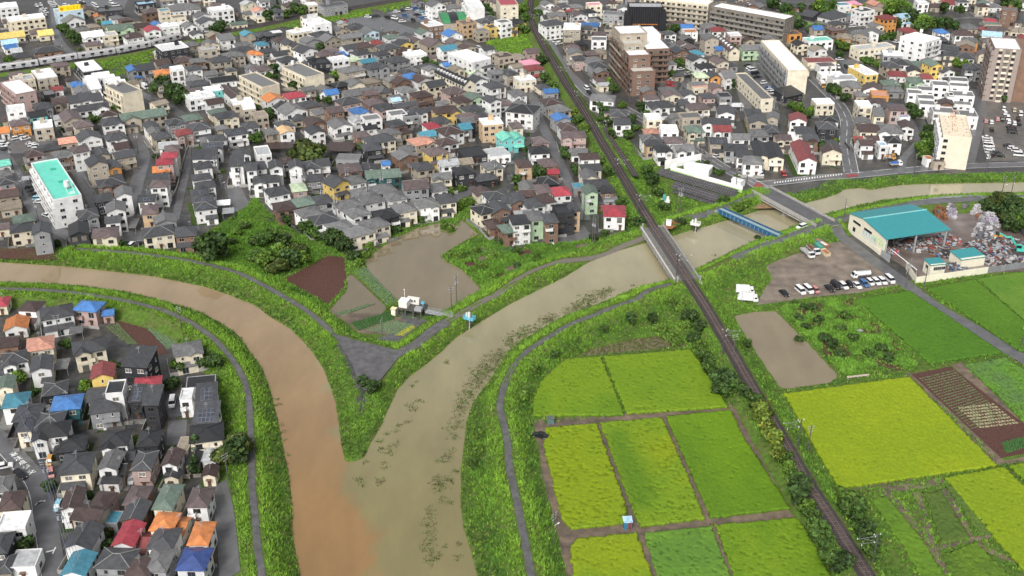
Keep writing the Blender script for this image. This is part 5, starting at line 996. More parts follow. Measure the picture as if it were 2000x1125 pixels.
# each line: x y (roof centre), width of the front (all in quarter pixels of the photograph, from the tile's corner), depth in metres,
# slope of the front edge in hundredths, roof type, roof colour, wall colour, storeys
TILES = {
(0, 0): """60 40 130 14 -10 f w w 3
200 135 245 12 -12 f w c 3
75 262 200 12 -12 g y c 1
300 232 130 10 -12 h m c 1
350 245 110 9 -12 g y c 1
565 145 150 9 -14 G g w 2
772 107 85 7 -12 G o t 1
830 165 75 6 -12 g c t 1
860 70 190 12 -8 f g k 2
675 60 110 10 -10 G n t 1
905 122 90 8 -14 h g w 1
975 138 90 8 -14 h n b 1
710 190 110 8 -14 h t t 1
930 205 180 10 -14 g e n 2
715 255 150 12 -14 g w w 2
850 262 110 9 -12 f l c 2
720 328 120 7 -12 g m c 1
370 375 210 9 -12 h d b 1
75 350 90 7 -14 g b w 1
68 315 110 8 -14 g L w 1
120 382 80 7 -14 g l g 1
165 420 130 8 -14 h d t 1
1135 20 130 9 -12 f L k 2
1180 72 130 9 -12 h m b 2
1280 75 75 7 -12 f c c 3
1430 45 260 14 -8 h g w 1
1390 128 100 8 -12 f t c 2
1420 162 90 6 -12 f w w 1
1475 185 95 8 -14 G g w 2
1575 105 120 8 -14 G g w 2
1610 152 130 9 -14 G d w 2
1720 65 165 11 -12 f w w 3
1820 70 60 6 -12 g d p 1
1862 168 130 5 -12 g e c 1
1090 185 110 8 -14 g n t 2
1185 215 110 10 -12 G R w 2
1220 172 70 7 -14 G b w 2
1320 195 130 9 -12 f w w 2
1035 265 130 9 -14 h n w 2
1530 245 90 7 -14 G d w 1
1340 360 190 14 -15 f w k 3
1480 330 110 9 -14 h g t 2
1640 325 110 8 -14 G g c 2
1760 285 120 8 -14 s g w 2
1930 250 90 8 -14 G c t 2
1620 375 120 9 -12 f l t 3
1890 370 160 9 -14 h d t 2
1820 410 150 9 -14 h g t 2
1715 450 150 9 -14 h d t 2
1975 395 70 7 -14 h o w 2
1265 475 110 8 -14 g n t 1
1430 450 150 10 -14 h n t 1
1320 505 110 8 -14 h d w 1
1380 530 95 7 -12 f w w 3
1265 545 120 8 -14 h o y 2
1510 515 110 8 -14 h d w 2
1035 520 90 9 -14 G b g 2
1120 510 140 10 -14 g d g 2
1985 525 60 8 -14 G m w 2
185 605 130 10 -15 f l c 2
130 565 120 8 -14 h m c 1
345 575 135 18 -15 f w t 2
440 675 85 6 -14 g r w 1
690 515 135 20 -15 f w k 2
785 575 130 5 -12 f w w 2
825 597 130 5 -12 f w w 2
870 617 130 5 -12 f w w 2
910 637 130 5 -12 f w w 2
710 632 75 22 -15 g w w 2
540 605 60 6 -14 h n t 1
595 640 90 8 -14 h b t 2
630 690 100 9 -14 G g w 2
575 770 85 8 -14 s d w 2
660 755 85 8 -14 s d w 2
748 752 85 8 -14 s d w 2
720 820 230 7 -14 g d w 2
840 865 130 8 -14 h n w 1
1110 880 330 10 -15 g e t 2
875 930 160 9 -14 h d w 2
545 895 130 14 -16 G m t 2
640 950 130 9 -16 h m t 2
330 810 130 9 -14 h d g 2
290 875 130 7 -14 g k a 2
460 770 110 9 -14 g n t 2
120 840 130 9 -12 f w w 3
150 940 140 8 -14 h m o 2
335 970 140 11 -12 f w t 2
30 1000 70 7 -14 g o w 1
525 1080 140 7 -14 g s t 1
690 1050 170 10 -16 G d w 2
900 1050 150 9 -16 h d w 2
1175 960 100 8 -16 G d w 2
1255 1040 130 8 -16 h d t 2
1200 1005 90 7 -16 G g c 2
1365 930 140 8 -16 h d g 2
1425 1010 130 8 -16 h r p 2
1550 970 150 9 -16 h d w 2
1490 900 150 8 -16 h e p 2
1760 880 160 9 -16 h d c 2
1700 855 140 8 -16 h e c 1
1690 1060 130 8 -16 h d w 2
1840 1010 160 9 -16 h S w 2
1950 960 120 8 -16 h d w 2
1265 630 110 8 -14 h S t 2
1500 595 120 8 -14 h g g 1
1540 635 150 8 -14 h d g 1
1640 555 100 7 -14 g g g 1
1560 740 200 10 -14 f w w 2
1665 690 130 8 -14 f w a 2
1800 700 90 20 -16 G n w 2
1890 790 160 9 -12 f w t 2
1940 830 100 8 -10 f w t 2
1740 605 200 7 -12 g k w 1
250 740 110 7 -14 g m t 1
380 720 80 8 -14 f g k 1
60 905 100 8 -14 h n t 1
1010 950 110 8 -14 h d t 1""",
(500, 0): """20 65 90 8 -14 G s w 2
60 115 130 8 -12 f l c 1
160 70 75 8 -14 h d g 2
280 20 140 9 -14 h n t 1
430 30 80 8 -12 f w c 2
600 35 190 9 -14 f d g 2
65 255 130 9 -14 h d k 2
145 232 110 6 -12 c w g 1
335 240 145 9 -18 f w c 2
190 295 110 8 -16 h n g 2
250 320 95 8 -16 G S c 2
300 335 80 8 -16 G d c 2
40 325 85 8 -16 h c w 2
10 400 60 7 -16 h o w 2
90 380 100 8 -16 h d g 1
175 405 110 7 -16 g d w 1
420 300 120 9 -18 G g g 2
500 250 130 9 -18 h d w 2
570 290 130 9 -18 G g t 2
725 270 170 8 -16 g g t 2
645 215 95 8 -16 G g t 1
775 195 130 10 -14 h d t 1
880 230 120 9 -16 G g l 2
385 375 130 10 -20 G d w 2
240 450 125 8 -18 h d w 2
490 475 140 10 -12 f k k 3
640 455 130 8 -16 f w w 3
545 400 90 8 -18 G m g 1
600 375 90 8 -18 h m w 1
670 405 80 7 -18 g b w 1
725 355 110 8 -18 g d w 2
820 395 130 8 -18 h d w 2
830 340 150 9 -18 h n t 2
895 295 70 7 -18 G e w 2
925 320 75 7 -18 g r w 2
760 448 90 7 -16 g v t 1
865 460 120 7 -16 g c t 2
975 400 110 8 -18 h d g 2
930 500 160 9 -18 h d g 2
740 525 170 9 -18 h g t 2
140 475 80 7 -14 f n c 1
50 520 110 9 -16 h m w 2
1400 20 120 9 -14 G g w 3
1530 40 130 9 -14 h g w 2
1745 85 140 9 -14 h g w 2
1825 130 120 9 -14 h d g 2
1775 150 90 8 -14 h d w 2
1375 185 120 11 -14 f w b 3
1310 235 110 8 -16 G e w 2
1645 170 115 9 -14 f m q 3
1760 235 95 7 -14 f g t 2
1845 205 90 8 -16 f n y 2
1930 165 95 8 -16 f g w 3
1990 180 70 8 -16 h d y 2
1060 270 120 8 -16 h e w 1
1200 265 100 8 -16 G d w 1
1240 300 100 9 -16 G m c 1
1145 320 115 8 -18 G d y 2
1530 250 120 9 -16 G b w 2
1030 350 150 9 -18 h d t 2
1150 380 140 9 -16 h n b 1
1240 415 150 9 -14 f w w 2
1100 450 150 9 -18 h d g 2
1380 320 140 12 -18 G m t 2
1490 360 130 8 -16 g c w 2
1490 485 90 7 -16 g b w 1
1340 505 150 10 -20 h d t 1
1790 490 120 8 -16 h d w 2
1930 430 130 9 -14 f n t 2
1700 545 110 7 -16 G v w 1
1880 545 110 8 -18 h g g 2
1970 545 110 9 -18 h d t 2
1730 605 120 8 -18 G d w 2
1860 650 140 9 -18 h d w 2
665 640 140 8 -18 h k k 1
770 635 140 9 -18 G g c 1
885 615 140 9 -18 h t t 1
835 700 330 9 -12 g g t 1
580 705 110 7 -14 g b w 1
530 685 120 8 -16 G g w 1
720 770 170 9 -18 h d p 2
1180 540 110 8 -18 h d b 2
1215 575 110 8 -18 h b g 2
1290 600 130 9 -20 G n w 2
1390 640 150 8 -18 g d c 2
1160 680 120 8 -18 h g w 2
1290 720 140 9 -18 h n b 2
1100 740 120 7 -16 g g w 1
1085 760 75 6 -16 g L w 1
1540 690 150 9 -18 h m p 2
295 725 150 9 -16 h R w 2
130 750 140 9 -18 G o w 2
195 800 140 9 -18 h d w 1
280 840 180 10 -20 G g w 2
400 800 170 9 -18 h d o 2
490 850 110 9 -18 h g t 2
605 840 120 8 -16 g m b 3
800 845 120 8 -18 h b w 2
920 780 140 9 -18 h m b 2
995 815 140 9 -18 h d p 2
1160 800 180 7 -18 g d p 2
1240 850 140 9 -18 h d w 2
1480 840 200 9 -12 h n y 2
1600 760 130 9 -18 h n t 2
1700 740 130 9 -18 G e n 2
1840 760 100 8 -20 G d w 3
1690 830 150 9 -18 h d n 2
1660 890 150 9 -18 h m t 2
1640 925 110 8 -16 g g k 2
220 950 130 8 -18 h d w 1
30 890 100 8 -14 f t t 2
120 1010 100 8 -18 h g t 2
225 1000 115 8 -16 G q w 2
455 1000 120 9 -18 G d w 2
455 935 140 9 -18 G n b 2
650 950 150 10 -18 G g w 2
900 915 130 8 -14 f g w 3
880 970 110 7 -14 g k w 2
1080 945 150 9 -18 h d b 2
1100 880 130 8 -14 f g w 2
1200 890 110 7 -14 f k g 2
1040 1010 140 9 -18 h g t 2
1370 960 115 8 -16 h R w 2
1440 920 120 8 -18 h d t 2
1330 1030 130 7 -16 g c t 2
1510 1000 170 10 -20 h n w 2
1620 970 100 8 -16 g c g 2
820 1030 110 8 -16 h m b 2
960 1065 220 9 -18 h d c 2
1290 1080 170 10 -22 h s t 2
1480 1085 160 9 -20 h n w 2
1835 945 165 9 -8 f w q 3
1955 1050 130 9 -14 G E a 2
430 640 90 7 -16 G g w 1
1060 600 110 8 -18 h g t 1
1000 690 90 7 -18 h d t 1
330 900 120 8 -18 h d t 1
1150 1000 100 8 -18 h n t 1
1760 880 110 8 -18 h d t 2""",
(1000, 0): """275 15 90 8 -10 G g w 2
235 60 95 8 -10 G g w 1
400 30 80 8 -8 h d w 2
435 62 95 8 -8 h r t 1
500 35 110 8 -5 h g t 1
350 100 140 9 -8 h g t 2
275 120 90 8 -8 g d w 1
310 165 170 10 -12 h d w 3
515 100 130 9 -8 G m w 2
595 75 120 8 -8 h k w 2
640 30 110 8 -5 f P c 3
720 50 100 8 0 h d w 2
770 75 100 7 0 g n w 1
800 100 165 8 6 f g g 2
870 45 110 8 0 G g w 2
470 205 135 14 2 f w t 3
580 200 100 8 2 h d t 2
610 180 140 7 3 g b t 1
800 215 145 12 4 f k t 2
680 300 120 9 2 f g w 2
540 320 110 8 0 h k k 1
450 345 90 8 0 f n b 1
490 390 120 8 -5 G g t 2
530 440 110 8 -5 h d p 2
620 400 110 8 -5 h m b 1
690 385 90 8 -5 h t t 1
630 450 140 9 -8 h g g 2
670 490 120 9 -8 h d g 2
20 155 130 9 -14 h k y 2
35 430 90 7 -14 f t t 1
135 470 140 8 -12 h P w 1
170 512 140 8 -12 h r t 2
150 385 110 7 -12 g m p 1
30 500 90 7 -14 g t w 1
1270 78 220 9 -10 f w q 2
1395 135 150 8 -12 g m t 1
1280 165 110 8 -12 g m t 1
1360 195 110 8 -5 g b w 1
1390 240 105 8 -3 f o w 2
1360 285 110 8 -5 G g k 2
1540 190 130 9 -3 h g g 2
1605 215 120 8 -3 h r w 2
1545 280 120 9 -5 G g t 3
1735 265 95 8 -3 f w p 2
1865 360 165 8 -3 g g n 2
1205 330 80 8 -8 G d t 2
1150 320 110 8 -5 f g g 1
1260 345 90 8 -8 G g t 2
1310 380 120 9 -8 G d b 2
1400 355 90 8 -5 G m b 2
1445 395 90 8 -8 h c w 2
1440 440 130 8 -12 G S w 2
1620 365 90 7 -5 g b t 1
1620 460 110 9 -12 G m c 2
1715 485 80 8 -5 h d g 1
1510 500 150 8 -8 h k w 2
1130 375 80 7 -5 g r w 1
1475 570 110 8 -5 h v c 2
1575 570 90 8 -5 G d o 2
1680 570 110 10 -8 g g w 2
1460 665 130 7 -5 f s c 1
1440 640 130 7 -5 g g c 1
1590 660 90 8 -5 G m p 2
1375 715 110 8 -5 G d w 2
1525 730 110 8 -5 h d p 2
1655 740 100 8 -3 f k g 2
1340 780 90 8 -5 h d g 2
1160 800 210 9 -8 h d w 2
1275 832 140 8 -8 h d t 1
1450 815 170 9 -5 h m c 2
1390 900 160 8 -5 f g t 2
1670 850 140 10 2 G d w 2
1890 860 130 9 3 h d t 2
1920 920 150 9 3 G d t 2
1100 910 125 9 -3 f w c 2
1590 930 230 8 2 g d w 2
1640 985 150 8 2 g r w 2
1425 990 140 9 -3 h e c 2
1225 1000 140 9 0 f w w 2
1085 1010 120 8 -3 h s p 1
1100 1060 140 9 -5 h d t 2
1260 1075 150 8 -3 h m w 2
1610 1080 140 8 2 g S t 2
1930 1020 150 9 0 h g g 2
100 610 140 9 -12 f w c 2
245 660 110 8 -12 h d c 1
295 692 120 7 -10 g b g 1
300 775 140 9 -12 h n g 2
370 830 140 9 -14 h g t 2
380 900 130 8 -12 G b g 2
430 970 130 9 -8 h n w 2
85 830 230 12 10 h k w 3
40 710 120 9 -12 h g w 2
30 960 90 8 -10 h m c 2
30 1045 100 8 -14 G E a 2
220 1078 120 8 -8 h m p 2
480 1030 200 9 -2 h m p 2
710 745 200 9 6 h g w 2
830 865 140 9 4 h d t 2
860 930 140 9 0 h d w 2
760 840 90 8 4 h d t 1
1760 800 110 6 0 c w g 1
1290 560 90 8 -8 h d t 1
1240 470 80 8 -5 h g w 1""",
(1500, 0): """225 30 200 9 14 g d b 1
350 100 140 9 -25 G d k 1
500 105 210 14 -22 h d w 1
580 30 110 8 -5 f c w 2
665 12 120 8 -5 h P y 2
745 75 130 9 -12 f k w 3
840 15 100 9 -10 G s p 2
840 60 80 8 -10 g t c 2
925 120 130 9 -12 h r o 3
630 110 70 7 -5 f c g 1
540 165 110 8 -8 h d t 2
530 210 130 8 -8 h m b 1
380 205 85 7 -5 g b t 2
190 255 110 8 -8 f d o 2
250 325 100 8 -8 G k c 2
390 305 210 9 -6 f E w 2
600 270 120 9 8 h t o 2
720 250 140 9 8 G g t 2
815 230 120 9 8 G g w 2
820 360 330 9 -10 f l c 2
970 415 150 9 5 f w g 2
400 465 240 10 -3 f r c 1
450 500 140 8 -5 f m w 1
745 545 115 17 -9 f w y 2
1045 110 95 8 -8 g L w 2
1095 220 120 9 -8 h r t 2
1355 230 100 8 -3 h b w 2
1330 292 150 8 2 h d k 1
1565 195 130 9 0 h g t 1
1525 245 150 9 3 h n w 2
1580 297 120 8 5 h g o 2
1550 335 140 9 8 G t b 2
1400 360 180 9 10 g d w 2
1440 405 130 8 8 h d c 2
1540 420 150 9 8 h d w 2
1690 215 70 7 0 G r t 1
1750 255 150 8 8 g L w 1
1730 302 130 8 3 h m t 1
1760 215 110 8 3 g m t 1
1855 215 60 7 0 G m t 2
1745 145 100 8 0 h R w 1
1750 180 130 7 3 f e t 1
1890 70 110 10 8 f g b 4
1310 30 120 8 0 g n t 1
1400 10 100 8 0 g r w 1
1200 15 90 8 0 f w w 2
1700 20 120 8 0 G e w 1
1760 30 120 8 0 h g w 1
1970 150 90 8 5 h d t 2
1990 270 70 8 5 h r w 1
1040 470 150 9 5 h d w 2
960 490 130 9 -5 h d t 2
1170 480 90 8 3 h e t 2
1290 480 110 9 -8 G e y 3
1380 530 120 9 -8 G S w 2
1600 510 140 9 5 h S g 2
1010 560 150 9 3 h r w 1
1140 530 110 8 5 G k c 2
1240 580 90 8 3 h r w 2
1150 610 120 8 2 h e n 2
960 632 150 8 2 h e t 1
990 682 140 8 2 h g g 1
490 570 190 7 -3 f w w 1
580 603 200 9 -3 f l w 2
650 645 160 9 5 h g t 2
730 715 110 8 3 h g t 1
820 672 150 9 8 G n w 2
870 730 130 9 5 f s o 2
160 712 180 9 -22 s k k 1
430 790 150 8 -2 f w c 2
235 905 140 9 5 G r w 2
20 760 90 8 5 h g g 1
40 890 100 8 8 G g t 2
30 990 110 9 5 h d k 2
480 910 140 8 3 h k w 1
460 965 160 9 2 h d k 2
290 1000 160 9 3 h d w 2
220 1050 120 8 3 f w w 1
340 1058 120 8 3 G d b 2
745 810 110 9 2 f w c 3
860 870 90 8 3 s g c 2
1010 820 140 9 2 h m p 3
1045 895 90 8 -2 f b w 2
740 930 130 8 5 G g t 2
800 985 190 9 3 h n c 2
950 990 200 10 6 h g w 2
1080 960 120 9 6 G n w 2
815 1072 100 8 2 g n w 1
980 1072 120 8 2 h k w 2
1880 470 100 9 5 h d t 1""",
(0, 260): """20 215 90 7 -18 g E w 1
30 290 90 8 -18 h g t 1
40 350 110 8 -18 h d g 2
50 395 120 7 -14 g s p 1
60 450 160 8 -14 g n t 1
80 540 160 9 -14 g t t 1
180 642 160 8 -16 h e t 1
165 715 170 8 -14 h d c 2
320 728 140 9 -12 G d g 3
610 730 150 11 -14 G k k 2
680 605 150 9 -16 h d g 2
820 752 200 9 -10 h m c 2
900 560 150 9 -12 G g w 3
880 650 120 7 -10 g d w 2
800 482 130 9 -18 h d k 2
960 442 130 9 -12 G g w 3
860 360 200 9 -16 h d b 2
780 135 110 9 -18 G d t 2
750 205 140 9 -18 G d t 3
870 230 110 10 -18 G d o 2
960 145 150 9 -18 g d t 2
940 82 110 8 -16 g n w 2
500 145 160 9 -18 h g b 2
620 105 120 8 -16 h m w 3
375 92 150 9 -16 h d t 1
260 135 130 8 -16 h n p 2
240 185 110 7 -16 g g t 1
370 205 130 9 -16 G g g 1
1340 100 115 8 -8 h m c 3
1320 150 125 7 -8 h R w 3
1285 200 135 7 -8 h R p 3
1260 260 135 7 -8 g o t 2
1250 320 135 8 -6 g d w 2
1245 372 140 8 -5 h m w 3
1205 422 125 8 -8 h d w 2
1150 485 140 8 -5 g S w 2
1170 575 125 9 -8 h m q 2
1230 742 240 9 -14 h d c 2
1450 745 170 9 -10 h d b 2
1660 82 160 9 -8 g S w 2
1560 160 120 8 -6 s d w 2
1650 160 100 8 -6 s d w 2
1580 232 135 8 -14 h d w 2
1570 320 145 7 -14 h d w 2
1600 382 150 7 -14 h d w 2
1555 440 140 7 -12 h S w 2
1580 492 165 7 -12 h S w 2
1600 545 175 8 -12 h S w 2
1735 520 140 6 -8 c w g 1
1780 582 110 6 -8 c l g 1
1850 212 110 9 -6 s d w 3
1960 240 90 9 -8 h d w 3
1040 680 60 10 -4 c g g 1
195 330 70 5 -10 c l g 1""",
(500, 260): """50 135 110 12 -12 f l w 2
20 232 110 9 -12 h d w 2
80 338 210 8 -6 h d w 2
150 228 105 8 -10 G d w 3
225 195 90 8 -10 g n w 2
305 228 110 8 -8 G d w 3
430 228 130 9 -12 h d w 2
515 210 110 8 -12 g d w 2
200 75 320 9 -4 c n k 1
660 85 240 12 4 c n k 1
725 182 190 8 2 f g g 1
900 88 150 9 -12 h d k 2
1160 152 160 9 -20 G g b 2
1200 98 150 8 -20 h g t 1
1400 122 160 9 -18 h m y 2
1300 238 150 9 -16 h d t 2
730 250 180 10 -10 h m b 2
880 248 110 8 -10 G d w 1
925 300 150 10 -8 g e T 2
1055 292 140 10 -8 g e T 2
630 362 150 9 -30 G d y 2
770 342 130 9 -20 h g w 2
830 440 140 9 -22 h g g 2
990 412 170 9 -20 h g g 2
1085 470 150 9 -18 h g w 2
1240 382 200 9 -10 g m g 3
1410 402 140 9 -15 h g w 2
1480 490 140 9 -14 h d c 2
1150 560 180 9 -16 h g c 2
1330 522 160 9 -14 h g w 2
900 490 160 9 -22 h g w 2
715 532 190 9 -24 h g w 2
780 592 160 9 -24 h g w 2
1010 608 170 9 -20 h k k 2
510 497 150 9 -18 h d g 2
370 512 160 9 -20 h e b 2
330 402 120 9 -12 h v p 2
160 432 160 9 -20 h d w 2
215 548 150 9 -18 h n b 2
410 592 170 9 -25 h g w 2
520 642 200 9 -22 h d w 2
650 702 180 9 -24 h g w 2
920 682 190 9 -26 h g c 2
790 742 210 9 -28 h g c 2
1620 270 160 9 -12 h k k 2
1625 202 130 7 -12 g t t 1
1690 140 200 12 -14 f k k 1
1880 142 170 11 -14 f l w 1
1840 232 140 9 -16 h g c 2
1790 322 180 8 -14 h d k 1
1870 462 180 9 -16 h d w 2
1970 490 120 8 -16 h d g 2
1780 572 150 9 -25 h k c 2
1890 562 150 9 -16 G d b 2
1850 690 110 8 -16 h n b 1
1960 722 110 8 -16 h e b 2
1010 215 70 5 -10 g b w 1""",
(1000, 260): """90 217 120 9 -8 h n q 2
210 112 160 9 -6 h k w 2
280 212 150 9 -8 h m b 2
312 275 100 7 -8 g R b 1
520 128 140 8 -4 g g w 1
610 247 170 8 -6 g d c 2
600 307 130 9 -8 G g c 2
120 397 120 9 -10 G g t 1
240 412 120 9 -8 h m t 2
280 352 150 9 -8 h k k 1
380 432 150 9 -8 h R w 2
110 452 130 7 -6 g n b 1
40 492 130 9 -10 G d b 2
160 522 160 9 -16 h d w 2
250 492 140 9 -16 h n w 2
60 652 150 9 -8 h k w 3
170 622 140 9 -8 h g n 3
292 642 120 9 -8 h d b 3
400 592 140 9 -8 f k k 3
470 552 100 9 -8 h d q 3
660 375 200 9 -3 h d g 2
610 425 110 8 -6 G e n 3
740 415 110 8 -3 h k b 2
640 502 140 8 -3 h d b 1
760 492 120 7 -3 f g g 1
800 585 180 11 2 h R w 2
1080 22 150 9 -3 h g w 2
1105 55 150 8 -5 h d q 2
1180 102 130 8 -5 h k w 2
1340 95 160 8 -4 g g w 2
1750 92 190 9 4 h d g 2
1820 142 140 9 4 h d w 2
1880 192 160 9 4 h g w 2
1940 110 115 20 2 G k c 2
515 405 90 6 -4 f c g 1""",
(1500, 260): """280 130 150 24 2 G r w 2
45 120 130 20 2 G k c 2
340 22 100 8 2 h n b 2
500 62 110 8 0 h d w 1
760 52 110 8 0 g n w 2
890 82 60 6 0 f L w 2
1255 187 60 5 -4 f o w 1
1325 207 90 5 -4 f n t 1
700 30 80 7 0 g r w 1""",
(0, 540): """20 170 70 8 -8 h R c 1
240 205 170 8 5 h n w 2
440 250 250 10 -18 H d w 2
690 205 215 8 8 h b p 2
125 345 190 9 -12 G o w 1
310 495 210 10 -16 H s c 2
110 605 205 9 -18 H d w 2
690 515 250 10 -20 H d c 2
320 655 170 10 -14 G d w 2
800 715 190 9 -12 G r y 2
1090 620 220 11 6 s d k 3
1150 805 220 8 -10 h R w 2
1460 535 230 9 -18 h g c 2
430 845 200 9 -14 h d k 1
40 805 140 8 -12 G e c 2
120 935 200 9 -10 h c w 2
520 955 240 9 -10 h b T 2
760 892 150 9 -10 g d g 2
820 975 250 9 -12 H d g 2
905 862 140 9 -8 f k w 3
1075 905 120 8 -4 s S k 2
1195 922 130 9 -2 s d k 3
220 1035 220 10 -8 H d k 2
390 1090 220 9 -8 H d k 2
1615 895 175 9 -10 s S w 2
1570 815 240 8 -10 f k g 1
1615 1055 205 10 -6 s S w 2
1460 915 100 7 -6 f w w 2
60 485 180 8 -12 g n b 1
480 655 130 8 -10 c g g 1
590 390 130 6 -12 c g g 1
20 700 90 8 -12 h d w 1
840 255 90 5 -12 g b p 1""",
(0, 820): """400 45 285 9 -10 H k w 2
200 5 130 8 -8 h d c 2
550 155 255 9 -10 h k k 1
600 310 255 11 -9 H d c 2
905 112 220 9 -8 H k w 2
1165 112 185 9 -5 H k k 2
865 292 165 9 0 G g w 2
870 432 150 4 0 g k w 1
1125 290 175 10 -2 H d p 2
1345 270 145 8 2 G n w 2
1345 395 140 4 2 G k c 1
1640 240 130 7 -3 H l w 1
1640 372 125 5 0 G n c 1
1610 72 275 10 -12 H k c 2
90 600 190 9 -10 H n c 2
110 785 230 8 -8 f w w 2
200 1075 215 8 -6 f l w 1
565 592 165 10 -8 G n w 2
700 697 255 7 12 g n t 2
795 600 170 8 8 H n p 2
650 885 235 10 4 G d w 2
610 1095 210 9 3 G c w 2
1072 562 180 9 2 H m b 2
1055 685 190 9 2 G d b 2
890 755 95 6 3 f c g 1
1000 865 190 10 4 G R w 2
1110 930 70 9 4 g r w 1
1310 570 175 12 2 H e c 2
1560 575 185 9 0 H m w 2
1285 765 200 8 4 H o c 2
1405 800 80 8 4 g o c 1
1572 855 175 10 0 H o w 2
1280 895 220 9 3 H d w 2
910 1050 310 8 3 h d g 2
1240 1065 205 9 3 H g g 2
1515 1055 245 9 2 H B w 2
25 470 100 8 -10 h g w 2
15 930 70 9 -8 h d k 2
1520 260 55 9 0 G k t 1
940 350 60 8 0 g k t 1
50 1090 70 8 -6 h d t 1
1090 1120 200 8 2 h n w 2
1440 180 60 8 -3 f t t 1
1000 250 90 6 -4 g d w 1"""}
WM['q'] = wallmat('tan', (.50, .36, .23)); WALL['q'] = ('tan', (.50, .36, .23))
for (ox, oy), txt in TILES.items():
    for ln in txt.strip().splitlines():
        a = ln.split()
        house(ox+float(a[0])/4, oy+float(a[1])/4, float(a[2]), float(a[3]), float(a[4])/100, a[5], a[6], a[7], int(a[8]))
print('HOUSES', len(HOUSES))
# ------------------------------------------------------------------ landmark blocks (roof corners traced: front-left, front-right, back-right, back-left)
def quad_fit(q, z):
    P = [np.array(G(x, y, z)) for x, y in q]; c = sum(P)/4
    u = (P[1]-P[0])+(P[2]-P[3]); v = (P[3]-P[0])+(P[2]-P[1])
    w, d = np.linalg.norm(u)/2, np.linalg.norm(v)/2
    ru = math.atan2(u[1], u[0]); rv = math.atan2(v[1], v[0])-math.pi/2
    while rv-ru > math.pi: rv -= 2*math.pi
    while rv-ru < -math.pi: rv += 2*math.pi
    return tuple(c), w, d, (ru*w+rv*d)/(w+d)
def blockq(q, fl, wall, roof, label, fh=2.85, **k):
    c, w, d, rot = quad_fit(q, fl*fh+0.4)
    return block(0, 0, w, d, rot, fl, wall, roof, label, loc=c, fh=fh, **k), w, d
def T4(ox, oy, pts): return [(ox+x/4, oy+y/4) for x, y in pts]
def roof_tank(t, x, y, z, r=1.1, h=2.2):
    b = MB(); b.cone((x, y, z+.9), (x, y, z+.9+h), r, r*.95, 12)
    for a in range(4): b.bar((x+math.cos(a*1.57+.8)*r*.7, y+math.sin(a*1.57+.8)*r*.7, z), (x+math.cos(a*1.57+.8)*r*.7, y+math.sin(a*1.57+.8)*r*.7, z+.9), .08)
    b.build('water_tank', M_TRIM, t)
W_, C_, T_, K_ = WM['w'], WM['c'], WM['t'], WM['k']
M_TURQ = mat('turquoise_roof_paint', (0.13, 0.60, 0.47), 0.35, 0.4, nscale=.4, nvar=.08)
t, w, d = blockq([(106, 391), (162, 382), (110, 312), (58, 320)], 4, W_, M_TURQ, 'white four-storey apartment block with turquoise flat roof', bal=('l',), sides=('f',), fh=2.7)
for yy in (-.1, .25): 
    b = MB(); b.box(-.9, .9, -.7, .7, 11.2, 11.7); b.build('roof_hatch', mat('green_hatch', (.05, .36, .25), .5, .3), t, (w*.12, yy*d, 0))
roof_tank(t, w*.2, -d*.28, 11.2)
b = MB()
for k in range(6): b.bar((w*.12, -d*.42+k*.5, 11.25), (w*.35, -d*.42+k*.5, 11.25), .06)
for sx in (.12, .35): b.bar((w*sx, -d*.42, 11.25), (w*sx, -d*.25, 13), .08)
b.build('roof_pipes', M_TRIM, t)
M_PINK = WM['p']
blockq(T4(0, 0, [(120, 747), (272, 712), (160, 620), (8, 648)]), 3, M_PINK, RM['w'], 'pink three-storey apartment block with white roof by the train', bal=('l',), sides=('f',))
t, w, d = blockq(T4(0, 0, [(958, 742), (1112, 708), (965, 640), (820, 672)]), 4, C_, RM['g'], 'cream four-storey apartment block with a white water tank on its grey roof', bal=('l',), sides=(), fh=2.75)
roof_tank(t, -w*.05, d*.3, 11.4)
t, w, d = blockq(T4(0, 0, [(2048, 692), (2182, 655), (2000, 572), (1865, 592)]), 3, C_, RM['g'], 'left of two cream three-storey apartment blocks among small houses', bal=('l',), sides=())
t, w, d = blockq(T4(500, 0, [(383, 612), (527, 580), (345, 492), (210, 525)]), 3, C_, RM['g'], 'right of two cream three-storey apartment blocks among small houses', bal=('l',), sides=())
roof_tank(t, 0, d*.42, 9, .9, 1.8)
t, w, d = blockq(T4(500, 0, [(470, 208), (576, 178), (505, 140), (345, 152)]), 3, W_, RM['w'], 'white office building with a tall blank sign slab by the far railway', sides=('f', 'l'), bal=())
b = MB(); b.box(-w*.45, w*.15, 1.5, 1.9, 8.9, 13.4); b.build('sign_slab', W_, t)
b = MB(); b.box(-1, 2.4, -1.5, 1, 8.95, 10.6); b.build('rooftop_plant', W_, t)
blockq(T4(500, 0, [(1690, 500), (1800, 462), (1650, 380), (1535, 422)]), 3, W_, RM['w'], 'big white block with bright white roof beside the road to the crossing', sides=('f', 'l'), bal=())
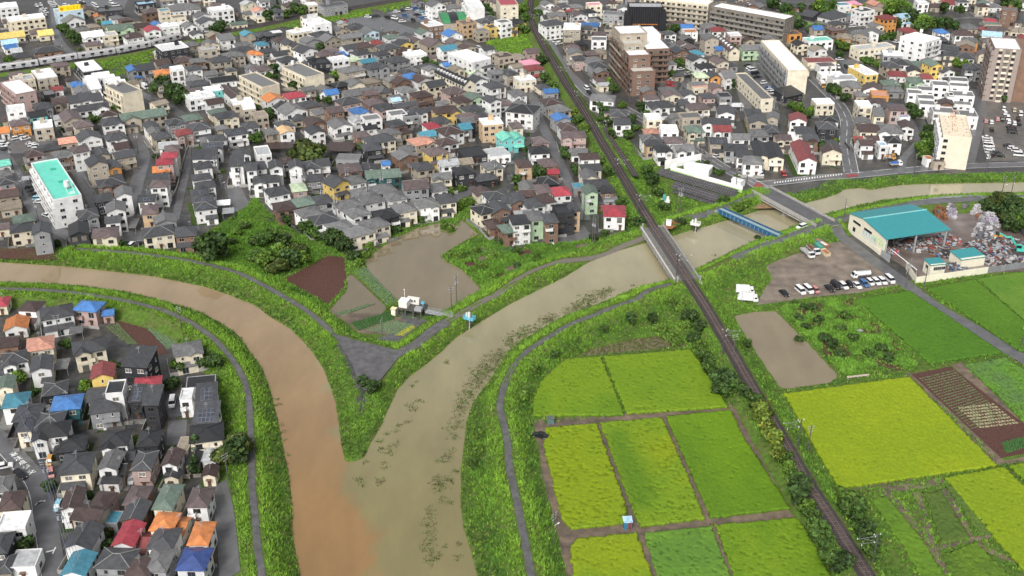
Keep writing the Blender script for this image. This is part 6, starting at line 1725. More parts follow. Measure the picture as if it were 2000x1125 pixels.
# light blue building with the yellow sign
t, w, d = blockq([(110, 26), (160, 19), (157, 12), (104, 18)], 3, WM['l'], RM['l'], 'light blue building carrying a long yellow sign', sides=('f', 'l'), bal=())
M_SIGNY = mat('yellow_sign', (0.82, 0.66, 0.02), 0.45, 0.3, nscale=.5, nvar=.04); M_SIGNR = mat('orange_lettering', (0.60, 0.28, 0.01), .5, .3)
b = MB(); b.box(-w*.36, w*.46, -d*.25-.4, -d*.25+.4, 8.8, 12.0); sg = b.build('rooftop_sign', M_SIGNY, t)
b = MB(); b.cone((-w*.26, -d*.25-.4, 10.4), (-w*.26, -d*.25-.47, 10.4), 1.0, 1.0, 14)
xx = -w*.12
for k, (cw, st) in enumerate([(.3, 1), (1.3, 3), (1.2, 2), (1.3, 4), (1.2, 3), (1.3, 2), (1.2, 3)]):
    for s in range(st): b.box(xx, xx+cw, -d*.25-.46, -d*.25-.4, 9.6+s*.55, 9.75+s*.55, True)
    b.box(xx+cw*.4, xx+cw*.55, -d*.25-.46, -d*.25-.4, 9.5, 11.2, True); xx += cw+.5
b.build('lettering', M_SIGNR, sg)
# white apartments at the top edge
blockq([(915, 18), (944, 16), (938, 0), (905, 2)], 4, W_, RM['w'], 'white apartment block at the top edge left of the railway', bal=('l',), sides=())
blockq([(977, 12), (1010, 10), (1005, -4), (970, -2)], 4, C_, RM['R'], 'cream block with red roof edge at the top beside the railway', bal=(), sides=('f', 'l'))
blockq([(1250, -5), (1385, 10), (1392, 3), (1262, -12)], 5, C_, RM['w'], 'cream five-storey slab at the top edge behind the netted building', bal=('f',), sides=('f',), rail=WM['t'])
blockq([(1396, 13), (1536, 41), (1545, 32), (1408, 5)], 5, mat('wall_umber', (.20, .18, .155), .75, .25, nscale=.5, nvar=.15), RM['w'], 'long grey-brown five-storey slab with white roof at the top', bal=('f',), sides=('r',), rail=mat('rail_umber', (.24, .225, .20), .75, .25))
t, w, d = blockq([(1540, 139), (1577, 138.5), (1523, 80), (1486, 81)], 4, C_, RM['w'], 'long white-roofed apartment slab with a blank cream end wall', bal=('l',), sides=(), rail=WM['g'])
# tower at the right
t, w, d = blockq([(1941, 96), (1990, 98), (1988, 76), (1936, 75)], 9, mat('wall_rose_beige', (.30, .25, .225), .75, .25, nscale=.5, nvar=.08), RM['w'], 'tall rose-beige tower block with cream panels at right', bal=('l',), sides=(), fh=2.8, rail=mat('wall_rose_beige', (0, 0, 0)))
for q in range(9):
    for ux in (-.26, .0, .24):
        put_window(t, 'f', ux*w, q*2.8+1.1, 'm' if ux else 't', 1, w, d)
    for ux in (-.26, .24):
        b = MB(); b.box(ux*w-.7, ux*w+.7, -d/2-.06, -d/2, q*2.8+2.4, q*2.8+3.45, True); b.build('cream_panel', WM['c'], t)
    b = MB(); b.box(-1.2, 1.2, -d/2-.8, -d/2-.7, q*2.8+.1, q*2.8+1.1, True); b.box(-1.2, 1.2, -d/2-.8, -d/2, q*2.8, q*2.8+.1, True); b.build('balcony', WM['c'], t)
b = MB(); b.box(w/2, w/2+9, -d/2+2, d/2+6, 0, 24.6); b.build('rear_wing', WM['b'], t)
# white block with rust streaks
t, w, d = blockq([(1836.7, 268.4), (1893.3, 268.4), (1889.6, 226.8), (1841, 224)], 5, mat('wall_ivory', (.70, .62, .50), .75, .25, nscale=.4, nvar=.06), mat('rust_streaked_roof', (.70, .60, .46), .6, .25, nscale=.9, nvar=.15), 'ivory five-storey block with rust streaks on its roof by the river road', bal=('l',), sides=(), fh=2.65, rail=W_)
M_RUST = mat('rust', (.36, .15, .06), .8, .2, nscale=3, nvar=.5)
b = MB()
for k in range(26):
    x0 = R.gauss(0, .9); y0 = R.uniform(-d*.25, d*.45); b.box(x0-.12, x0+.12, y0-R.uniform(.4, 1.8), y0+.3, 13.69, 13.72)
b.build('rust_streak', M_RUST, t)
b = MB()
for k in range(5): b.bar((-1+k*.5, d*.42, 13.7), (-1+k*.5, d*.42, 16.5), .08)
b.bar((-1, d*.42, 16.5), (1, d*.42, 16.5), .1); b.build('rooftop_ladder', M_RUST, t)
for k in range(12):
    b = MB(); b.cone((0, 0, 13.7), (0, 0, 14.2), .3, .2, 6); b.build('roof_vent', M_STEEL, t, ((-1 if k % 2 else 1)*w*R.uniform(.2, .4), d*(-.4+.07*k), 0))
for q in range(1, 5): put_window(t, 'f', -w/2+1.2, q*2.65+.8, 'm', 1, w, d)
# white apartments upper right with a tank
t, w, d = blockq(T4(1500, 0, [(1060, 290), (1240, 345), (1310, 300), (1150, 250)]), 4, W_, RM['w'], 'white four-storey block with a water tank on a stalk at upper right', bal=('r',), sides=('f',), fh=2.7)
roof_tank(t, 0, 0, 13.5, .9, 1.5); b = MB(); b.bar((0, 0, 11), (0, 0, 14.5), .35); b.build('tank_stalk', W_, t)
# terraced brown apartments
F0 = np.array(G(1233, 188.5)); rot = edge_rot(1250, 180, -.05); ux_ = np.array((math.cos(rot), math.sin(rot))); uy_ = np.array((-math.sin(rot), math.cos(rot)))
t = thing('apartment_building', (F0[0], F0[1], -.03), rot, 'brown brick apartments stepping up in white-floored terraces', 'apartment building')
FOOT.append((*(F0+ux_*12+uy_*24), 28, 54, rot)); yy = 0
for n_, (fl, dp, wd) in enumerate([(4, 8, 11.5), (6, 11, 11.0), (7, 8, 10.5), (8, 17, 14)]):
    H = fl*2.85+.4; wl = M_BRICK if n_ < 2 else WM['t']
    b = MB(); b.box(0, wd, yy, yy+dp, 0, H); b.build('wall', M_BRICK, t)
    if n_ > 1: b = MB(); b.box(-.05, wd+.05, yy-.05, yy+dp-.1, H-5.6, H+.04); b.build('upper_wall', WM['t'], t)
    b = MB(); b.add([(.2, yy+.2, H+.06), (wd-.2, yy+.2, H+.06), (wd-.2, yy+dp-.2, H+.06), (.2, yy+dp-.2, H+.06)], [(0, 1, 2, 3)]); b.build('roof', RM['w'] if n_ in (1, 3) else mat('terrace_floor', (.48, .46, .42), .5, .3), t)
    b = MB(); b.box(-.05, wd+.05, yy-.05, yy+.2, H-.1, H+.8); b.box(-.05, .2, yy+.2, yy+dp, H-.1, H+.8); b.box(wd-.2, wd+.05, yy+.2, yy+dp, H-.1, H+.8); b.build('parapet', wl, t)
    for q in range(fl):
        nb = max(2, int(dp/3.2))
        for i in range(nb): o = obj('window', WIN['t'][(q+i) % 3], t, (0, yy+(i+.5)*dp/nb, q*2.85+.3), -math.pi/2)
        b = MB(); b.box(-1.1, 0, yy+.05, yy+dp-.05, q*2.85-.05, q*2.85+.1, True); b.box(-1.1, -1.0, yy+.05, yy+dp-.05, q*2.85+.1, q*2.85+1.1); b.build('balcony', M_BRICK if q % 2 == 0 or n_ < 2 else WM['t'], t)
        pf = [4, 6, 7, 8][n_-1] if n_ else 0
        if q >= pf:
            for ux in (.3, .68): obj('window', WIN['m'][2 if ux < .5 else 0], t, (ux*wd, yy-.05, q*2.85+1.0), 0)
    yy += dp
b = MB(); b.box(12, 24, 20, 52, 0, 17.5); b.build('rear_wing', M_BRICK, t)
b = MB(); b.box(12.3, 23.7, 36, 51.7, 17.5, 20.4); b.box(12.3, 23.7, 20.3, 35.8, 17.5, 17.56); b.build('wing_roof', RM['w'], t)
for q in range(6):
    b = MB(); b.box(13, 24, 18.8, 20, q*2.85, q*2.85+.12, True); b.box(13, 24, 18.8, 18.9, q*2.85+.12, q*2.85+1.1); b.build('balcony', M_BRICK, t)
    for i in range(4): obj('window', WIN['t'][i % 3], t, (14.5+i*2.6, 20, q*2.85+.3), 0)
# building wrapped in black scaffold netting
t, w, d = blockq(T4(1000, 0, [(905, 60), (1180, 60), (1165, 25), (920, 25)]), 5, mat('black_netting', (.022, .023, .026), .7, .2, nscale=2, nvar=.4), RM['l'], 'building wrapped in black scaffold netting with orange bands', bal=(), sides=(), name='scaffolded_building', cat='building', fh=3.2)
M_ORB = mat('orange_band', (.45, .16, .03), .7, .2, nscale=2, nvar=.4)
for zz in (3.6, 6.6): b = MB(); b.box(-w*.38, w*.38, -d/2-.14, -d/2-.02, zz, zz+.5, True); b.build('orange_band', M_ORB, t)
b = MB()
for k in range(16): b.bar((-w/2+k*w/15, -d/2-.5, 0), (-w/2+k*w/15, -d/2-.5, 16.4+R.random()*1.8), .07)
for k in range(9): b.bar((-w/2-.5, -d/2+k*d/8, 0), (-w/2-.5, -d/2+k*d/8, 16.4+R.random()*1.8), .07)
b.build('scaffold_pole', mat('dark_steel', (.06, .06, .065), .5, .4), t)
b = MB(); b.box(-w*.6, -w*.42, -d*.6, d*.4, 0, 12.5); b.box(w*.42, w*.62, -d*.6, d*.4, 0, 13.5); b.build('net_wing', MATS['black_netting'], t)
# white flat-roofed townhouses at right
for k, (x, y, zw, d_, fl) in enumerate([(1230, 690, 120, 8, 2), (1345, 650, 120, 9, 3), (1490, 618, 135, 8, 2), (1145, 715, 110, 8, 2), (1490, 660, 140, 7, 2), (1230, 755, 125, 8, 2), (1505, 730, 190, 9, 2), (1240, 800, 120, 8, 2), (1365, 858, 160, 9, 2), (1560, 885, 135, 10, 2), (1510, 800, 150, 6, 1), (1420, 740, 60, 8, 2)]):
    house(1500+x/4, y/4, zw*1.02, d_, .06, 'f', 'g', 'w', fl)
# long terraces with dormers
def terrace(q, wall, roof, label, n, fl=2):
    c, w, d, rot = quad_fit(q, fl*2.7+.2)
    FOOT.append((c[0], c[1], w+1, d+1, rot)); t = thing('terrace_row', (c[0], c[1], -.03), rot, label, 'terrace'); H = fl*2.7+.2
    v, f, rd, zt = roof_verts('G', w, d, H, .35, .75)
    b = MB(); b.add([(-w/2, -d/2, 0), (w/2, -d/2, 0), (w/2, d/2, 0), (-w/2, d/2, 0), (-w/2, -d/2, H), (w/2, -d/2, H), (w/2, d/2, H), (-w/2, d/2, H), (0, -d/2, zt-.1), (0, d/2, zt-.1)], [(0, 1, 5, 8, 4), (1, 2, 6, 5), (2, 3, 7, 9, 6), (3, 0, 4, 7)]); b.build('wall', wall, t)
    b = MB(); add_roof(b, v, f); b.build('roof', roof, t)
    for k in range(n):
        u = -d/2+(k+.5)*d/n; b = MB(); b.box(-w*.36, -w*.1, u-.6, u+.6, H+.3, H+1.7); o = b.build('dormer', W_, t)
        obj('window', WIN['s'][0], o, (-w*.36, u, H+.6), -math.pi/2)
        for q_ in range(fl): put_window(t, 'l', u, q_*2.7+.9, 'm', 0, w, d)
    put_window(t, 'f', 0, 3.6, 'm', 0, w, d)
    return t
terrace(T4(500, 0, [(1625, 668), (1705, 650), (1480, 540), (1400, 560)]), C_, RM['k'], 'long black-roofed terrace with a row of white dormers', 10)
terrace(T4(1000, 0, [(1690, 400), (1770, 392), (1660, 290), (1600, 300)]), C_, RM['n'], 'dark-roofed terrace with white dormers and a pale yellow gable', 6)
b = None
# long cream building with curved parapet left of the car park
blockq(T4(1000, 0, [(1940, 790), (2010, 770), (1840, 570), (1765, 580)]), 2, C_, RM['g'], 'long cream two-storey building beside the car park with many cars', bal=(), sides=('l', 'f'))
# green barrel-roofed hall
c, w, d, rot = quad_fit(T4(500, 0, [(1450, 165), (1640, 150), (1620, 85), (1440, 100)]), 6)
FOOT.append((c[0], c[1], w+1, d+1, rot)); t = thing('hall', (c[0], c[1], -.03), rot, 'hall with green and black barrel roof by the road at the top', 'hall')
b = MB(); b.box(-w/2, w/2, -d/2, d/2, 0, 4.5); b.build('wall', WM['t'], t)
for k, (x0, x1, rm_) in enumerate([(-w/2, -w*.2, 'e'), (-w*.2, w*.15, 'k'), (w*.15, w/2, 'e')]):
    b = MB(); n_ = 10; pr = [(-d/2-.3, 4.4)]+[(-(d/2+.3)*math.cos(math.pi*i/n_), 4.4+3.2*math.sin(math.pi*i/n_)) for i in range(1, n_)]+[(d/2+.3, 4.4)]
    b.side(pr, x0, x1-.02); b.build('roof', mat('bright_green_roof', (.04, .22, .09), .4, .4) if rm_ == 'e' else RM['k'], t)

# ------------------------------------------------------------------ railway
M_BALLAST = mat('ballast', (0.056, 0.049, 0.048), 0.85, 0.15, nscale=2.0, nvar=0.4, objvar=False, bump=.4)
M_RAIL = mat('rail_steel', (0.30, 0.25, 0.24), 0.3, 0.6, metal=0.6)
M_SLEEPER = mat('sleeper', (0.125, 0.095, 0.085), 0.85, 0.15, var=.25)
rl = np.array(RAIL); seg = np.r_[0, np.cumsum(np.hypot(*np.diff(rl, axis=0).T))]
RL = seg[-1]
def rail_at(s):
    x = np.interp(s, seg, rl[:, 0]); y = np.interp(s, seg, rl[:, 1])
    x2 = np.interp(s+1, seg, rl[:, 0]); y2 = np.interp(s+1, seg, rl[:, 1]); x1 = np.interp(s-1, seg, rl[:, 0]); y1 = np.interp(s-1, seg, rl[:, 1])
    a = math.atan2(y2-y1, x2-x1); return float(x), float(y), a
def rail_z(y): return 2.95
ZR = 2.9
s_a = min(range(0, int(RL)), key=lambda s: (rail_at(s)[0]-RAIL_BR[1][0])**2+(rail_at(s)[1]-RAIL_BR[1][1])**2)
s_b = min(range(0, int(RL)), key=lambda s: (rail_at(s)[0]-RAIL_BR[0][0])**2+(rail_at(s)[1]-RAIL_BR[0][1])**2)
track = tag(thing('railway_track', (0, 0, 0)), 'single railway track on dark ballast running through the scene', kind='structure')
b = MB(); st = list(np.arange(0, RL, 3.0))
prof = [(-5.5, 0.0), (-2.3, ZR-.75), (-1.9, ZR-.12), (1.9, ZR-.12), (2.3, ZR-.75), (5.5, 0.0)]
def sweep(prof, s0, s1, step=3.0):
    vs = []; S = list(np.arange(s0, s1, step))+[s1]
    for s in S:
        x, y, a = rail_at(s)
        for o_, z in prof: vs.append((x-math.sin(a)*o_, y+math.cos(a)*o_, z))
    k = len(prof); return vs, [(i*k+j, (i+1)*k+j, (i+1)*k+j+1, i*k+j+1) for i in range(len(S)-1) for j in range(k-1)]
bank = [(-5.6, 0.0), (-2.5, ZR-.55), (2.5, ZR-.55), (5.6, 0.0)]
for s0, s1 in ((0, s_a), (s_b, RL)):
    b = MB(); b.add(*sweep([(-2.4, ZR-.75), (-1.8, ZR-.12), (1.8, ZR-.12), (2.4, ZR-.75)], s0, s1)); b.build('ballast', M_BALLAST, track)
b = MB(); b.add(*sweep(bank, s_b+8, RL)); b.build('embankment', M_SOIL, track)
for o_ in (-.56, .56):
    b = MB(); b.add(*sweep([(o_-.05, ZR-.02), (o_-.05, ZR+.16), (o_+.05, ZR+.16), (o_+.05, ZR-.02)], 0, RL, 2.0)); b.build('rail', M_RAIL, track)
b = MB(); b.box(-.14, .14, -1.05, 1.05, -.1, .0); SLP = b.mesh('sleeper', M_SLEEPER)
s = 2.0; k = 0; far = MB()
while s < RL:
    x, y, a = rail_at(s)
    if k < 300: obj('sleeper', SLP, track, (x, y, ZR), a)
    else:
        c_, s_ = math.cos(a), math.sin(a); far.add([(x+c_*u-s_*v, y+s_*u+c_*v, ZR) for u, v in ((-.13, -1.05), (.13, -1.05), (.13, 1.05), (-.13, 1.05))], [(0, 1, 2, 3)])
    k += 1; s += 0.68 if k < 300 else 0.9
tag(far.build('sleepers_beyond', M_SLEEPER, track), kind='stuff')
# old siding beside the line
b = MB(); ln = smooth_line([np.array(G(x, y, 2.2)) for x, y in [(1178, 250), (1200, 283), (1222, 315), (1242, 345)]], 2)
b.add(*ribbon(ln, -1.4, 1.4, 2.35, 0.0)); sd = tag(b.build('siding', M_BALLAST), 'short disused siding right of the railway', kind='structure')
for i in range(0, len(ln)-1):
    p, q = np.array(ln[i]), np.array(ln[i+1]); b = MB(); a = math.atan2(q[1]-p[1], q[0]-p[0]); obj('sleeper', SLP, sd, (p[0], p[1], 2.47), a)
for o_ in (-.55, .55): b = MB(); b.add(*ribbon(ln, o_-.05, o_+.05, 2.55, 0.0)); b.build('rail', M_RAIL, sd)

# railway bridge
def span(A, B, z): 
    A = np.array(A); B = np.array(B); L = np.linalg.norm(B-A); return (A[0], A[1], z), math.atan2(B[1]-A[1], B[0]-A[0]), L
xa, ya, aa = rail_at(s_b); loc, rz, L = span(rail_at(s_b)[:2], rail_at(s_a)[:2], 0)
t = thing('railway_bridge', loc, rz, 'grey plate-girder railway bridge over the olive river', 'bridge')
M_GIRD = mat('girder_paint', (.28, .275, .265), .5, .35, nscale=.6, nvar=.15); M_GDARK = mat('girder_dark', (.085, .08, .08), .6, .3)
for s_, nm_ in ((1, 'left'), (-1, 'right')):
    wo_ = 4.6 if s_ < 0 else 3.6; b = MB(); y0 = s_*2.2; y1 = s_*wo_; b.box(0, L, min(y0, y1), max(y0, y1), 2.55, 2.75, True); b.build('walkway', mat('walkway_concrete', (.165, .155, .14), .6, .3, nscale=.7, nvar=.2), t)
    b = MB(); y0 = s_*wo_; b.box(0, L, min(y0, y0+s_*.25), max(y0, y0+s_*.25), 1.2, 3.25, True); b.build('girder', M_GIRD, t)
    b = MB(); b.box(0, L, min(y0-.2, y0+s_*.4), max(y0+.2, y0+s_*.4), 3.25, 3.37, True); b.build('flange', mat('pale_flange', (.45, .44, .42), .5, .3) if s_ < 0 else M_GIRD, t)
    for k in range(int(L/3)): 
        b = MB(); b.box(k*3+.5, k*3+.62, min(y0+s_*.25, y0+s_*.5), max(y0+s_*.25, y0+s_*.5), 1.25, 3.2, True); b.build('stiffener', M_GIRD, t)
b = MB(); b.box(0, L, -2.2, 2.2, 2.3, ZR-.12, True); b.build('deck', M_GDARK, t)
b = MB(); b.box(-2.5, .4, -4.2, 4.2, -1.5, 2.3); b.box(L-.4, L+2.5, -4.2, 4.2, -1.5, 2.3); b.build('abutment', M_KERB, t)
b = MB(); b.box(L*.5-.8, L*.5+.8, -3.4, 3.4, -3, 2.3); b.build('pier', M_KERB, t)
for xx, yy in ((-.6, 3.9), (-.6, -3.9), (L+.6, 3.9), (L+.6, -3.9)):
    b = MB(); b.box(xx-.25, xx+.25, yy-.25, yy+.25, 2, 4.3); b.build('end_post', M_KERB, t)
# blue pipe bridge
loc, rz, L = span(G(1407, 407, 3), G(1523, 459, 3), 0)
t = thing('pipe_bridge', loc, rz, 'narrow blue girder pipe bridge between railway and road bridges', 'bridge')
M_BLUE = mat('bridge_blue', (.028, .095, .20), .45, .4, nscale=1, nvar=.15); M_LBLUE = mat('pale_blue_paint', (.16, .30, .36), .45, .4, nscale=1, nvar=.12)
for y0 in (-1.5, 1.25): b = MB(); b.box(0, L, y0, y0+.22, 1.5, 3.1, True); b.box(0, L, y0-.15, y0+.37, 3.1, 3.2, True); b.build('girder', M_BLUE, t)
for k in range(int(L/2)): b = MB(); b.box(k*2+.6, k*2+.75, -1.72, -1.5, 1.6, 3.05, True); b.build('stiffener', M_LBLUE, t)
for y0 in (-.6, .0, .6): b = MB(); b.bar((0, y0, 2.8), (L, y0, 2.8), .3, 8); b.build('pipe', M_LBLUE if y0 else MATS['girder_paint'], t)
b = MB(); b.box(-1.5, .3, -2, 2, -1, 2.2); b.box(L-.3, L+1.5, -2, 2, -1, 2.2); b.build('abutment', M_KERB, t)
# road bridge
loc, rz, L = span(G(1487, 369, 3), G(1612, 436, 3), 0)
t = thing('road_bridge', loc, rz, 'concrete road bridge with parapets above the blue pipe bridge', 'bridge')
b = MB(); b.box(0, L, -4.2, 4.2, 2.2, 2.75, True); b.build('deck', mat('bridge_asphalt', (.10, .10, .105), .4, .4, nscale=.4, nvar=.2), t)
for y0 in (-4.5, 4.2): b = MB(); b.box(0, L, y0, y0+.3, 2.0, 3.6, True); b.build('parapet', M_KERB, t)
for y0 in (-3.4, 0, 3.0): b = MB(); b.box(0, L, y0-.25, y0+.25, .9, 2.2, True); b.build('girder', MATS['girder_dark'], t)
b = MB(); b.bar((0, -5.2, 1.9), (L, -5.2, 1.9), .25, 8); b.build('pipe', M_KERB, t)
b = MB(); b.box(L*.5-.7, L*.5+.7, -4, 4, -3, .95); b.build('pier', M_KERB, t)
b = MB(); b.box(-2, .3, -4.6, 4.6, -1, 2.2); b.box(L-.3, L+2, -4.6, 4.6, -1, 2.2); b.build('abutment', M_KERB, t)

# catenary masts
M_MAST = mat('mast_grey', (.20, .20, .20), .5, .4); M_INS = mat('insulator', (.62, .62, .6), .3, .5)
def mast_proto():
    t = thing('catenary_mast', (0, 0, 0))
    b = MB(); b.cone((0, 0, -.6), (0, 0, 8.2), .2, .15, 8); b.build('pole', mat('mast_dark', (.075, .075, .075), .6, .3), t)
    b = MB(); b.bar((0, 0, 7.6), (4.6, 0, 7.3), .06); b.bar((0, 0, 6.0), (3.4, 0, 7.3), .05); b.bar((0, 0, 5.9), (4.2, 0, 5.9), .05); b.bar((3.4, 0, 7.3), (3.4, 0, 5.6), .035); b.bar((-.6, 0, 8), (.9, 0, 8), .05); b.build('arm', M_MAST, t)
    for xx, zz in ((.5, 7.55), (.5, 5.95), (3.4, 5.5), (-.6, 8.1), (.9, 8.1), (4.6, 7.4)): b = MB(); b.cone((xx, 0, zz-.18), (xx, 0, zz+.18), .12, .1, 6); b.build('insulator', M_INS, t)
    return t
MP = mast_proto(); note_children(MP)
MASTS = [((1690, 1100), 1), ((1540, 872), 1), ((1430, 690), -1), ((1345, 537), -1), ((1270, 418), -1), ((1222, 345), -1), ((1178, 268), 1), ((1140, 208), -1), ((1108, 158), -1), ((1075, 105), -1), ((1046, 52), 1)]
mnames = ['at the bottom edge of the photo', 'beside the big yellow rice field', 'between flooded field and bushy bank', 'at the near end of the railway bridge', 'before the far end of the railway bridge', 'beside the green-roofed narrow house', 'by the disused siding', 'below the terraced brown apartments', 'beside the wet street with cars', 'by the level crossing', 'in the railway curve at the top']
for k, ((px, py), sd) in enumerate(MASTS):
    p = np.array(G(px, py, ZR)); i = int(np.argmin(np.hypot(*(rl-p).T))); x, y, a = rail_at(seg[i])
    ox, oy = -math.sin(a)*3.0, math.cos(a)*3.0          # left of travel (away from camera)
    sg_ = 1 if sd < 0 else -1
    loc = (x+ox*sg_, y+oy*sg_, ZR-.4); rz = math.atan2(-oy*sg_, -ox*sg_)
    o = MP if k == 0 else copy_tree(MP)
    o.location = loc; o.rotation_euler = (0, 0, rz); tag(o, 'railway catenary mast '+mnames[k], 'mast', 'catenary masts along the railway')

# far railway with the silver train
FR_PX = [(-30, 141), (0, 138), (60, 130), (125, 119.5), (190, 110), (250, 100), (300, 89.5), (350, 77), (420, 64), (500, 51), (560, 38), (620, 26.5), (690, 15.5), (760, 3), (830, -8)]
fl_ = smooth_line(GL(FR_PX, 1.2), 4)
b = MB(); b.add(*ribbon(fl_, -4.5, 4.5, 1.2, 0.0)); fr = tag(b.build('far_railway', M_BALLAST), 'double-track railway crossing the top left', kind='structure')
for o_ in (-2.4, -1.3, 1.3, 2.4): b = MB(); b.add(*ribbon(fl_, o_-.06, o_+.06, 1.34, 0.0)); b.build('rail', M_RAIL, fr)
for s_ in (-1, 1):
    vs, fs = ribbon(fl_, s_*4.5, s_*8, 1.19, 0.0); k_ = len(vs)//len(fl_)
    vs = [(x, y, z if i % k_ == 0 else (z*(1-(i % k_)/(k_-1)))) for i, (x, y, z) in enumerate(vs)]
    b = MB(); b.add(vs, fs); b.build('embankment', M_SOIL, fr)
FLn = np.array(fl_); fseg = np.r_[0, np.cumsum(np.hypot(*np.diff(FLn, axis=0).T))]
def far_at(s): 
    g = lambda q: np.array((np.interp(q, fseg, FLn[:, 0]), np.interp(q, fseg, FLn[:, 1])))
    p = g(s); d_ = g(s+2)-g(s-2); return p, math.atan2(d_[1], d_[0])
pe = np.array(G(353, 76, 1.3)); s_end = fseg[int(np.argmin(np.hypot(*(FLn-pe).T)))]
M_TRAIN = mat('train_steel', (.47, .46, .47), .35, .5, nscale=.4, nvar=.08); M_TROOF = mat('train_roof', (.36, .35, .36), .5, .3)
p_, a_ = far_at(s_end)
train = thing('commuter_train', (p_[0], p_[1], 1.35), 0, 'long silver commuter train on the far railway', 'train')
M_BAND = mat('train_band', (.20, .22, .26), .4, .4)
s = s_end-10
while s > 0:
    p, a = far_at(s); nrm = np.array((math.sin(a), -math.cos(a)))*1.85; q = p+nrm-p_
    b = MB(); W2 = 1.42; pr = [(-W2, .9), (W2, .9), (W2+.03, 2.2), (W2-.08, 3.5), (W2-.45, 3.78), (-W2+.45, 3.78), (-W2+.08, 3.5), (-W2-.03, 2.2)]
    b.side(pr, -9.7, 9.7); car = b.build('car', M_TRAIN, train, (q[0], q[1], 0), a)
    b = MB(); b.side([(-W2+.5, 3.78), (W2-.5, 3.78), (W2-.6, 3.86), (-W2+.6, 3.86)], -9.6, 9.6); b.box(-1.8, 1.8, -.8, .8, 3.86, 4.2); b.box(-6.5, -5, -.7, .7, 3.86, 4.1); b.build('car_roof', M_TROOF, car)
    for k in range(4):
        b = MB(); xx = -7.2+k*4.8; b.box(xx-1.0, xx+1.0, -W2-.06, -W2+.05, 2.05, 2.95, True); b.build('car_window', M_GLASS, car)
        b = MB(); xx = -4.8+k*4.8-2.4; b.box(xx-.65, xx+.65, -W2-.05, -W2+.05, 1.05, 2.95, True); b.build('car_door', M_BAND, car)
    b = MB(); b.box(-9.6, 9.6, -W2-.055, -W2+.02, 1.7, 1.82, True); b.build('stripe', M_BAND, car)
    b = MB(); b.box(-8, -5, -1.2, 1.2, 0, .9); b.box(5, 8, -1.2, 1.2, 0, .9); b.build('bogie', M_GDARK, car)
    s -= 20.0
# ------------------------------------------------------------------ recycling works
M_TEAL = mat('teal_sheet_roof', (.035, .235, .255), .42, .4, nscale=1.2, nvar=.08); M_CREAM = WM['c']; M_IVORY = mat('ivory_cladding', (.74, .70, .56), .6, .3, nscale=.5, nvar=.06)
c, w, d, rot = quad_fit([(1727, 463), (1852, 446), (1777.5, 394), (1669, 417.5)], 7.6)
t = thing('recycling_shed', (c[0], c[1], 0), rot, 'large open-fronted shed with teal roof and ivory side wall', 'shed')
He = 7.2; hr = 1.5; yr = .12*d
b = MB(); v = [(-w/2-.3, -d/2-.6, He-.1), (w/2+.3, -d/2-.6, He-.1), (w/2+.3, yr, He+hr), (-w/2-.3, yr, He+hr), (w/2+.3, d/2+.4, He), (-w/2-.3, d/2+.4, He)]
add_roof(b, v, [(0, 1, 2, 3), (3, 2, 4, 5)], .2); ro = b.build('roof', M_TEAL, t)
b = MB(); b.box(-w/2-.32, w/2+.32, yr-.25, yr+.25, He+hr-.05, He+hr+.22, True); b.build('ridge_cap', mat('pale_teal', (.22, .48, .47), .4, .4), ro)
b = MB()
for k in range(int(w/1.2)): x0 = -w/2+k*1.2; b.add([(x0-.03, -d/2-.6, He-.06), (x0+.03, -d/2-.6, He-.06), (x0+.03, yr-.25, He+hr+.03), (x0-.03, yr-.25, He+hr+.03)], [(0, 1, 2, 3)]); b.add([(x0-.03, d/2+.4, He+.05), (x0+.03, d/2+.4, He+.05), (x0+.03, yr+.25, He+hr+.03), (x0-.03, yr+.25, He+hr+.03)], [(0, 1, 2, 3)])
tag(b.build('roof_seam', M_TEAL, ro), kind='stuff')
def slab(bb, p, q, th, z0, z1): pass
b = MB(); b.add([(-w/2, -d/2, 0), (-w/2, d/2, 0), (-w/2, d/2, He-.1), (-w/2, yr, He+hr-.15), (-w/2, -d/2, He-.2), (-w/2+.2, -d/2, 0), (-w/2+.2, d/2, 0), (-w/2+.2, d/2, He-.1), (-w/2+.2, yr, He+hr-.15), (-w/2+.2, -d/2, He-.2)], [(0, 1, 2, 3, 4), (9, 8, 7, 6, 5), (0, 4, 9, 5)])
wl = b.build('side_wall', M_IVORY, t)
b = MB(); b.box(-w/2+.2, w/2, d/2-.2, d/2, 0, He-.15); b.build('rear_wall', M_IVORY, t)
for u0, z0, lw, lh in ((d*.28, 4.9, 4.6, .9), (-d*.03, 4.9, 4.6, .9), (d*.33, 1.6, 1.5, 1.6)): b = MB(); b.box(-w/2-.08, -w/2+.02, u0-lw/2, u0+lw/2, z0, z0+lh); b.build('window', M_GLASS, t)
# faded lettering panel on the side wall: pale blue on the left, green on the right
M_TXB = mat('pale_blue_lettering', (.42, .60, .68), .6, .2); M_TXG = mat('pale_green_lettering', (.42, .66, .28), .6, .2)
b = MB()
for i in range(5):
    u = d*.10-i*1.75
    for zz in (3.35, 3.9, 4.4): b.box(-w/2-.05, -w/2-.01, u-1.3, u, zz, zz+.22)
    b.box(-w/2-.05, -w/2-.01, u-.75, u-.5, 3.2, 4.7)
for zz in (2.75, 2.45): b.box(-w/2-.05, -w/2-.01, -d*.30, d*.10, zz, zz+.1)
b.build('lettering', M_TXB, wl)
b = MB()
for i in range(4):
    u = -d*.20-i*1.6
    for zz in (3.5, 4.1): b.box(-w/2-.05, -w/2-.01, u-1.2, u, zz, zz+.25)
    b.box(-w/2-.05, -w/2-.01, u-.7, u-.45, 3.3, 4.6)
b.box(-w/2-.05, -w/2-.01, -d*.42, -d*.18, 5.0, 5.4); b.build('lettering', M_TXG, wl)
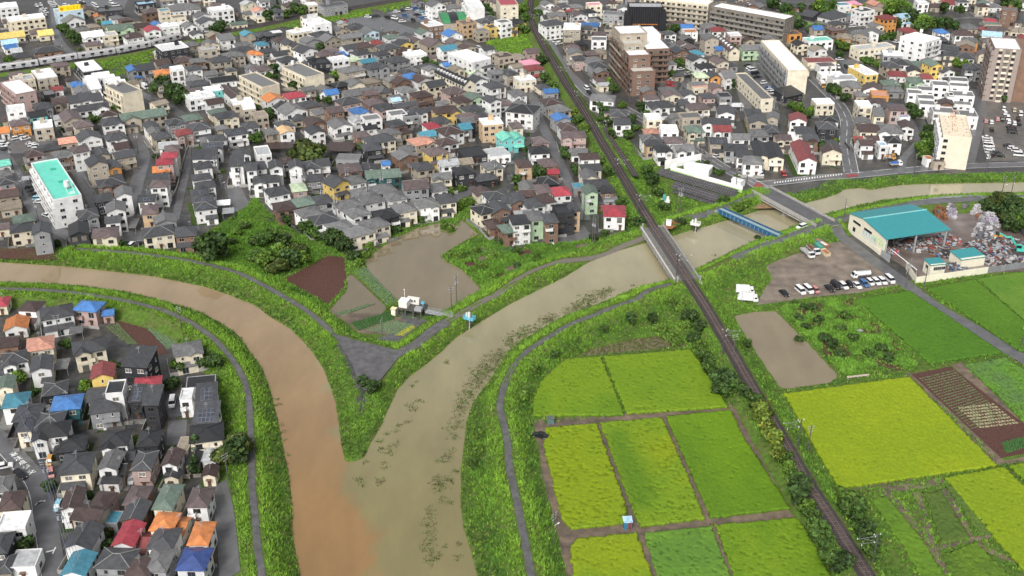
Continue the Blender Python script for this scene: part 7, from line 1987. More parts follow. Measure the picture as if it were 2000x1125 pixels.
for u in (-.48, -.02, .46):
    b = MB(); b.box(u*w-.25, u*w+.25, -d/2-.25, -d/2+.25, 0, He-.25); b.build('post', M_STEEL, t)
SHED = (c, w, d, rot)
def yard_house(q, H, label, name='yard_building', over=.25, base_h=None):
    c, w, d, rot = quad_fit(q, H); t = thing(name, (c[0], c[1], 0), rot, label, 'building')
    b = MB(); b.box(-w/2+over, w/2-over, -d/2+over, d/2-over, 0, H-.1); b.build('wall', M_IVORY, t)
    b = MB(); b.add([(-w/2, -d/2, H-.15), (w/2, -d/2, H-.15), (w/2, d/2, H+.15), (-w/2, d/2, H+.15), (-w/2, -d/2, H-.35), (w/2, -d/2, H-.35), (w/2, d/2, H-.05), (-w/2, d/2, H-.05)], [(0, 1, 2, 3), (0, 4, 5, 1), (1, 5, 6, 2), (2, 6, 7, 3), (3, 7, 4, 0), (7, 6, 5, 4)]); b.build('roof', M_TEAL, t)
    return t, w, d
t, w, d = yard_house([(1878.4, 508), (1925.6, 500), (1902.4, 483.2), (1856, 490.4)], 3.6, 'ivory storage block with teal roof inside the yard wall')
t, w, d = yard_house([(1815.2, 519.2), (1848.8, 513.6), (1834.4, 502.4), (1808.8, 506.4)], 4.4, 'small ivory office with teal roof at the yard gate')
for k in range(3): obj('window', WIN['m'][0], t, ((-.12+.22*k)*w, -d/2+.25, 2.2)); 
obj('window', WIN['m'][0], t, (-w/2+.25, 0, 2.2), -math.pi/2)
def wall_run(name, pts, h, m, label, cat, th=.18, panels=0, group=None, z=0.0):
    P = [np.array(G(x, y, z)) for x, y in pts]; t = thing(name, (P[0][0], P[0][1], z), 0, label, cat, group)
    for i in range(len(P)-1):
        A, B = P[i]-P[0], P[i+1]-P[0]; L = np.linalg.norm(B-A); a = math.atan2(B[1]-A[1], B[0]-A[0])
        n = max(1, int(round(L/panels))) if panels else 1
        for k in range(n):
            b = MB(); b.box(.02, L/n-.02, -th/2, th/2, 0, h+(R.uniform(-.03, .03) if panels else 0)); q = A+(B-A)*k/n; b.build('panel', m, t, (q[0], q[1], 0), a)
    return t
wall_run('yard_wall', [(1650.4, 444), (1686, 472), (1718.4, 498.4)], 1.7, M_IVORY, 'low ivory wall along the lane beside the big shed', 'wall')
wall_run('yard_wall', [(1769, 525), (1788.8, 553.6)], 2.4, M_IVORY, 'short ivory wall at the yard gate', 'wall')
fw = wall_run('yard_wall', [(1788.8, 553.6), (1858, 543.8), (1928, 533.6)], 2.4, M_IVORY, 'long ivory front wall carrying a white and green banner', 'wall')
A, B = np.array(G(1813, 549)), np.array(G(1859, 542.6)); L = np.linalg.norm(B-A); a = math.atan2(B[1]-A[1], B[0]-A[0])
bn = obj('banner', None, fw); bn_ = MB(); bn_.box(0, L, -.22, -.12, .5, 2.1); bpy.data.objects.remove(bn)
bo = bn_.build('banner', M_TRIM, fw, (A[0]-fw.location.x, A[1]-fw.location.y, 0), a)
b = MB(); b.box(.1, L-.1, -.26, -.22, 1.7, 2.05, True); b.build('banner_stripe', mat('lime_green', (.30, .62, .12), .5, .3), bo)
b = MB(); b.box(.3, L*.45, -.26, -.22, .75, 1.35, True); b.box(L*.62, L*.95, -.26, -.22, .75, 1.35, True); b.build('banner_lettering', mat('navy_lettering', (.05, .14, .30), .5, .3), bo)
b = MB()
for k in range(4): b.box(.5+k*1.0, 1.1+k*1.0, -.29, -.26, .88, 1.2, True); 
for k in range(3): b.box(L*.65+k*.9, L*.65+.6+k*.9, -.29, -.26, .88, 1.2, True)
b.build('banner_letter', M_TRIM, bo)
wall_run('sheet_fence', [(1928, 533.6), (1962, 529), (2015, 521)], 2.3, mat('grey_sheet', (.22, .23, .24), .5, .4), 'grey corrugated sheet fence at the right end of the yard', 'fence', panels=1.8)
wall_run('sheet_fence', [(1812, 400.5), (1860, 396), (1908.8, 394.4)], 3.0, mat('grey_sheet', (0, 0, 0)), 'grey sheet fence along the road behind the bales', 'fence', panels=4)
wall_run('sheet_fence', [(1908.8, 394.4), (1954, 424), (2010, 461)], 3.2, mat('grey_sheet', (0, 0, 0)), 'tall grey sheet fence between the bales and the trees', 'fence', panels=4)
wall_run('yard_gate', [(1720, 500), (1737, 513)], 2.6, M_STEEL, 'grey steel gate panel in front of the shed', 'gate', .1)
# overhead gate rail
A, B = np.array(G(1740, 487, 4)), np.array(G(1791, 527, 4)); t = thing('gate_rail', (A[0], A[1], 0), 0, 'long pale gate rail on posts at the yard entrance', 'rail')
q = B-A; b = MB(); b.bar((0, 0, 4), (q[0], q[1], 4), .16); b.build('rail', M_TRIM, t)
for f in (0.0, .68, 1.0): b = MB(); b.bar((q[0]*f, q[1]*f, 0), (q[0]*f, q[1]*f, 4.1), .14); b.build('post', M_KERB, t)

# bales and scrap heaps
M_BALE = [mat('bale_'+n, c_, .6, .3, nscale=2.5, nvar=.5, var=.25) for n, c_ in (('white', (.42, .405, .42)), ('grey', (.19, .19, .20)), ('lilac', (.33, .30, .36)), ('dark', (.10, .10, .11)), ('rust', (.22, .10, .05)))]
def bale_mesh(seed, m):
    rg = random.Random(seed); b = MB(); s = .62
    pts = [[(sx*s*(1+rg.uniform(-.14, .06)), sy*s*(1+rg.uniform(-.14, .06)), sz) for sx, sy in ((-1, -1), (0, -1.1), (1, -1), (1.1, 0), (1, 1), (0, 1.1), (-1, 1), (-1.1, 0))] for sz in (0, .35, .8, 1.15)]
    for i, rgp in enumerate(pts): pts[i] = [(x*(1+rg.uniform(-.08, .08)), y*(1+rg.uniform(-.08, .08)), z+rg.uniform(-.05, .05)) for x, y, z in rgp]
    v = [p for r_ in pts for p in r_]; f = [(i*8+j, i*8+(j+1) % 8, (i+1)*8+(j+1) % 8, (i+1)*8+j) for i in range(3) for j in range(8)]+[tuple(range(24, 32))]
    b.add(v, f); return b.mesh('bale', m)
BALES = {k: [bale_mesh(s_+10*k, M_BALE[k]) for s_ in range(3)] for k in range(5)}
BLIST = []
RID = [0]
STK = ['front white stack', 'dark front stack', 'rear dark stack', 'white stack by the sheet fence', 'upper white stack', 'small stack at the fence corner', 'lilac stack', 'white stack by the road', 'tall pale stack', 'grey stack by the road', 'rusty stack beside the shed', 'rusty stack by the road', 'column at the shed post', 'brown row by the pale stack', 'stack under the shed roof', 'low row in the shed']
def bale_row(p0, p1, n, layers, kinds):
    RID[0] += 1
    A, B = np.array(G(*p0)), np.array(G(*p1))
    for l in range(layers):
        for i in range(n-l):
            q = A+(B-A)*((i+.5*l+.5)/n); x, y = q[0]+R.uniform(-.15, .15), q[1]+R.uniform(-.2, .2); k = R.choice(kinds)
            o = obj('bale', R.choice(BALES[k]), None, (x, y, .09+l*1.13), R.random()*.6); BLIST.append((o, k, l, RID[0]-1, i, layers))
bale_row((1902, 454), (1940, 448), 7, 3, (0, 0, 1)); bale_row((1898, 463), (1945, 457), 8, 3, (1, 1, 0, 3)); bale_row((1905, 470), (1950, 463), 8, 2, (1, 3, 0)); bale_row((1915, 440), (1952, 444), 6, 3, (0, 2, 0)); bale_row((1910, 431), (1945, 432), 6, 3, (0, 1, 0)); bale_row((1925, 422), (1948, 428), 4, 2, (0, 1))
bale_row((1848, 420), (1866, 428), 4, 3, (2, 2, 0)); bale_row((1845, 412), (1868, 418), 4, 3, (0, 1, 0)); bale_row((1895, 418), (1917, 414), 4, 3, (0, 0)); bale_row((1876, 412), (1893, 408), 3, 2, (1, 3)); bale_row((1820, 416), (1850, 432), 5, 2, (4, 4, 3)); bale_row((1824, 411), (1846, 417), 4, 2, (4, 4)); bale_row((1793, 500), (1795, 486), 1, 3, (0,)); bale_row((1905, 424), (1922, 424), 3, 1, (4, 4))
bale_row((1755, 474), (1790, 468), 6, 2, (1, 0)); bale_row((1760, 482), (1790, 478), 4, 1, (1, 3))
M_JUNK = [mat('junk_'+n, c_, .5, .4, nscale=3, nvar=.4) for n, c_ in (('dark', (.06, .055, .055)), ('grey', (.20, .20, .20)), ('white', (.40, .39, .38)), ('rust', (.20, .085, .05)), ('red', (.40, .05, .06)), ('steel', (.33, .34, .36)), ('blue', (.06, .16, .34)))]
def heap(px, py, rx, ry, h, n, label, wts=(6, 5, 3, 4, 1, 4, 1), rot=0.0):
    x0, y0 = G(px, py); b = MB()
    for k in range(n):
        a = R.random()*6.28; q = math.sqrt(R.random()); u, v = math.cos(a)*q*rx, math.sin(a)*q*ry; z = h*(1-q)*R.uniform(.7, 1.1)
        s1, s2, s3 = R.uniform(.2, .8), R.uniform(.15, .5), R.uniform(.1, .45); th = R.random()*3.14; ct, st_ = math.cos(th), math.sin(th); tl = R.uniform(-.4, .4)
        b.cur = R.choices(range(7), wts)[0]
        vs = [(u+ct*i*s1-st_*j*s2, v+st_*i*s1+ct*j*s2, z+l*s3+i*tl*s1+.1) for l in (0, 1) for i, j in ((-1, -1), (1, -1), (1, 1), (-1, 1))]
        b.add(vs, [(4, 5, 6, 7), (0, 1, 5, 4), (1, 2, 6, 5), (2, 3, 7, 6), (3, 0, 4, 7)])
    b.cur = 0; n_ = 14
    ring = [(math.cos(6.283*i/n_)*rx*.95, math.sin(6.283*i/n_)*ry*.95, 0.09) for i in range(n_)]; mid = [(x*.55, y*.55, h*.55) for x, y, z in ring]
    b.add(ring+mid+[(0, 0, h*.85)], [(i, (i+1) % n_, n_+(i+1) % n_, n_+i) for i in range(n_)]+[(n_+i, n_+(i+1) % n_, 2*n_) for i in range(n_)])
    return tag(b.build('scrap_heap', M_JUNK, None, (x0, y0, 0)), label, kind='stuff')
heap(1945, 492, 12, 9, 2.0, 520, 'sprawling heap of mixed scrap in the yard')
heap(1960, 478, 9, 6, 2.4, 260, 'dark scrap heap under the excavator arm', (8, 5, 2, 3, 1, 4, 1))
heap(1965, 508, 10, 6, 1.2, 260, 'low litter of scrap near the front wall', (3, 5, 6, 4, 1, 4, 1))
heap(1815, 478, 7, 6, 2.2, 240, 'colourful scrap heap at the open front of the shed', (5, 4, 5, 5, 3, 3, 1))
heap(1780, 476, 7, 5, 2.2, 200, 'grey scrap heap inside the shed')
heap(1848, 470, 5, 5, 1.8, 150, 'scrap heap right of the shed posts', (5, 4, 3, 5, 2, 3, 1))
heap(1846, 496, 6, 4, 1.2, 130, 'brown scrap behind the storage block', (6, 5, 1, 6, 0, 2, 1))
heap(1868, 522, 4, 3, 1.2, 90, 'small scrap pile between office and storage block', (5, 6, 1, 2, 0, 4, 2))
heap(1735, 492, 4, 3, 1.5, 90, 'pinkish scrap pile behind the steel gate', (3, 4, 4, 5, 2, 3, 1))
# excavator
x, y = G(1989, 499); t = thing('excavator', (x, y, 1.0), math.radians(165), 'turquoise excavator on the scrap heap with its arm raised', 'excavator')
M_EXC = mat('excavator_turquoise', (.06, .46, .36), .4, .4)
b = MB(); b.prism([(-2.2, -1.3), (1.2, -1.3), (1.2, 1.3), (-2.2, 1.3), (-2.6, .8), (-2.6, -.8)], 1.1, 2.3); b.build('body', M_EXC, t)
b = MB(); b.prism([(-.2, .3), (1.3, .3), (1.3, 1.3), (-.2, 1.3)], 2.3, 3.4); b.build('cab', M_GLASS, t)
b = MB(); b.prism([(-.3, .2), (1.4, .2), (1.4, 1.4), (-.3, 1.4)], 3.4, 3.5); b.build('cab_roof', M_EXC, t)
for s_ in (-1, 1): b = MB(); b.side([(0, 0), (.6, 0), (.6, .9), (0, .9)], -2.1, 2.1); b.build('track', M_JUNK[0], t, (0, s_*1.1-.3, 0))
b = MB(); b.bar((1.0, -.3, 2.0), (3.6, -.3, 5.6), .38, 6); b.bar((3.6, -.3, 5.6), (5.0, -.3, 5.2), .36, 6); b.build('boom', M_EXC, t)
b = MB(); b.bar((5.0, -.3, 5.4), (7.6, -.3, 6.6), .28, 6); b.build('arm', M_EXC, t)
b = MB(); b.bar((7.6, -.3, 6.6), (8.0, -.3, 5.6), .35, 6); b.build('grapple', M_JUNK[0], t)
# yellow loader
x, y = G(1946, 466); t = thing('loader', (x, y, .1), .3, 'yellow machine parked among the dark bales', 'loader'); M_YM = mat('machine_yellow', (.60, .36, .05), .5, .35)
b = MB(); b.prism([(-1.5, -.8), (1.4, -.8), (1.4, .8), (-1.5, .8)], .5, 1.5); b.build('body', M_YM, t)
b = MB(); b.box(-.6, .5, -.7, .7, 1.5, 2.6); b.build('cab', M_GLASS, t); b = MB(); b.box(1.4, 2.2, -1, 1, .2, 1.2); b.build('bucket', M_YM, t)
for sx in (-.9, .9):
    for sy in (-.85, .85): b = MB(); b.cone((sx, sy-.12, .5), (sx, sy+.12, .5), .5, .5, 10); b.build('wheel', M_JUNK[0], t)

# ------------------------------------------------------------------ solar field and white hoardings
def panel_field(q, label, z=1.0, tilt=.35):
    P = [np.array(G(x, y, z)) for x, y in q]     # front-left, front-right, back-right, back-left
    t = thing('solar_array', (P[0][0], P[0][1], 0), 0, label, 'solar array', 'solar arrays by the railway')
    L = (np.linalg.norm(P[1]-P[0])+np.linalg.norm(P[2]-P[3]))/2; D = (np.linalg.norm(P[3]-P[0])+np.linalg.norm(P[2]-P[1]))/2
    nu, nv = int(L/1.05), max(2, int(D/1.62)); a = math.atan2(P[1][1]-P[0][1], P[1][0]-P[0][0]); th = math.radians(10)
    for i in range(nu):
        for j in range(nv):
            u, v = (i+.5)/nu, (j+.5)/nv; p = (P[0]*(1-u)+P[1]*u)*(1-v)+(P[3]*(1-u)+P[2]*u)*v-P[0]
            o = obj('solar_panel', PANELD, t, (p[0], p[1], .6+v*D*math.sin(th))); o.rotation_euler = (th, 0, a)
    b = MB()
    for i in range(0, nu, 4):
        for v in (.1, .9): u = (i+.5)/nu; p = (P[0]*(1-u)+P[1]*u)*(1-v)+(P[3]*(1-u)+P[2]*u)*v-P[0]; b.bar((p[0], p[1], 0), (p[0], p[1], .6+v*D*math.sin(th)), .05, 4)
    b.build('post', M_STEEL, t)
b = MB(); b.cur = 0; b.box(-.51, .51, -.8, .8, 0, .05, True); b.cur = 1; b.box(-.48, .48, -.77, -.01, .05, .056); b.box(-.48, .48, .01, .77, .05, .056)
PANELD = b.mesh('solar_panel', [M_STEEL, mat('dark_solar_cell', (.052, .045, .05), .3, .4, var=.12)])
panel_field([(1281.6, 338.5), (1434, 383.6), (1442, 373), (1289.7, 330)], 'solar array nearest the white and green hoarding')
panel_field([(1310.5, 364), (1416, 396), (1426, 388), (1318.5, 355)], 'middle solar array behind the levee path')
panel_field([(1312, 374), (1398, 400), (1410, 393.5), (1320, 365.5)], 'solar array nearest the levee path')
M_HOARD = mat('white_hoarding', (.90, .90, .89), .5, .3, nscale=.3, nvar=.03); M_HGREEN = mat('pale_green_hoarding', (.46, .66, .28), .5, .3, nscale=.3, nvar=.04)
def hoarding(p0, p1, h, segs, label, base=None):
    A, B = np.array(G(*p0)), np.array(G(*p1)); L = np.linalg.norm(B-A); a = math.atan2(B[1]-A[1], B[0]-A[0])
    t = thing('hoarding', (A[0], A[1], 0), a, label, 'hoarding')
    n = len(segs)
    for k, s_ in enumerate(segs):
        b = MB(); b.box(k*L/n+.02, (k+1)*L/n-.02, -.08, .08, h*.5, h); b.build('panel', M_HOARD, t)
        b = MB(); b.box(k*L/n+.02, (k+1)*L/n-.02, -.11, .05, .2, h*.5-.02); b.build('panel', {'w': M_HOARD, 'g': M_HGREEN, 'c': M_IVORY}[s_], t)
        b = MB(); b.bar((k*L/n+.1, .2, 0), (k*L/n+.1, .2, h), .06); b.build('post', M_STEEL, t)
    return t
hoarding((1309, 337), (1449.5, 378), 3.0, 'ggggccccggg'+'g', 'long white and pale green hoarding above the solar panels')
hoarding((1298, 331), (1368.5, 317.5), 4.0, 'wwwwww', 'white sheet hoarding behind the solar panels')
t = thing('prefab_hut', (*G(1363, 338), 0), edge_rot(1363, 338, .16), 'white flat-roofed prefab between the hoardings', 'hut')
b = MB(); b.box(-5.2, 5.2, -3, 3, 0, 3.0); b.build('wall', M_HOARD, t); b = MB(); b.box(-5.4, 5.4, -3.2, 3.2, 3.0, 3.15, True); b.build('roof', RM['w'], t)
t = thing('prefab_hut', (*G(1441, 362), 0), edge_rot(1441, 362, .3), 'small white hut with gabled top at the road corner', 'hut')
b = MB(); b.box(-2.2, 2.2, -1.6, 1.6, 0, 2.5); b.build('wall', M_HOARD, t); b = MB(); v, f, rd, zt = roof_verts('g', 4.4, 3.2, 2.5, .2, .3); add_roof(b, v, f); b.build('roof', RM['w'], t)

# ------------------------------------------------------------------ sluice house and gauges
t = thing('sluice_house', (*G(806, 612), 0), edge_rot(806, 612, .16), 'sluice works with white cabins on a dark concrete deck', 'sluice')
M_DECK = mat('dark_deck', (.085, .08, .075), .6, .3, nscale=1, nvar=.25); M_CAB = mat('cabin_white', (.74, .73, .68), .5, .3, nscale=.4, nvar=.05)
b = MB(); b.box(-4.2, 4.0, -2.5, 3.0, 2.1, 2.4, True); b.build('deck', M_DECK, t)
b = MB()
for x0 in (-4, -1.4, 1.3, 3.8):
    for y0 in (-2.3, 2.8): b.box(x0-.25, x0+.25, y0-.25, y0+.25, -.5, 2.1)
b.box(-4.2, 4, 2.6, 3.0, -.5, 2.1); b.build('pillar', M_DECK, t)
b = MB(); b.box(-4.0, -1.2, -1.6, 1.2, 2.4, 4.6); b.build('cabin', M_CAB, t)
b = MB(); v, f, rd, zt = roof_verts('h', 2.8, 2.8, 4.6, .12, .18); add_roof(b, [(x-2.6, y-.2, z) for x, y, z in v], f, .1); b.build('cabin_roof', RM['w'], t)
b = MB(); b.box(-2.4, 1.6, 1.6, 2.8, 2.4, 4.5); c2 = b.build('cabin', M_CAB, t)
for k in range(3): b = MB(); b.box(-2.0+k*.95, -1.4+k*.95, 1.54, 1.62, 3.2, 3.9, True); b.build('vent', M_DECK, c2)
b = MB(); b.bar((-3.2, 1.6, 2.4), (-3.2, 1.6, 7.2), .08); b.cone((-3.2, 1.6, 7.1), (-3.2, 1.6, 7.4), .2, .15, 8); b.build('lamp_pole', M_CAB, t)
b = MB(); b.box(-5.9, -4.5, -3.4, -2.0, .1, 2.3); c3 = b.build('yellow_hut', M_IVORY, t); b = MB(); b.box(-6.1, -4.3, -3.6, -1.8, 2.3, 2.42, True); b.build('hut_roof', mat('pale_yellow', (.70, .64, .40), .5, .3), c3)
b = MB(); b.box(1.6, 3.9, -2.4, -.6, 2.4, 3.3); b.build('gate_hoist', M_STEEL, t)
b = MB(); b.bar((3.3, .8, 2.4), (3.3, .8, 4.6), .1); b.box(2.8, 3.8, .5, 1.1, 3.6, 4.0); b.bar((2.6, .8, 4.4), (4.0, .8, 4.4), .06); b.build('blue_valve', mat('sky_blue_paint', (.12, .46, .62), .4, .4), t)
# footbridge from the sluice to the levee
A, B = np.array(G(832, 606, 2.6)), np.array(G(884, 617, 2.6)); L = np.linalg.norm(B-A)
t = thing('footbridge', (A[0], A[1], 0), math.atan2(B[1]-A[1], B[0]-A[0]), 'grey steel footbridge from the sluice works to the levee', 'footbridge')
b = MB(); b.box(0, L, -.7, .7, 2.3, 2.45, True); b.build('deck', M_STEEL, t)
for y0 in (-.7, .62): b = MB(); b.box(0, L, y0, y0+.08, 2.0, 2.5, True); b.bar((0, y0, 3.5), (L, y0, 3.5), .05); b.bar((0, y0, 3.0), (L, y0, 3.0), .035); [b.bar((k*L/10, y0, 2.4), (k*L/10, y0, 3.5), .04) for k in range(11)]; b.build('railing', M_STEEL, t)
b = MB(); b.box(L*.45-.2, L*.45+.2, -.5, .5, -.5, 2.3); b.build('pier', M_DECK, t)
def gauge(px, py, m, zt, label, rz):
    x, y = G(px, py, WL); t = thing('water_gauge', (x, y, WL-.5), rz, label, 'water gauge')
    b = MB(); b.box(-.7, -.3, -.3, .3, 0, zt); b.box(.3, .7, -.3, .3, 0, zt); b.build('pillar', M_DECK, t)
    b = MB(); b.box(-1.7, 1.7, -.9, .9, zt, zt+.15, True); b.build('platform', m, t)
    b = MB()
    for x0, y0, x1, y1 in ((-1.7, -.9, 1.7, -.9), (1.7, -.9, 1.7, .9), (1.7, .9, -1.7, .9), (-1.7, .9, -1.7, -.9)):
        for zz in (.6, 1.1): b.bar((x0, y0, zt+zz), (x1, y1, zt+zz), .07, 5)
        for k in range(3): f = k/3; b.bar((x0+(x1-x0)*f, y0+(y1-y0)*f, zt), (x0+(x1-x0)*f, y0+(y1-y0)*f, zt+1.1), .06, 5)
    b.build('railing', m, t)
    b = MB(); b.box(-.3, .3, -.25, .25, zt+.15, zt+2.4); b.box(-1.5, -1.0, .3, .7, zt+.15, zt+1.6); b.build('instrument_box', M_CAB, t)
    b = MB(); b.bar((.5, -.85, 0), (.5, -.85, zt+1.2), .07); b.build('staff', M_TRIM, t)
gauge(917, 640, mat('sky_blue_paint', (0, 0, 0)), 3.6, 'light blue railed water gauge platform on the river bank', edge_rot(915, 630, .3))
gauge(1357, 452, M_TRIM, 3.2, 'white railed water gauge in the river beside the railway bridge', edge_rot(1357, 445, .2))
x, y = G(1306, 440, CREST); t = thing('equipment_cabinet', (x, y, CREST), edge_rot(1306, 440, .1), 'white equipment cabinet on orange earth by the railway bridge', 'cabinet')
b = MB(); b.box(-.9, .9, -.6, .6, 0, 2.0); b.build('box', M_HOARD, t); b = MB(); b.box(-1, 1, -.7, .7, 2, 2.1, True); b.build('lid', RM['w'], t)
x, y = G(1299, 402); t = thing('pump_station', (x, y, 0), edge_rot(1299, 402, .08), 'small teal and white pump structure beside the railway', 'pump')
b = MB(); b.box(-1.6, 1.6, -1.2, 1.2, 0, 1.6); b.build('base', M_KERB, t); b = MB(); b.box(-1.7, 1.7, -1.3, 1.3, 1.6, 2.4); b.build('tank', M_CAB, t); b = MB(); b.box(-1.0, .1, -.9, .9, 2.4, 4.4); b.build('hood', mat('teal_paint', (.08, .30, .28), .5, .3), t); b = MB(); b.box(.4, 1.3, -.6, .6, 2.4, 3.8); b.build('cabinet', M_CAB, t)

# ------------------------------------------------------------------ field hut, benches, little things
x, y = G(1225, 1030); t = thing('field_hut', (x, y, 0), edge_rot(1225, 1030, -.06), 'small blue hut with pale roof between the rice fields', 'hut')
b = MB(); b.box(-.95, .95, -.8, .8, 0, 2.3); b.build('wall', mat('hut_blue', (.04, .17, .27), .5, .3, nscale=2, nvar=.2), t); b = MB(); b.add([(-1.1, -1, 2.25), (1.1, -1, 2.25), (1.1, 1, 2.6), (-1.1, 1, 2.6), (-1.1, -1, 2.15), (1.1, -1, 2.15), (1.1, 1, 2.5), (-1.1, 1, 2.5)], [(0, 1, 2, 3), (0, 4, 5, 1), (1, 5, 6, 2), (2, 6, 7, 3), (3, 7, 4, 0)]); b.build('roof', RM['L'], t)
b = MB(); b.box(.05, .8, -.85, -.8, .1, 2.0, True); b.build('door', RM['r'], t)
x, y = G(1075, 826); t = thing('field_hut', (x, y, 0), edge_rot(1075, 826, -.04), 'little teal tool shed at the corner of the rice fields', 'hut')
b = MB(); b.box(-.95, .95, -.7, .7, 0, 1.7); b.build('wall', mat('shed_green', (.10, .17, .16), .5, .3), t); b = MB(); b.box(-1.1, 1.1, -.85, .85, 1.7, 1.82, True); b.build('roof', RM['e'], t); b = MB(); [b.bar((sx, sy, 1.8), (sx, sy, 2.6), .05) for sx in (-.9, .9) for sy in (-.7, .7)]; b.build('frame', M_RUST, t)
x, y = G(1675, 738); t = thing('garden_bench', (x, y, 0), edge_rot(1675, 738, -.12), 'pale plank bench at the foot of the overgrown garden', 'bench')
b = MB(); b.box(-3.4, 3.4, -.4, .4, .6, .72, True); b.build('plank', mat('weathered_plank', (.42, .36, .27), .8, .2), t)
for sx in (-3.1, 0, 3.1): b = MB(); b.box(sx-.08, sx+.08, -.35, .35, 0, .6); b.build('leg', M_KERB, t)
x, y = G(1679, 648); b = MB(); b.box(-.8, .8, -.6, .6, .5, .6, True); b.box(-.7, .7, -.5, .5, 0, .5); tag(b.build('cold_frame', M_STEEL, None, (x, y, 0), .5), 'pale metal box lying in the overgrown garden', 'box')
# ------------------------------------------------------------------ vehicles
CARC = {'w': ('white', (.74, .74, .74)), 'k': ('black', (.018, .018, .02)), 's': ('silver', (.42, .43, .44)), 'b': ('blue', (.04, .14, .36)), 'r': ('red', (.42, .03, .03)), 'p': ('pink', (.50, .22, .20)), 'o': ('orange', (.50, .26, .06)), 'c': ('cream', (.62, .55, .40)), 'l': ('light blue', (.28, .52, .62))}
CM = {k: mat('car_paint_'+v[0].replace(' ', '_'), v[1], .22, .55, var=.06, nscale=.3, nvar=.02) for k, v in CARC.items()}
M_TYRE = mat('tyre', (.02, .02, .02), .8, .2); M_CARGLASS = mat('car_glass', (.015, .018, .022), .08, .6); M_HUB = mat('hub', (.30, .30, .31), .35, .5)
M_LAMP = mat('head_lamp', (.60, .60, .58), .2, .6); M_TAIL = mat('tail_lamp', (.30, .02, .02), .3, .5)
def car_meshes(L, W, H, hood, boot, slant=.45, rear=.35, base=.28, belt=.52):
    """body as a lofted side profile narrowing to the roof; returns body builder and glass mesh"""
    zb = H*belt+.08; x0, x1 = -L/2, L/2
    def body(m):
        b = MB(); w2 = W/2
        b.add([(x0, -w2*.94, base), (x1, -w2*.9, base), (x1, w2*.9, base), (x0, w2*.94, base), (x0, -w2*.96, zb*.92), (x0+.1, -w2, zb), (x1-hood, -w2, zb), (x1-.25, -w2*.94, zb*.86), (x1, -w2*.86, zb*.66), (x0, w2*.96, zb*.92), (x0+.1, w2, zb), (x1-hood, w2, zb), (x1-.25, w2*.94, zb*.86), (x1, w2*.86, zb*.66)],
              [(0, 1, 8, 7, 6, 5, 4), (3, 9, 10, 11, 12, 13, 2), (1, 2, 13, 8), (8, 13, 12, 7), (7, 12, 11, 6), (6, 11, 10, 5), (5, 10, 9, 4), (4, 9, 3, 0)])
        rx0, rx1 = x0+boot+rear, x1-hood-slant; r2 = w2*.80
        b.add([(rx0, -r2, H), (rx1, -r2, H), (rx1, r2, H), (rx0, r2, H), (rx0-.05, -r2*1.02, H-.09), (rx1+.06, -r2*1.02, H-.09), (rx1+.06, r2*1.02, H-.09), (rx0-.05, r2*1.02, H-.09)], [(0, 1, 2, 3), (0, 4, 5, 1), (1, 5, 6, 2), (2, 6, 7, 3), (3, 7, 4, 0)])
        return b.mesh('body', m)
    b = MB(); w2 = W/2*.97; rx0, rx1 = x0+boot+rear, x1-hood-slant; r2 = W/2*.81
    b.add([(x0+boot, -w2, zb), (x1-hood, -w2, zb), (x1-hood, w2, zb), (x0+boot, w2, zb), (rx0, -r2, H-.08), (rx1, -r2, H-.08), (rx1, r2, H-.08), (rx0, r2, H-.08)], [(0, 1, 5, 4), (1, 2, 6, 5), (2, 3, 7, 6), (3, 0, 4, 7)])
    return body, b.mesh('glass', M_CARGLASS)
KINDS = {'sedan': (4.5, 1.72, 1.42, 1.15, .75, .75, .55), 'wagon': (4.5, 1.72, 1.5, 1.05, .12, .7, .3), 'van': (4.7, 1.75, 1.95, .65, .06, .55, .12), 'kei': (3.4, 1.48, 1.68, .62, .06, .5, .12)}
CMESH = {k: car_meshes(*v) for k, v in KINDS.items()}
b = MB(); b.cur = 0; b.cone((0, -.1, 0), (0, .1, 0), .31, .31, 12); b.cur = 1; b.cone((0, .1, 0), (0, .13, 0), .18, .16, 10); b.cone((0, -.1, 0), (0, -.13, 0), .18, .16, 10)
WHEEL = b.mesh('wheel', [M_TYRE, M_HUB]); BODIES = {}
b = MB(); b.box(-.04, .04, -.18, .18, -.07, .07, True); HL = b.mesh('headlight', M_LAMP); TL = b.mesh('tail_light', M_TAIL)
CARS = []
def car(px, py, kind, col, m=None, rz=None, z=None, flip=False):
    x, y = G(px, py, .5); zz = tz(x, y) if z is None else z
    r_ = edge_rot(px, py, m) if rz is None else rz
    if flip: r_ += math.pi
    t = thing('car' if kind != 'van' else 'van', (x, y, max(zz, 0)+.12), r_); L, W = KINDS[kind][:2]
    if (kind, col) not in BODIES: BODIES[(kind, col)] = CMESH[kind][0](CM[col])
    obj('body', BODIES[(kind, col)], t); obj('glass', CMESH[kind][1], t)
    for sx in (-1, 1):
        for sy in (-1, 1): obj('wheel', WHEEL, t, (sx*L*.31, sy*(W/2-.1), .31))
    if py > 250:
        for sy in (-1, 1): obj('headlight', HL, t, (L/2-.05, sy*W*.33, KINDS[kind][2]*.43)); obj('tail_light', TL, t, (-L/2+.02, sy*W*.38, KINDS[kind][2]*.46))
    CARS.append((t, px, py, kind, col)); return t
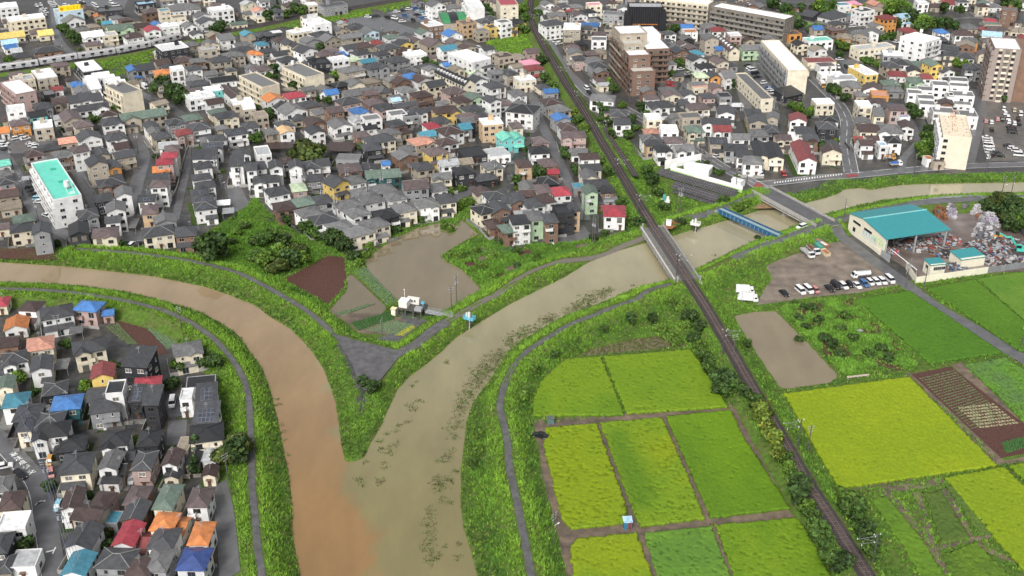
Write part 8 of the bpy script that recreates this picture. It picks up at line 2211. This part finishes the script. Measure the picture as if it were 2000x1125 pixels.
LOT = [(1531.2, 573.3, 'sedan', 'k'), (1563, 568.8, 'van', 'w'), (1578.4, 567, 'van', 'w'), (1592.8, 567.9, 'kei', 'p'), (1619.8, 563.4, 'sedan', 'k'), (1632.4, 558.9, 'van', 'k'), (1647.2, 558.9, 'wagon', 'w'), (1659.4, 557, 'kei', 'k'), (1673.4, 558, 'sedan', 'w'), (1687.8, 554.4, 'wagon', 'b'), (1699.5, 552.6, 'kei', 'w'), (1711.2, 550.8, 'wagon', 'w'), (1723.3, 549.6, 'wagon', 'w'), (1737.7, 547.5, 'van', 'w')]
for px, py, kd, cl in LOT: car(px, py, kd, cl, .85)
car(1055, 851, 'sedan', 'k', .22, flip=True); car(1564, 454.5, 'wagon', 'w', -.35, flip=True)
OTHER = """61 367 wagon k -5;65 373 sedan k -5;69 380 sedan k -5;75 388 wagon l -3;78 394 sedan w -3;92 421 sedan w 38;127 329 van w 60;247 477 sedan k -90;258 478 wagon w -90;270 477 sedan k -90;72 12 kei w 50;80 10 kei w 50;85 17 sedan w -10;83 21 wagon w -10;88 25 sedan w -10;84 30 wagon w -10;86 33 sedan k -10;100 3 wagon w -8;102 6 sedan w -8;105 9 wagon w -8;109 12 wagon w -8;113 15 sedan k -8;129 10 wagon w -8;158 4 sedan w -10;161 7 wagon k -10;182 8 wagon w 40;186 11 van w 40;189 13 kei w 40;217 5 wagon w 40;226 11 van w -8;165 28 wagon w -10;178 27 wagon w -10
45 266 wagon w -20;50 271 sedan w -20;8 280 wagon w 5;5 285 sedan w 5;10 292 sedan k 5;60 281 sedan s -10;65 284 wagon w -10;70 287 kei w -10;40 928 wagon k 85;7 911 sedan w -20;97.5 902 kei o -300;100 926 kei p 800;114 990 kei l -200;256 938 kei s -800;337 787 van w -600;180 934 kei r 400;627 339 van w -60;986 322 van w -150;1098 453 wagon w 50;1396 294 wagon w -30;1402 305 wagon w -30;1485 341 van w 120;1087 81 van w -20;1092 85 wagon w -20;1146 174 van w 90;1151 181 wagon k 90;1310 150 kei c 5;1310 156 sedan w 5;1310 161 sedan r 5;1308 168 wagon r 5;1304 175 wagon w 5;1302 181 sedan k 5;1461 128 sedan k -15;1465 133 wagon w -15;1470 137 van w -15;1475 144 van k -15;1479 151 sedan k -15;1492 162 kei w -15;1503 172 wagon b -5;1505 177 wagon w -5;1508 182 van w -12
1928 269 sedan w 8;1929 274 wagon w 8;1930 279 wagon w 8;1931 285 van w 8;1932 291 wagon w 8;1934 297 wagon w 8;1936 303 kei k 300;1929 307 kei w 300;1948 300 wagon k 8;1952 304 sedan k 8;1960 213 kei w 300;1963 221 wagon w 300;1981 216 kei c 300;1993 223 van w 300;1925 237 wagon p 300;1936 239 wagon w 300;1948 233 wagon p 300;1957 233 wagon k 300;1968 231 van w 300;1970 238 wagon w 300;1981 241 wagon w 300;1988 235 van k 300;1990 242 sedan k 300;1937 253 sedan k 300;1975 249 sedan k 10;1977 254 wagon k 10;1978 259 wagon k 10;1970 285 sedan k 8;1978 290 wagon w 8;1985 294 wagon w 8;1990 303 van w 8;775 23 wagon w -10;786 21 sedan k -10;799 18 wagon w -10;812 17 wagon b -10;818 23 wagon w -10;826 25 wagon l -10;831 27 sedan w -10;836 24 wagon w -10;791 31 wagon b 30;814 29 sedan k -10;825 36 wagon b 10;831 34 wagon w 10;838 33 wagon k 10;845 31 sedan k 10;807 40 kei k 30;856 30 wagon w -10;855 38 wagon s -10;786 42 wagon w -10;771 36 van w 20;757 34 wagon k 30;719 33 wagon w 10;729 32 wagon k 10;736 31 sedan k 10;672 41 wagon r 10;936 94 wagon w 40;1640 116 sedan w -5;1637 131 kei w 100;1652 131 kei k 100;1665 52 wagon w -5;1750 82 wagon w 20;1682 291 sedan w 5;1822 322 van w -5;1530 341 kei r 90;1748 305 kei k 10;1975 60 van w -5;1918 108 wagon w 5;1920 112 sedan w 5;1275 141 van w -12;1330 135 sedan w -20;1345 144 wagon s -20;1342 150 wagon k -20;215 242 kei w 200;33 270 wagon w -20"""
for ln in OTHER.replace('\n', ';').split(';'):
    a_ = ln.split(); m_ = float(a_[4])/100
    car(float(a_[0]), float(a_[1]), a_[2], a_[3], m_ if abs(m_) > .001 else .001)

# trucks
def cab(t, m, x0, W=2.0, H=2.3):
    b = MB(); b.add([(x0, -W/2, .55), (x0+1.6, -W/2, .55), (x0+1.6, W/2, .55), (x0, W/2, .55), (x0, -W/2, H), (x0+1.15, -W/2*.95, H), (x0+1.6, -W/2, 1.45), (x0, W/2, H), (x0+1.15, W/2*.95, H), (x0+1.6, W/2, 1.45)], [(0, 1, 6, 5, 4), (3, 7, 8, 9, 2), (1, 2, 9, 6), (4, 5, 8, 7), (0, 4, 7, 3)]); b.build('cab', m, t)
    b = MB(); b.add([(x0+1.62, -W/2*.9, 1.46), (x0+1.62, W/2*.9, 1.46), (x0+1.2, W/2*.88, H-.08), (x0+1.2, -W/2*.88, H-.08)], [(0, 1, 2, 3)]); b.box(x0+.4, x0+1.2, -W/2-.02, -W/2+.02, 1.5, 2.05, True); b.box(x0+.4, x0+1.2, W/2-.02, W/2+.02, 1.5, 2.05, True); b.build('windscreen', M_CARGLASS, t)
    for sy in (-1, 1): obj('headlight', HL, t, (x0+1.6, sy*W*.36, .85))
def truck(px, py, m, kind, label, cabm='w', L=5.6, flip=False, load=None):
    x, y = G(px, py, .5); r_ = edge_rot(px, py, m)+(math.pi if flip else 0)
    t = thing('truck', (x, y, .1), r_, label, 'truck'); cm_ = CM[cabm]; x1 = L/2-1.6
    cab(t, cm_, x1); b = MB(); b.box(-L/2, x1, -.9, .9, .55, .8, True); b.build('chassis', M_GDARK, t)
    if kind == 'flat':
        b = MB(); b.box(-L/2, x1-.1, -1.05, 1.05, .8, .92, True); b.build('bed', M_STEEL, t)
        for y0 in (-1.05, .98): b = MB(); b.box(-L/2, x1-.1, y0, y0+.07, .92, 1.35); b.build('side_board', M_KERB, t)
        b = MB(); b.box(-L/2, -L/2+.07, -.98, .98, .92, 1.35); b.box(x1-.17, x1-.1, -.98, .98, .92, 1.9); b.build('end_board', M_KERB, t)
        if load: b = MB(); [b.box(-L/2+.3+R.random()*(L-2.8), -L/2+.9+R.random()*(L-2.8), -.8+R.random(), -.3+R.random(), .92, 1.2+R.random()*.7) for k in range(12)]; b.build('load', load, t)
    elif kind == 'box':
        b = MB(); b.box(-L/2, x1-.1, -1.05, 1.05, .8, 2.75, True); b.build('box', CM['w'], t)
    elif kind == 'tank':
        b = MB(); b.bar((-L/2, 0, 1.6), (x1-.2, 0, 1.6), .85, 14); b.build('tank', CM['w'], t); b = MB(); b.box(-L/2+.4, x1-.6, -.35, .35, 2.4, 2.5, True); b.build('catwalk', M_STEEL, t)
    elif kind == 'garbage':
        b = MB(); pr = [(-L/2-.2, .8), (x1-.1, .8), (x1-.1, 2.5), (-L/2+1.4, 2.6), (-L/2+.3, 2.3), (-L/2-.2, 1.5)]
        n = len(pr); b.add([(u, -1.05, z) for u, z in pr]+[(u, 1.05, z) for u, z in pr], [tuple(range(n)), tuple(range(2*n-1, n-1, -1))]+[(i, n+i, n+(i+1) % n, (i+1) % n) for i in range(n)]); b.build('hopper', CM['w'], t)
        b = MB(); b.box(-L/2+1.1, -L/2+1.2, -1.08, 1.08, .8, 2.6, True); b.build('seam', M_GDARK, t)
    for sx in (-L*.3, L*.32):
        for sy in (-.85, .85): o = obj('wheel', WHEEL, t, (sx, sy, .4), 0, (1.3, 1.3, 1.3))
    return t
truck(1576.6, 496, .85, 'flat', 'white flatbed truck parked on the gravel lot', L=7.2)
truck(1588, 490, .85, 'flat', 'flatbed truck loaded with rusty scrap beside the white flatbed', L=6.8, load=MATS['junk_rust'])
truck(1681, 540, -.1, 'tank', 'white tank truck behind the row of cars', L=6.4, flip=True)
truck(1455, 571, .06, 'box', 'rear of two white trucks at the edge of the gravel lot', L=6.0)
truck(1461, 586, .08, 'garbage', 'front white refuse truck at the edge of the gravel lot', L=6.4)
truck(1165, 166, .7, 'box', 'white box truck on the street below the brown apartments', L=5.4)
truck(283, 172, .5, 'box', 'white box truck beside the cream four-storey block', L=5.2)
truck(1606, 168, 1.2, 'box', 'delivery truck with yellow base on the wide street', L=6, cabm='o')
truck(1749, 322, -.02, 'flat', 'blue-bedded dump truck stopped on the river road', L=5.2, load=mat('blue_tarp', (.04, .15, .45), .5, .3))
truck(1737, 309, .05, 'flat', 'orange crane truck on the concrete slab above the river road', L=5, cabm='o', load=mat('crane_orange', (.55, .20, .04), .5, .3))
def bin_(px, py, m, L, W, H, mt, label, inner=None):
    x, y = G(px, py); t = thing('skip_container', (x, y, .07), edge_rot(px, py, m), label, 'skip')
    b = MB(); b.add([(-L/2+.3, -W/2, 0), (L/2-.3, -W/2, 0), (L/2-.3, W/2, 0), (-L/2+.3, W/2, 0), (-L/2, -W/2, H), (L/2, -W/2, H), (L/2, W/2, H), (-L/2, W/2, H)], [(0, 1, 5, 4), (1, 2, 6, 5), (2, 3, 7, 6), (3, 0, 4, 7)]); b.build('shell', mt, t)
    b = MB(); b.add([(-L/2+.05, -W/2+.05, H-.35), (L/2-.05, -W/2+.05, H-.35), (L/2-.05, W/2-.05, H-.35), (-L/2+.05, W/2-.05, H-.35)], [(0, 1, 2, 3)]); b.build('contents', inner or MATS['rust'], t)
bin_(1600, 486, .85, 4.2, 1.9, 1.5, MATS['teal_paint'], 'green-lidded skip beside the loaded flatbed', mat('green_tarp', (.10, .33, .24), .5, .3))
bin_(1612, 497, .85, 4.2, 1.9, 1.3, CM['c'], 'cream skip with rusty inside on the gravel lot')
bin_(1608, 481, .6, 4.0, 1.9, 1.3, MATS['rust'], 'rust-red skip with white cover on the gravel lot', RM['w'])
bin_(1593, 473, .5, 4.4, 2.0, 1.6, mat('dull_blue', (.12, .22, .28), .5, .3), 'dull blue skip at the back of the gravel lot')

# ------------------------------------------------------------------ utility poles
M_POLE = mat('pole_concrete', (.10, .095, .09), .8, .2); M_TRF = mat('transformer', (.34, .35, .36), .5, .3)
def pole_proto(h, tr, lamp=False):
    t = thing('utility_pole', (0, 0, 0))
    b = MB(); b.cone((0, 0, -.3), (0, 0, h), .17, .11, 8); b.build('shaft', M_POLE, t)
    for zz, l in ((h-.4, 1.0), (h-1.1, .9), (h-2.0, .6)): b = MB(); b.box(-l, l, -.05, .05, zz, zz+.1, True); [b.cone((sx*l*.9, 0, zz+.1), (sx*l*.9, 0, zz+.3), .06, .05, 6) for sx in (-1, 0.05, 1)]; b.build('crossarm', M_STEEL, t)
    if tr:
        for sx in (-1, 1): b = MB(); b.cone((sx*.45, 0, h-3.4), (sx*.45, 0, h-2.5), .28, .28, 10); b.build('transformer', M_TRF, t)
    if lamp: b = MB(); b.bar((0, 0, h-3.8), (.9, -.5, h-3.4), .04); b.box(.7, 1.3, -.65, -.4, h-3.5, h-3.35, True); b.build('street_lamp', M_TRIM, t)
    note_children(t); return t
PPROTO = [pole_proto(10.5, True), pole_proto(9.5, False, True), pole_proto(8.5, False)]
PUSED = [False]*3; POLES = []
def pole(px, py, k, rz=0.3, z=None):
    x, y = G(px, py, 0 if z is None else z); zz = tz(x, y) if z is None else z
    o = PPROTO[k] if not PUSED[k] else copy_tree(PPROTO[k])
    PUSED[k] = True; o.location = (x, y, zz); o.rotation_euler = (0, 0, rz); POLES.append((o, px, py)); return o
for px, py, k in [(101, 968, 0), (130, 1062, 0), (447, 946, 2), (1081, 1068, 1), (892, 592, 0), (882, 614, 2), (748, 676, 2), (1157, 476, 0), (1161, 478, 0), (1769, 561, 0), (1803, 570, 2), (1993, 682, 0), (1645, 446, 1), (1326, 416, 0), (1329, 417, 0), (1577, 886, 2), (1430, 716, 2), (1437, 370, 1), (1457, 372, 1), (1140, 432, 0), (1138, 398, 0), (118, 662, 2), (357, 656, 2), (1785, 338, 2), (631, 410, 0), (720, 405, 0), (747, 385, 0), (680, 375, 0), (658, 430, 0), (560, 350, 1), (518, 405, 0), (597, 385, 0), (866, 335, 0), (968, 358, 0), (996, 385, 1), (877, 345, 2), (471, 365, 0), (436, 385, 1), (446, 398, 2), (425, 352, 0), (77, 440, 0), (45, 380, 1), (26, 330, 0), (62, 262, 0), (107, 258, 0), (127, 117, 0), (197, 108, 0), (5, 133, 0), (100, 185, 2), (236, 130, 2), (297, 190, 0), (288, 185, 2), (330, 195, 1), (345, 300, 0), (270, 300, 0), (253, 97, 0), (378, 48, 0), (369, 44, 0), (650, 165, 0), (660, 90, 0), (748, 80, 0), (930, 160, 0), (975, 215, 0), (776, 170, 0), (690, 70, 1), (1070, 95, 0), (1100, 100, 0), (1072, 70, 0), (1092, 65, 0), (1116, 55, 0), (1230, 205, 0), (1195, 35, 2), (1367, 300, 0), (1348, 95, 0), (1447, 62, 1), (1494, 75, 1), (1445, 245, 0), (1370, 260, 0), (1525, 220, 0), (1617, 160, 0), (1662, 280, 1), (1672, 250, 0), (1640, 265, 0), (1730, 330, 1), (1582, 330, 0), (1668, 95, 0), (1912, 190, 0), (1925, 340, 0), (1500, 200, 0), (1745, 190, 0), (1986, 78, 0), (1952, 400, 1), (1970, 400, 1)]:
    pole(px, py, k, R.choice((.3, -.6, .9, 1.4)))
# power lines along the lettered street
P0 = [np.array((*G(x, y), 9.6)) for x, y in ((60, 860), (101, 968), (130, 1062), (165, 1170))]
t = thing('power_line', (0, 0, 0), 0, 'sagging blue-grey power cables along the lettered street', 'cable'); M_WIRE = mat('cable', (.10, .12, .18), .5, .3)
for k in range(4):
    b = MB(); off = -.9+k*.6
    for A, B in zip(P0[:-1], P0[1:]):
        d_ = (B-A)/np.linalg.norm(B-A); n_ = np.array((d_[1], -d_[0], 0)); prev = None
        for i in range(9):
            f = i/8; p = A+(B-A)*f+n_*off; p = p-np.array((0, 0, 2.4*f*(1-f)+(.9 if k == 3 else 0))); 
            if prev is not None: b.bar(prev, p, .045 if k < 3 else .09, 4)
            prev = p
    b.build('wire', M_WIRE, t)
# ------------------------------------------------------------------ the small houses that fill the remaining plots
FA = np.array(FOOT)
RAILD = RAIL[::5]
BLOCKED = [GREEN2, GREEN1, GL(YARD_PX)]+[GL(q[1]) for q in PAVED]+[GL(q) for q in ([(945, 75), (1040, 62), (1045, 90), (1030, 108), (960, 100)], [(185, 110), (310, 92), (300, 106), (200, 128)], [(190, 125), (300, 110), (285, 130), (230, 150), (200, 135)], [(525, 48), (595, 30), (725, 15), (725, 30), (640, 45)], [(1590, 40), (1600, 0), (1760, -10), (1880, 40), (1840, 60), (1700, 55)], [(1530, 0), (1620, 0), (1600, 50), (1545, 55)], [(1280, 330), (1345, 295), (1460, 350), (1440, 400), (1300, 380)], [(1660, 290), (1850, 290), (1850, 330), (1660, 335)], [(1540, 195), (1600, 205), (1600, 235), (1540, 225)], [(1150, 195), (1200, 215), (1270, 240), (1230, 290), (1170, 230)], [(0, 480), (400, 480), (400, 640), (0, 600)], [(190, 610), (440, 640), (430, 770), (330, 740), (250, 690)])]
TRX = np.array([(t.location.x, t.location.y, r) for t, px, py, r, k, nm in TREES])
STLN = [(smooth_line(GL(px), 6), w) for nm, px, w, lb, ln in STREETS]
def clear(x, y, w, d, rot, FA):
    us = np.array([(u*w/2, v*d/2) for u in (-1, -.5, 0, .5, 1) for v in (-1, -.5, 0, .5, 1)]); c, s = math.cos(rot), math.sin(rot)
    P = np.stack([x+us[:, 0]*c-us[:, 1]*s, y+us[:, 0]*s+us[:, 1]*c], 1)
    near = FA[np.hypot(FA[:, 0]-x, FA[:, 1]-y) < 45]
    for fx, fy, fw, fd, fr in near:
        cc, ss = math.cos(-fr), math.sin(-fr); dx, dy = P[:, 0]-fx, P[:, 1]-fy
        if np.any((np.abs(dx*cc-dy*ss) < fw/2+.7) & (np.abs(dx*ss+dy*cc) < fd/2+.7)): return False
    if np.any(np.hypot(TRX[:, 0]-x, TRX[:, 1]-y) < TRX[:, 2]*.55+w*.45): return False
    if any(in_poly(P, b_).any() for b_ in BLOCKED): return False
    if d_line(P, RAILD).min() < 6.5 or d_line(P, fl_[::3]).min() < 8.5: return False
    if any(d_line(P, l).min() < w_/2+.4 for l, w_ in STLN): return False
    if in_poly(P, RIVER).any() or d_line(P, RIVER, True).min() < 14: return False
    return True
cand = []
for py in range(8, 470, 7):
    for px in range(6, 2000, 13): cand.append((px+R.uniform(-5, 5), py+R.uniform(-3, 3)))
R.shuffle(cand); n_fill = 0
for px, py in cand:
    if n_fill >= 200: break
    x, y = G(px, py)
    i = int(np.argmin(np.hypot(FA[:, 0]-x, FA[:, 1]-y)))
    if math.hypot(FA[i, 0]-x, FA[i, 1]-y) > 26: continue
    rot = FA[i, 4]; w, d = R.choice(((7.5, 6.5), (6.5, 6), (8, 6.5), (5.2, 5)))
    if not clear(x, y, w, d, rot, FA): continue
    fl = R.choice((1, 2, 2, 2)) if w > 6 else 1
    pr = to_px(x, y, fl*2.8+1.1); a, b_ = to_px(x-math.cos(rot)*w/2, y-math.sin(rot)*w/2, 0), to_px(x+math.cos(rot)*w/2, y+math.sin(rot)*w/2, 0)
    m_ = (b_[1]-a[1])/(b_[0]-a[0]); n0 = len(FOOT)
    house(pr[0], pr[1], (w+.7)*4*scale_at(pr[1])*1.03*max(.55, math.cos(rot)+.12*math.sin(abs(rot))), d/(0.74 if pr[1] > 540 else 0.88 if pr[1] > 250 else 0.94), m_, R.choice('hhgGG'), R.choice('dggglnmmt'), R.choice('wwwcctgb'), fl)
    FA = np.array(FOOT); n_fill += 1
print('FILL', n_fill, len(HOUSES), {k: sum(1 for h in HOUSES if h[7] == k) for k in set(h[7] for h in HOUSES)})

# ------------------------------------------------------------------ garden shrubs between the houses
foot = [(t.location.x, t.location.y, w) for (t, px, py, wc, rc, ty, fl, nm, w) in HOUSES]
FX = np.array([f[0] for f in foot]); FY = np.array([f[1] for f in foot]); FW = np.array([f[2] for f in foot])
STL = [(smooth_line(GL(px), 6), w) for nm, px, w, lb, ln in STREETS]
n_sh = 0; tries = 0
while n_sh < 190 and tries < 6000:
    tries += 1; i = R.randrange(len(foot)); a = R.random()*6.28; q = foot[i][2]*.5+R.uniform(2.0, 4.5)
    x, y = foot[i][0]+math.cos(a)*q, foot[i][1]+math.sin(a)*q
    if np.any(np.hypot(FX-x, FY-y) < FW*.55+1.4): continue
    p = np.array([[x, y]])
    if any(d_line(p, l)[0] < w/2+1.2 for l, w in STL): continue
    px, py = to_px(x, y, .8)
    if not (5 < px < 1995 and 5 < py < 1120): continue
    if any(in_poly(p, GL(pv[1]))[0] for pv in PAVED): continue
    if in_poly(p, RIVER)[0] or any(in_poly(p, e)[0] for e in EXCL+PONDS): continue
    tree(px, py, R.uniform(.9, 1.9), R.choice((0, 1, 1, 2, 3)), name='shrub', zb=tz(x, y)); n_sh += 1

# ------------------------------------------------------------------ labels: each singles out one thing
LM = [('the silver train', 200, 108), ('the light blue building', 135, 35), ('the yellow-roofed shop', 50, 65), ('the pink apartment block', 40, 170), ('the turquoise-roofed block', 110, 365), ('the cream water-tank block', 240, 170), ('the dark tree clump', 335, 178), ('the twin cream blocks', 545, 155), ('the white sign-slab office', 615, 48), ('the open car park', 720, 50), ('the crowded top car park', 815, 28), ('the barrel-roofed hall', 885, 32), ('the dormered black terrace', 890, 150), ('the big white block', 915, 112), ('the winding wet street', 270, 320), ('the drainage channel', 345, 345), ('the big spreading tree', 603, 290), ('the flooded field', 790, 440), ('the mint green house', 990, 262), ('the railway\'s top curve', 1045, 30), ('the level crossing', 1067, 98), ('the brown terraced apartments', 1230, 150), ('the netted building', 1262, 45), ('the long grey-brown slab', 1470, 35), ('the white-roofed slab', 1530, 115), ('the rose-beige tower', 1950, 110), ('the rust-streaked ivory block', 1865, 285), ('the white townhouses', 1850, 185), ('the wooded hillside', 1740, 30), ('the red-trimmed shops', 1610, 120), ('the wide wet street', 1655, 260), ('the solar panels', 1370, 335), ('the road bridge', 1545, 395), ('the railway bridge', 1310, 490), ('the fenced asphalt lot', 462, 388), ('the lettered street', 60, 925), ('the left levee path', 470, 780), ('the striped vegetable plot', 300, 655), ('the lower left corner', 40, 1080), ('the pair of orange roofs', 350, 1010), ('the left photo edge', 10, 330), ('the left photo edge', 10, 700),
 ('the confluence wedge', 700, 790), ('the curving levee path', 1030, 720), ('the overgrown garden', 1650, 660), ('the dark ploughed plot', 610, 545), ('the allotment trees', 550, 490), ('the bushy railway bank', 1400, 730), ('the yellowish railway bushes', 1500, 850), ('the muddy wheel tracks', 1680, 1040), ('the allotments by the flood', 970, 510), ('the right river bank', 930, 900), ('the yard\'s tree belt', 1965, 415), ('the tower car park', 1960, 235), ('the riverside car park', 1945, 290), ('the gravel lot', 1640, 545), ('the scrap yard', 1880, 470), ('the sluice works', 800, 605), ('the railway siding', 1215, 310), ('the narrow tall houses', 1070, 440), ('the cross lane', 600, 222), ('the peach-roofed house', 555, 250), ('the maroon terrace house', 1570, 300), ('the grassy vacant lot', 990, 85), ('the train\'s grass bank', 230, 125), ('the teal-walled house', 745, 340), ('the solar-roofed white houses', 400, 385), ('the green rice fields', 1900, 620), ('the yellow rice fields', 1200, 900), ('the red row houses', 325, 300), ('the orange-topped shop', 345, 130), ('the far railway cutting', 480, 60), ('the dark parking roof', 560, 282), ('the yellow terrace gable', 1430, 100), ('the street below shops', 1480, 230), ('the river road', 1780, 320)]
ORD = ['leftmost', 'second from left', 'third from left', 'fourth from left', 'fifth from left', 'sixth from left', 'seventh from left', 'eighth from left', 'ninth from left', 'tenth from left', 'eleventh from left', 'twelfth from left', 'thirteenth from left', 'fourteenth from left', 'fifteenth from left', 'sixteenth from left']
def near_lm(px, py):
    return min(LM, key=lambda l: math.hypot(l[1]-px, (l[2]-py)*1.3))[0]
ITEMS = []
RT = {'h': 'hipped', 'H': 'hipped', 'g': 'gabled', 'G': 'gabled', 's': 'sloping', 'f': 'flat', 'A': 'flat', 'c': 'flat'}
for (t, px, py, wc, rc, ty, fl, nm, w) in HOUSES:
    if nm == 'carport': base = 'open carport with %s roof' % ROOF[rc][0]; cat, gr = 'carport', 'carports in the town'
    elif nm == 'apartment_building': base = '%s apartment building with %s %s roof' % (WALL[wc][0], ROOF[rc][0], RT[ty]); cat, gr = 'apartment building', 'small apartment buildings of the town'
    else: base = '%s %shouse with %s %s roof' % (WALL[wc][0], 'low ' if fl == 1 else 'tall ' if fl > 2 else '', ROOF[rc][0], RT[ty]); cat, gr = 'house', 'houses of the town'
    ITEMS.append((t, px, py, base, cat, gr))
TK = ['mid-green %s', 'dark green %s', 'bright green %s', 'tall narrow dark %s', 'broad olive %s', 'yellowish %s']
for (t, px, py, r, k, nm) in TREES: ITEMS.append((t, px, py, TK[k] % nm, nm, 'trees and bushes of the valley'))
for (t, px, py, kd, cl) in CARS: ITEMS.append((t, px, py, '%s %s parked' % (CARC[cl][0], {'sedan': 'saloon car', 'wagon': 'estate car', 'van': 'van', 'kei': 'small boxy car'}[kd]), 'van' if kd == 'van' else 'car', 'cars parked about the town'))
for (o, px, py) in POLES: ITEMS.append((o, px, py, 'concrete utility pole', 'utility pole', 'utility poles'))
byk = {}
for it in ITEMS: byk.setdefault((it[3], near_lm(it[1], it[2])), []).append(it)
for (base, lm), L_ in byk.items():
    L_.sort(key=lambda i: i[1])
    for k, it in enumerate(L_):
        lab = '%s near %s' % (base, lm)
        if len(L_) > 1: lab += ', '+ORD[min(k, len(ORD)-1)]
        tag(it[0], lab, it[4], it[5])
BN = ['white', 'grey', 'lilac', 'dark', 'rusty brown']
for o, k, l, r_, i, nl in BLIST: tag(o, '%s bale in the %s, %s layer, %s' % (BN[k], STK[r_], ['bottom', 'second', 'third'][l], ORD[i]), 'bale', 'bales in the recycling yard')
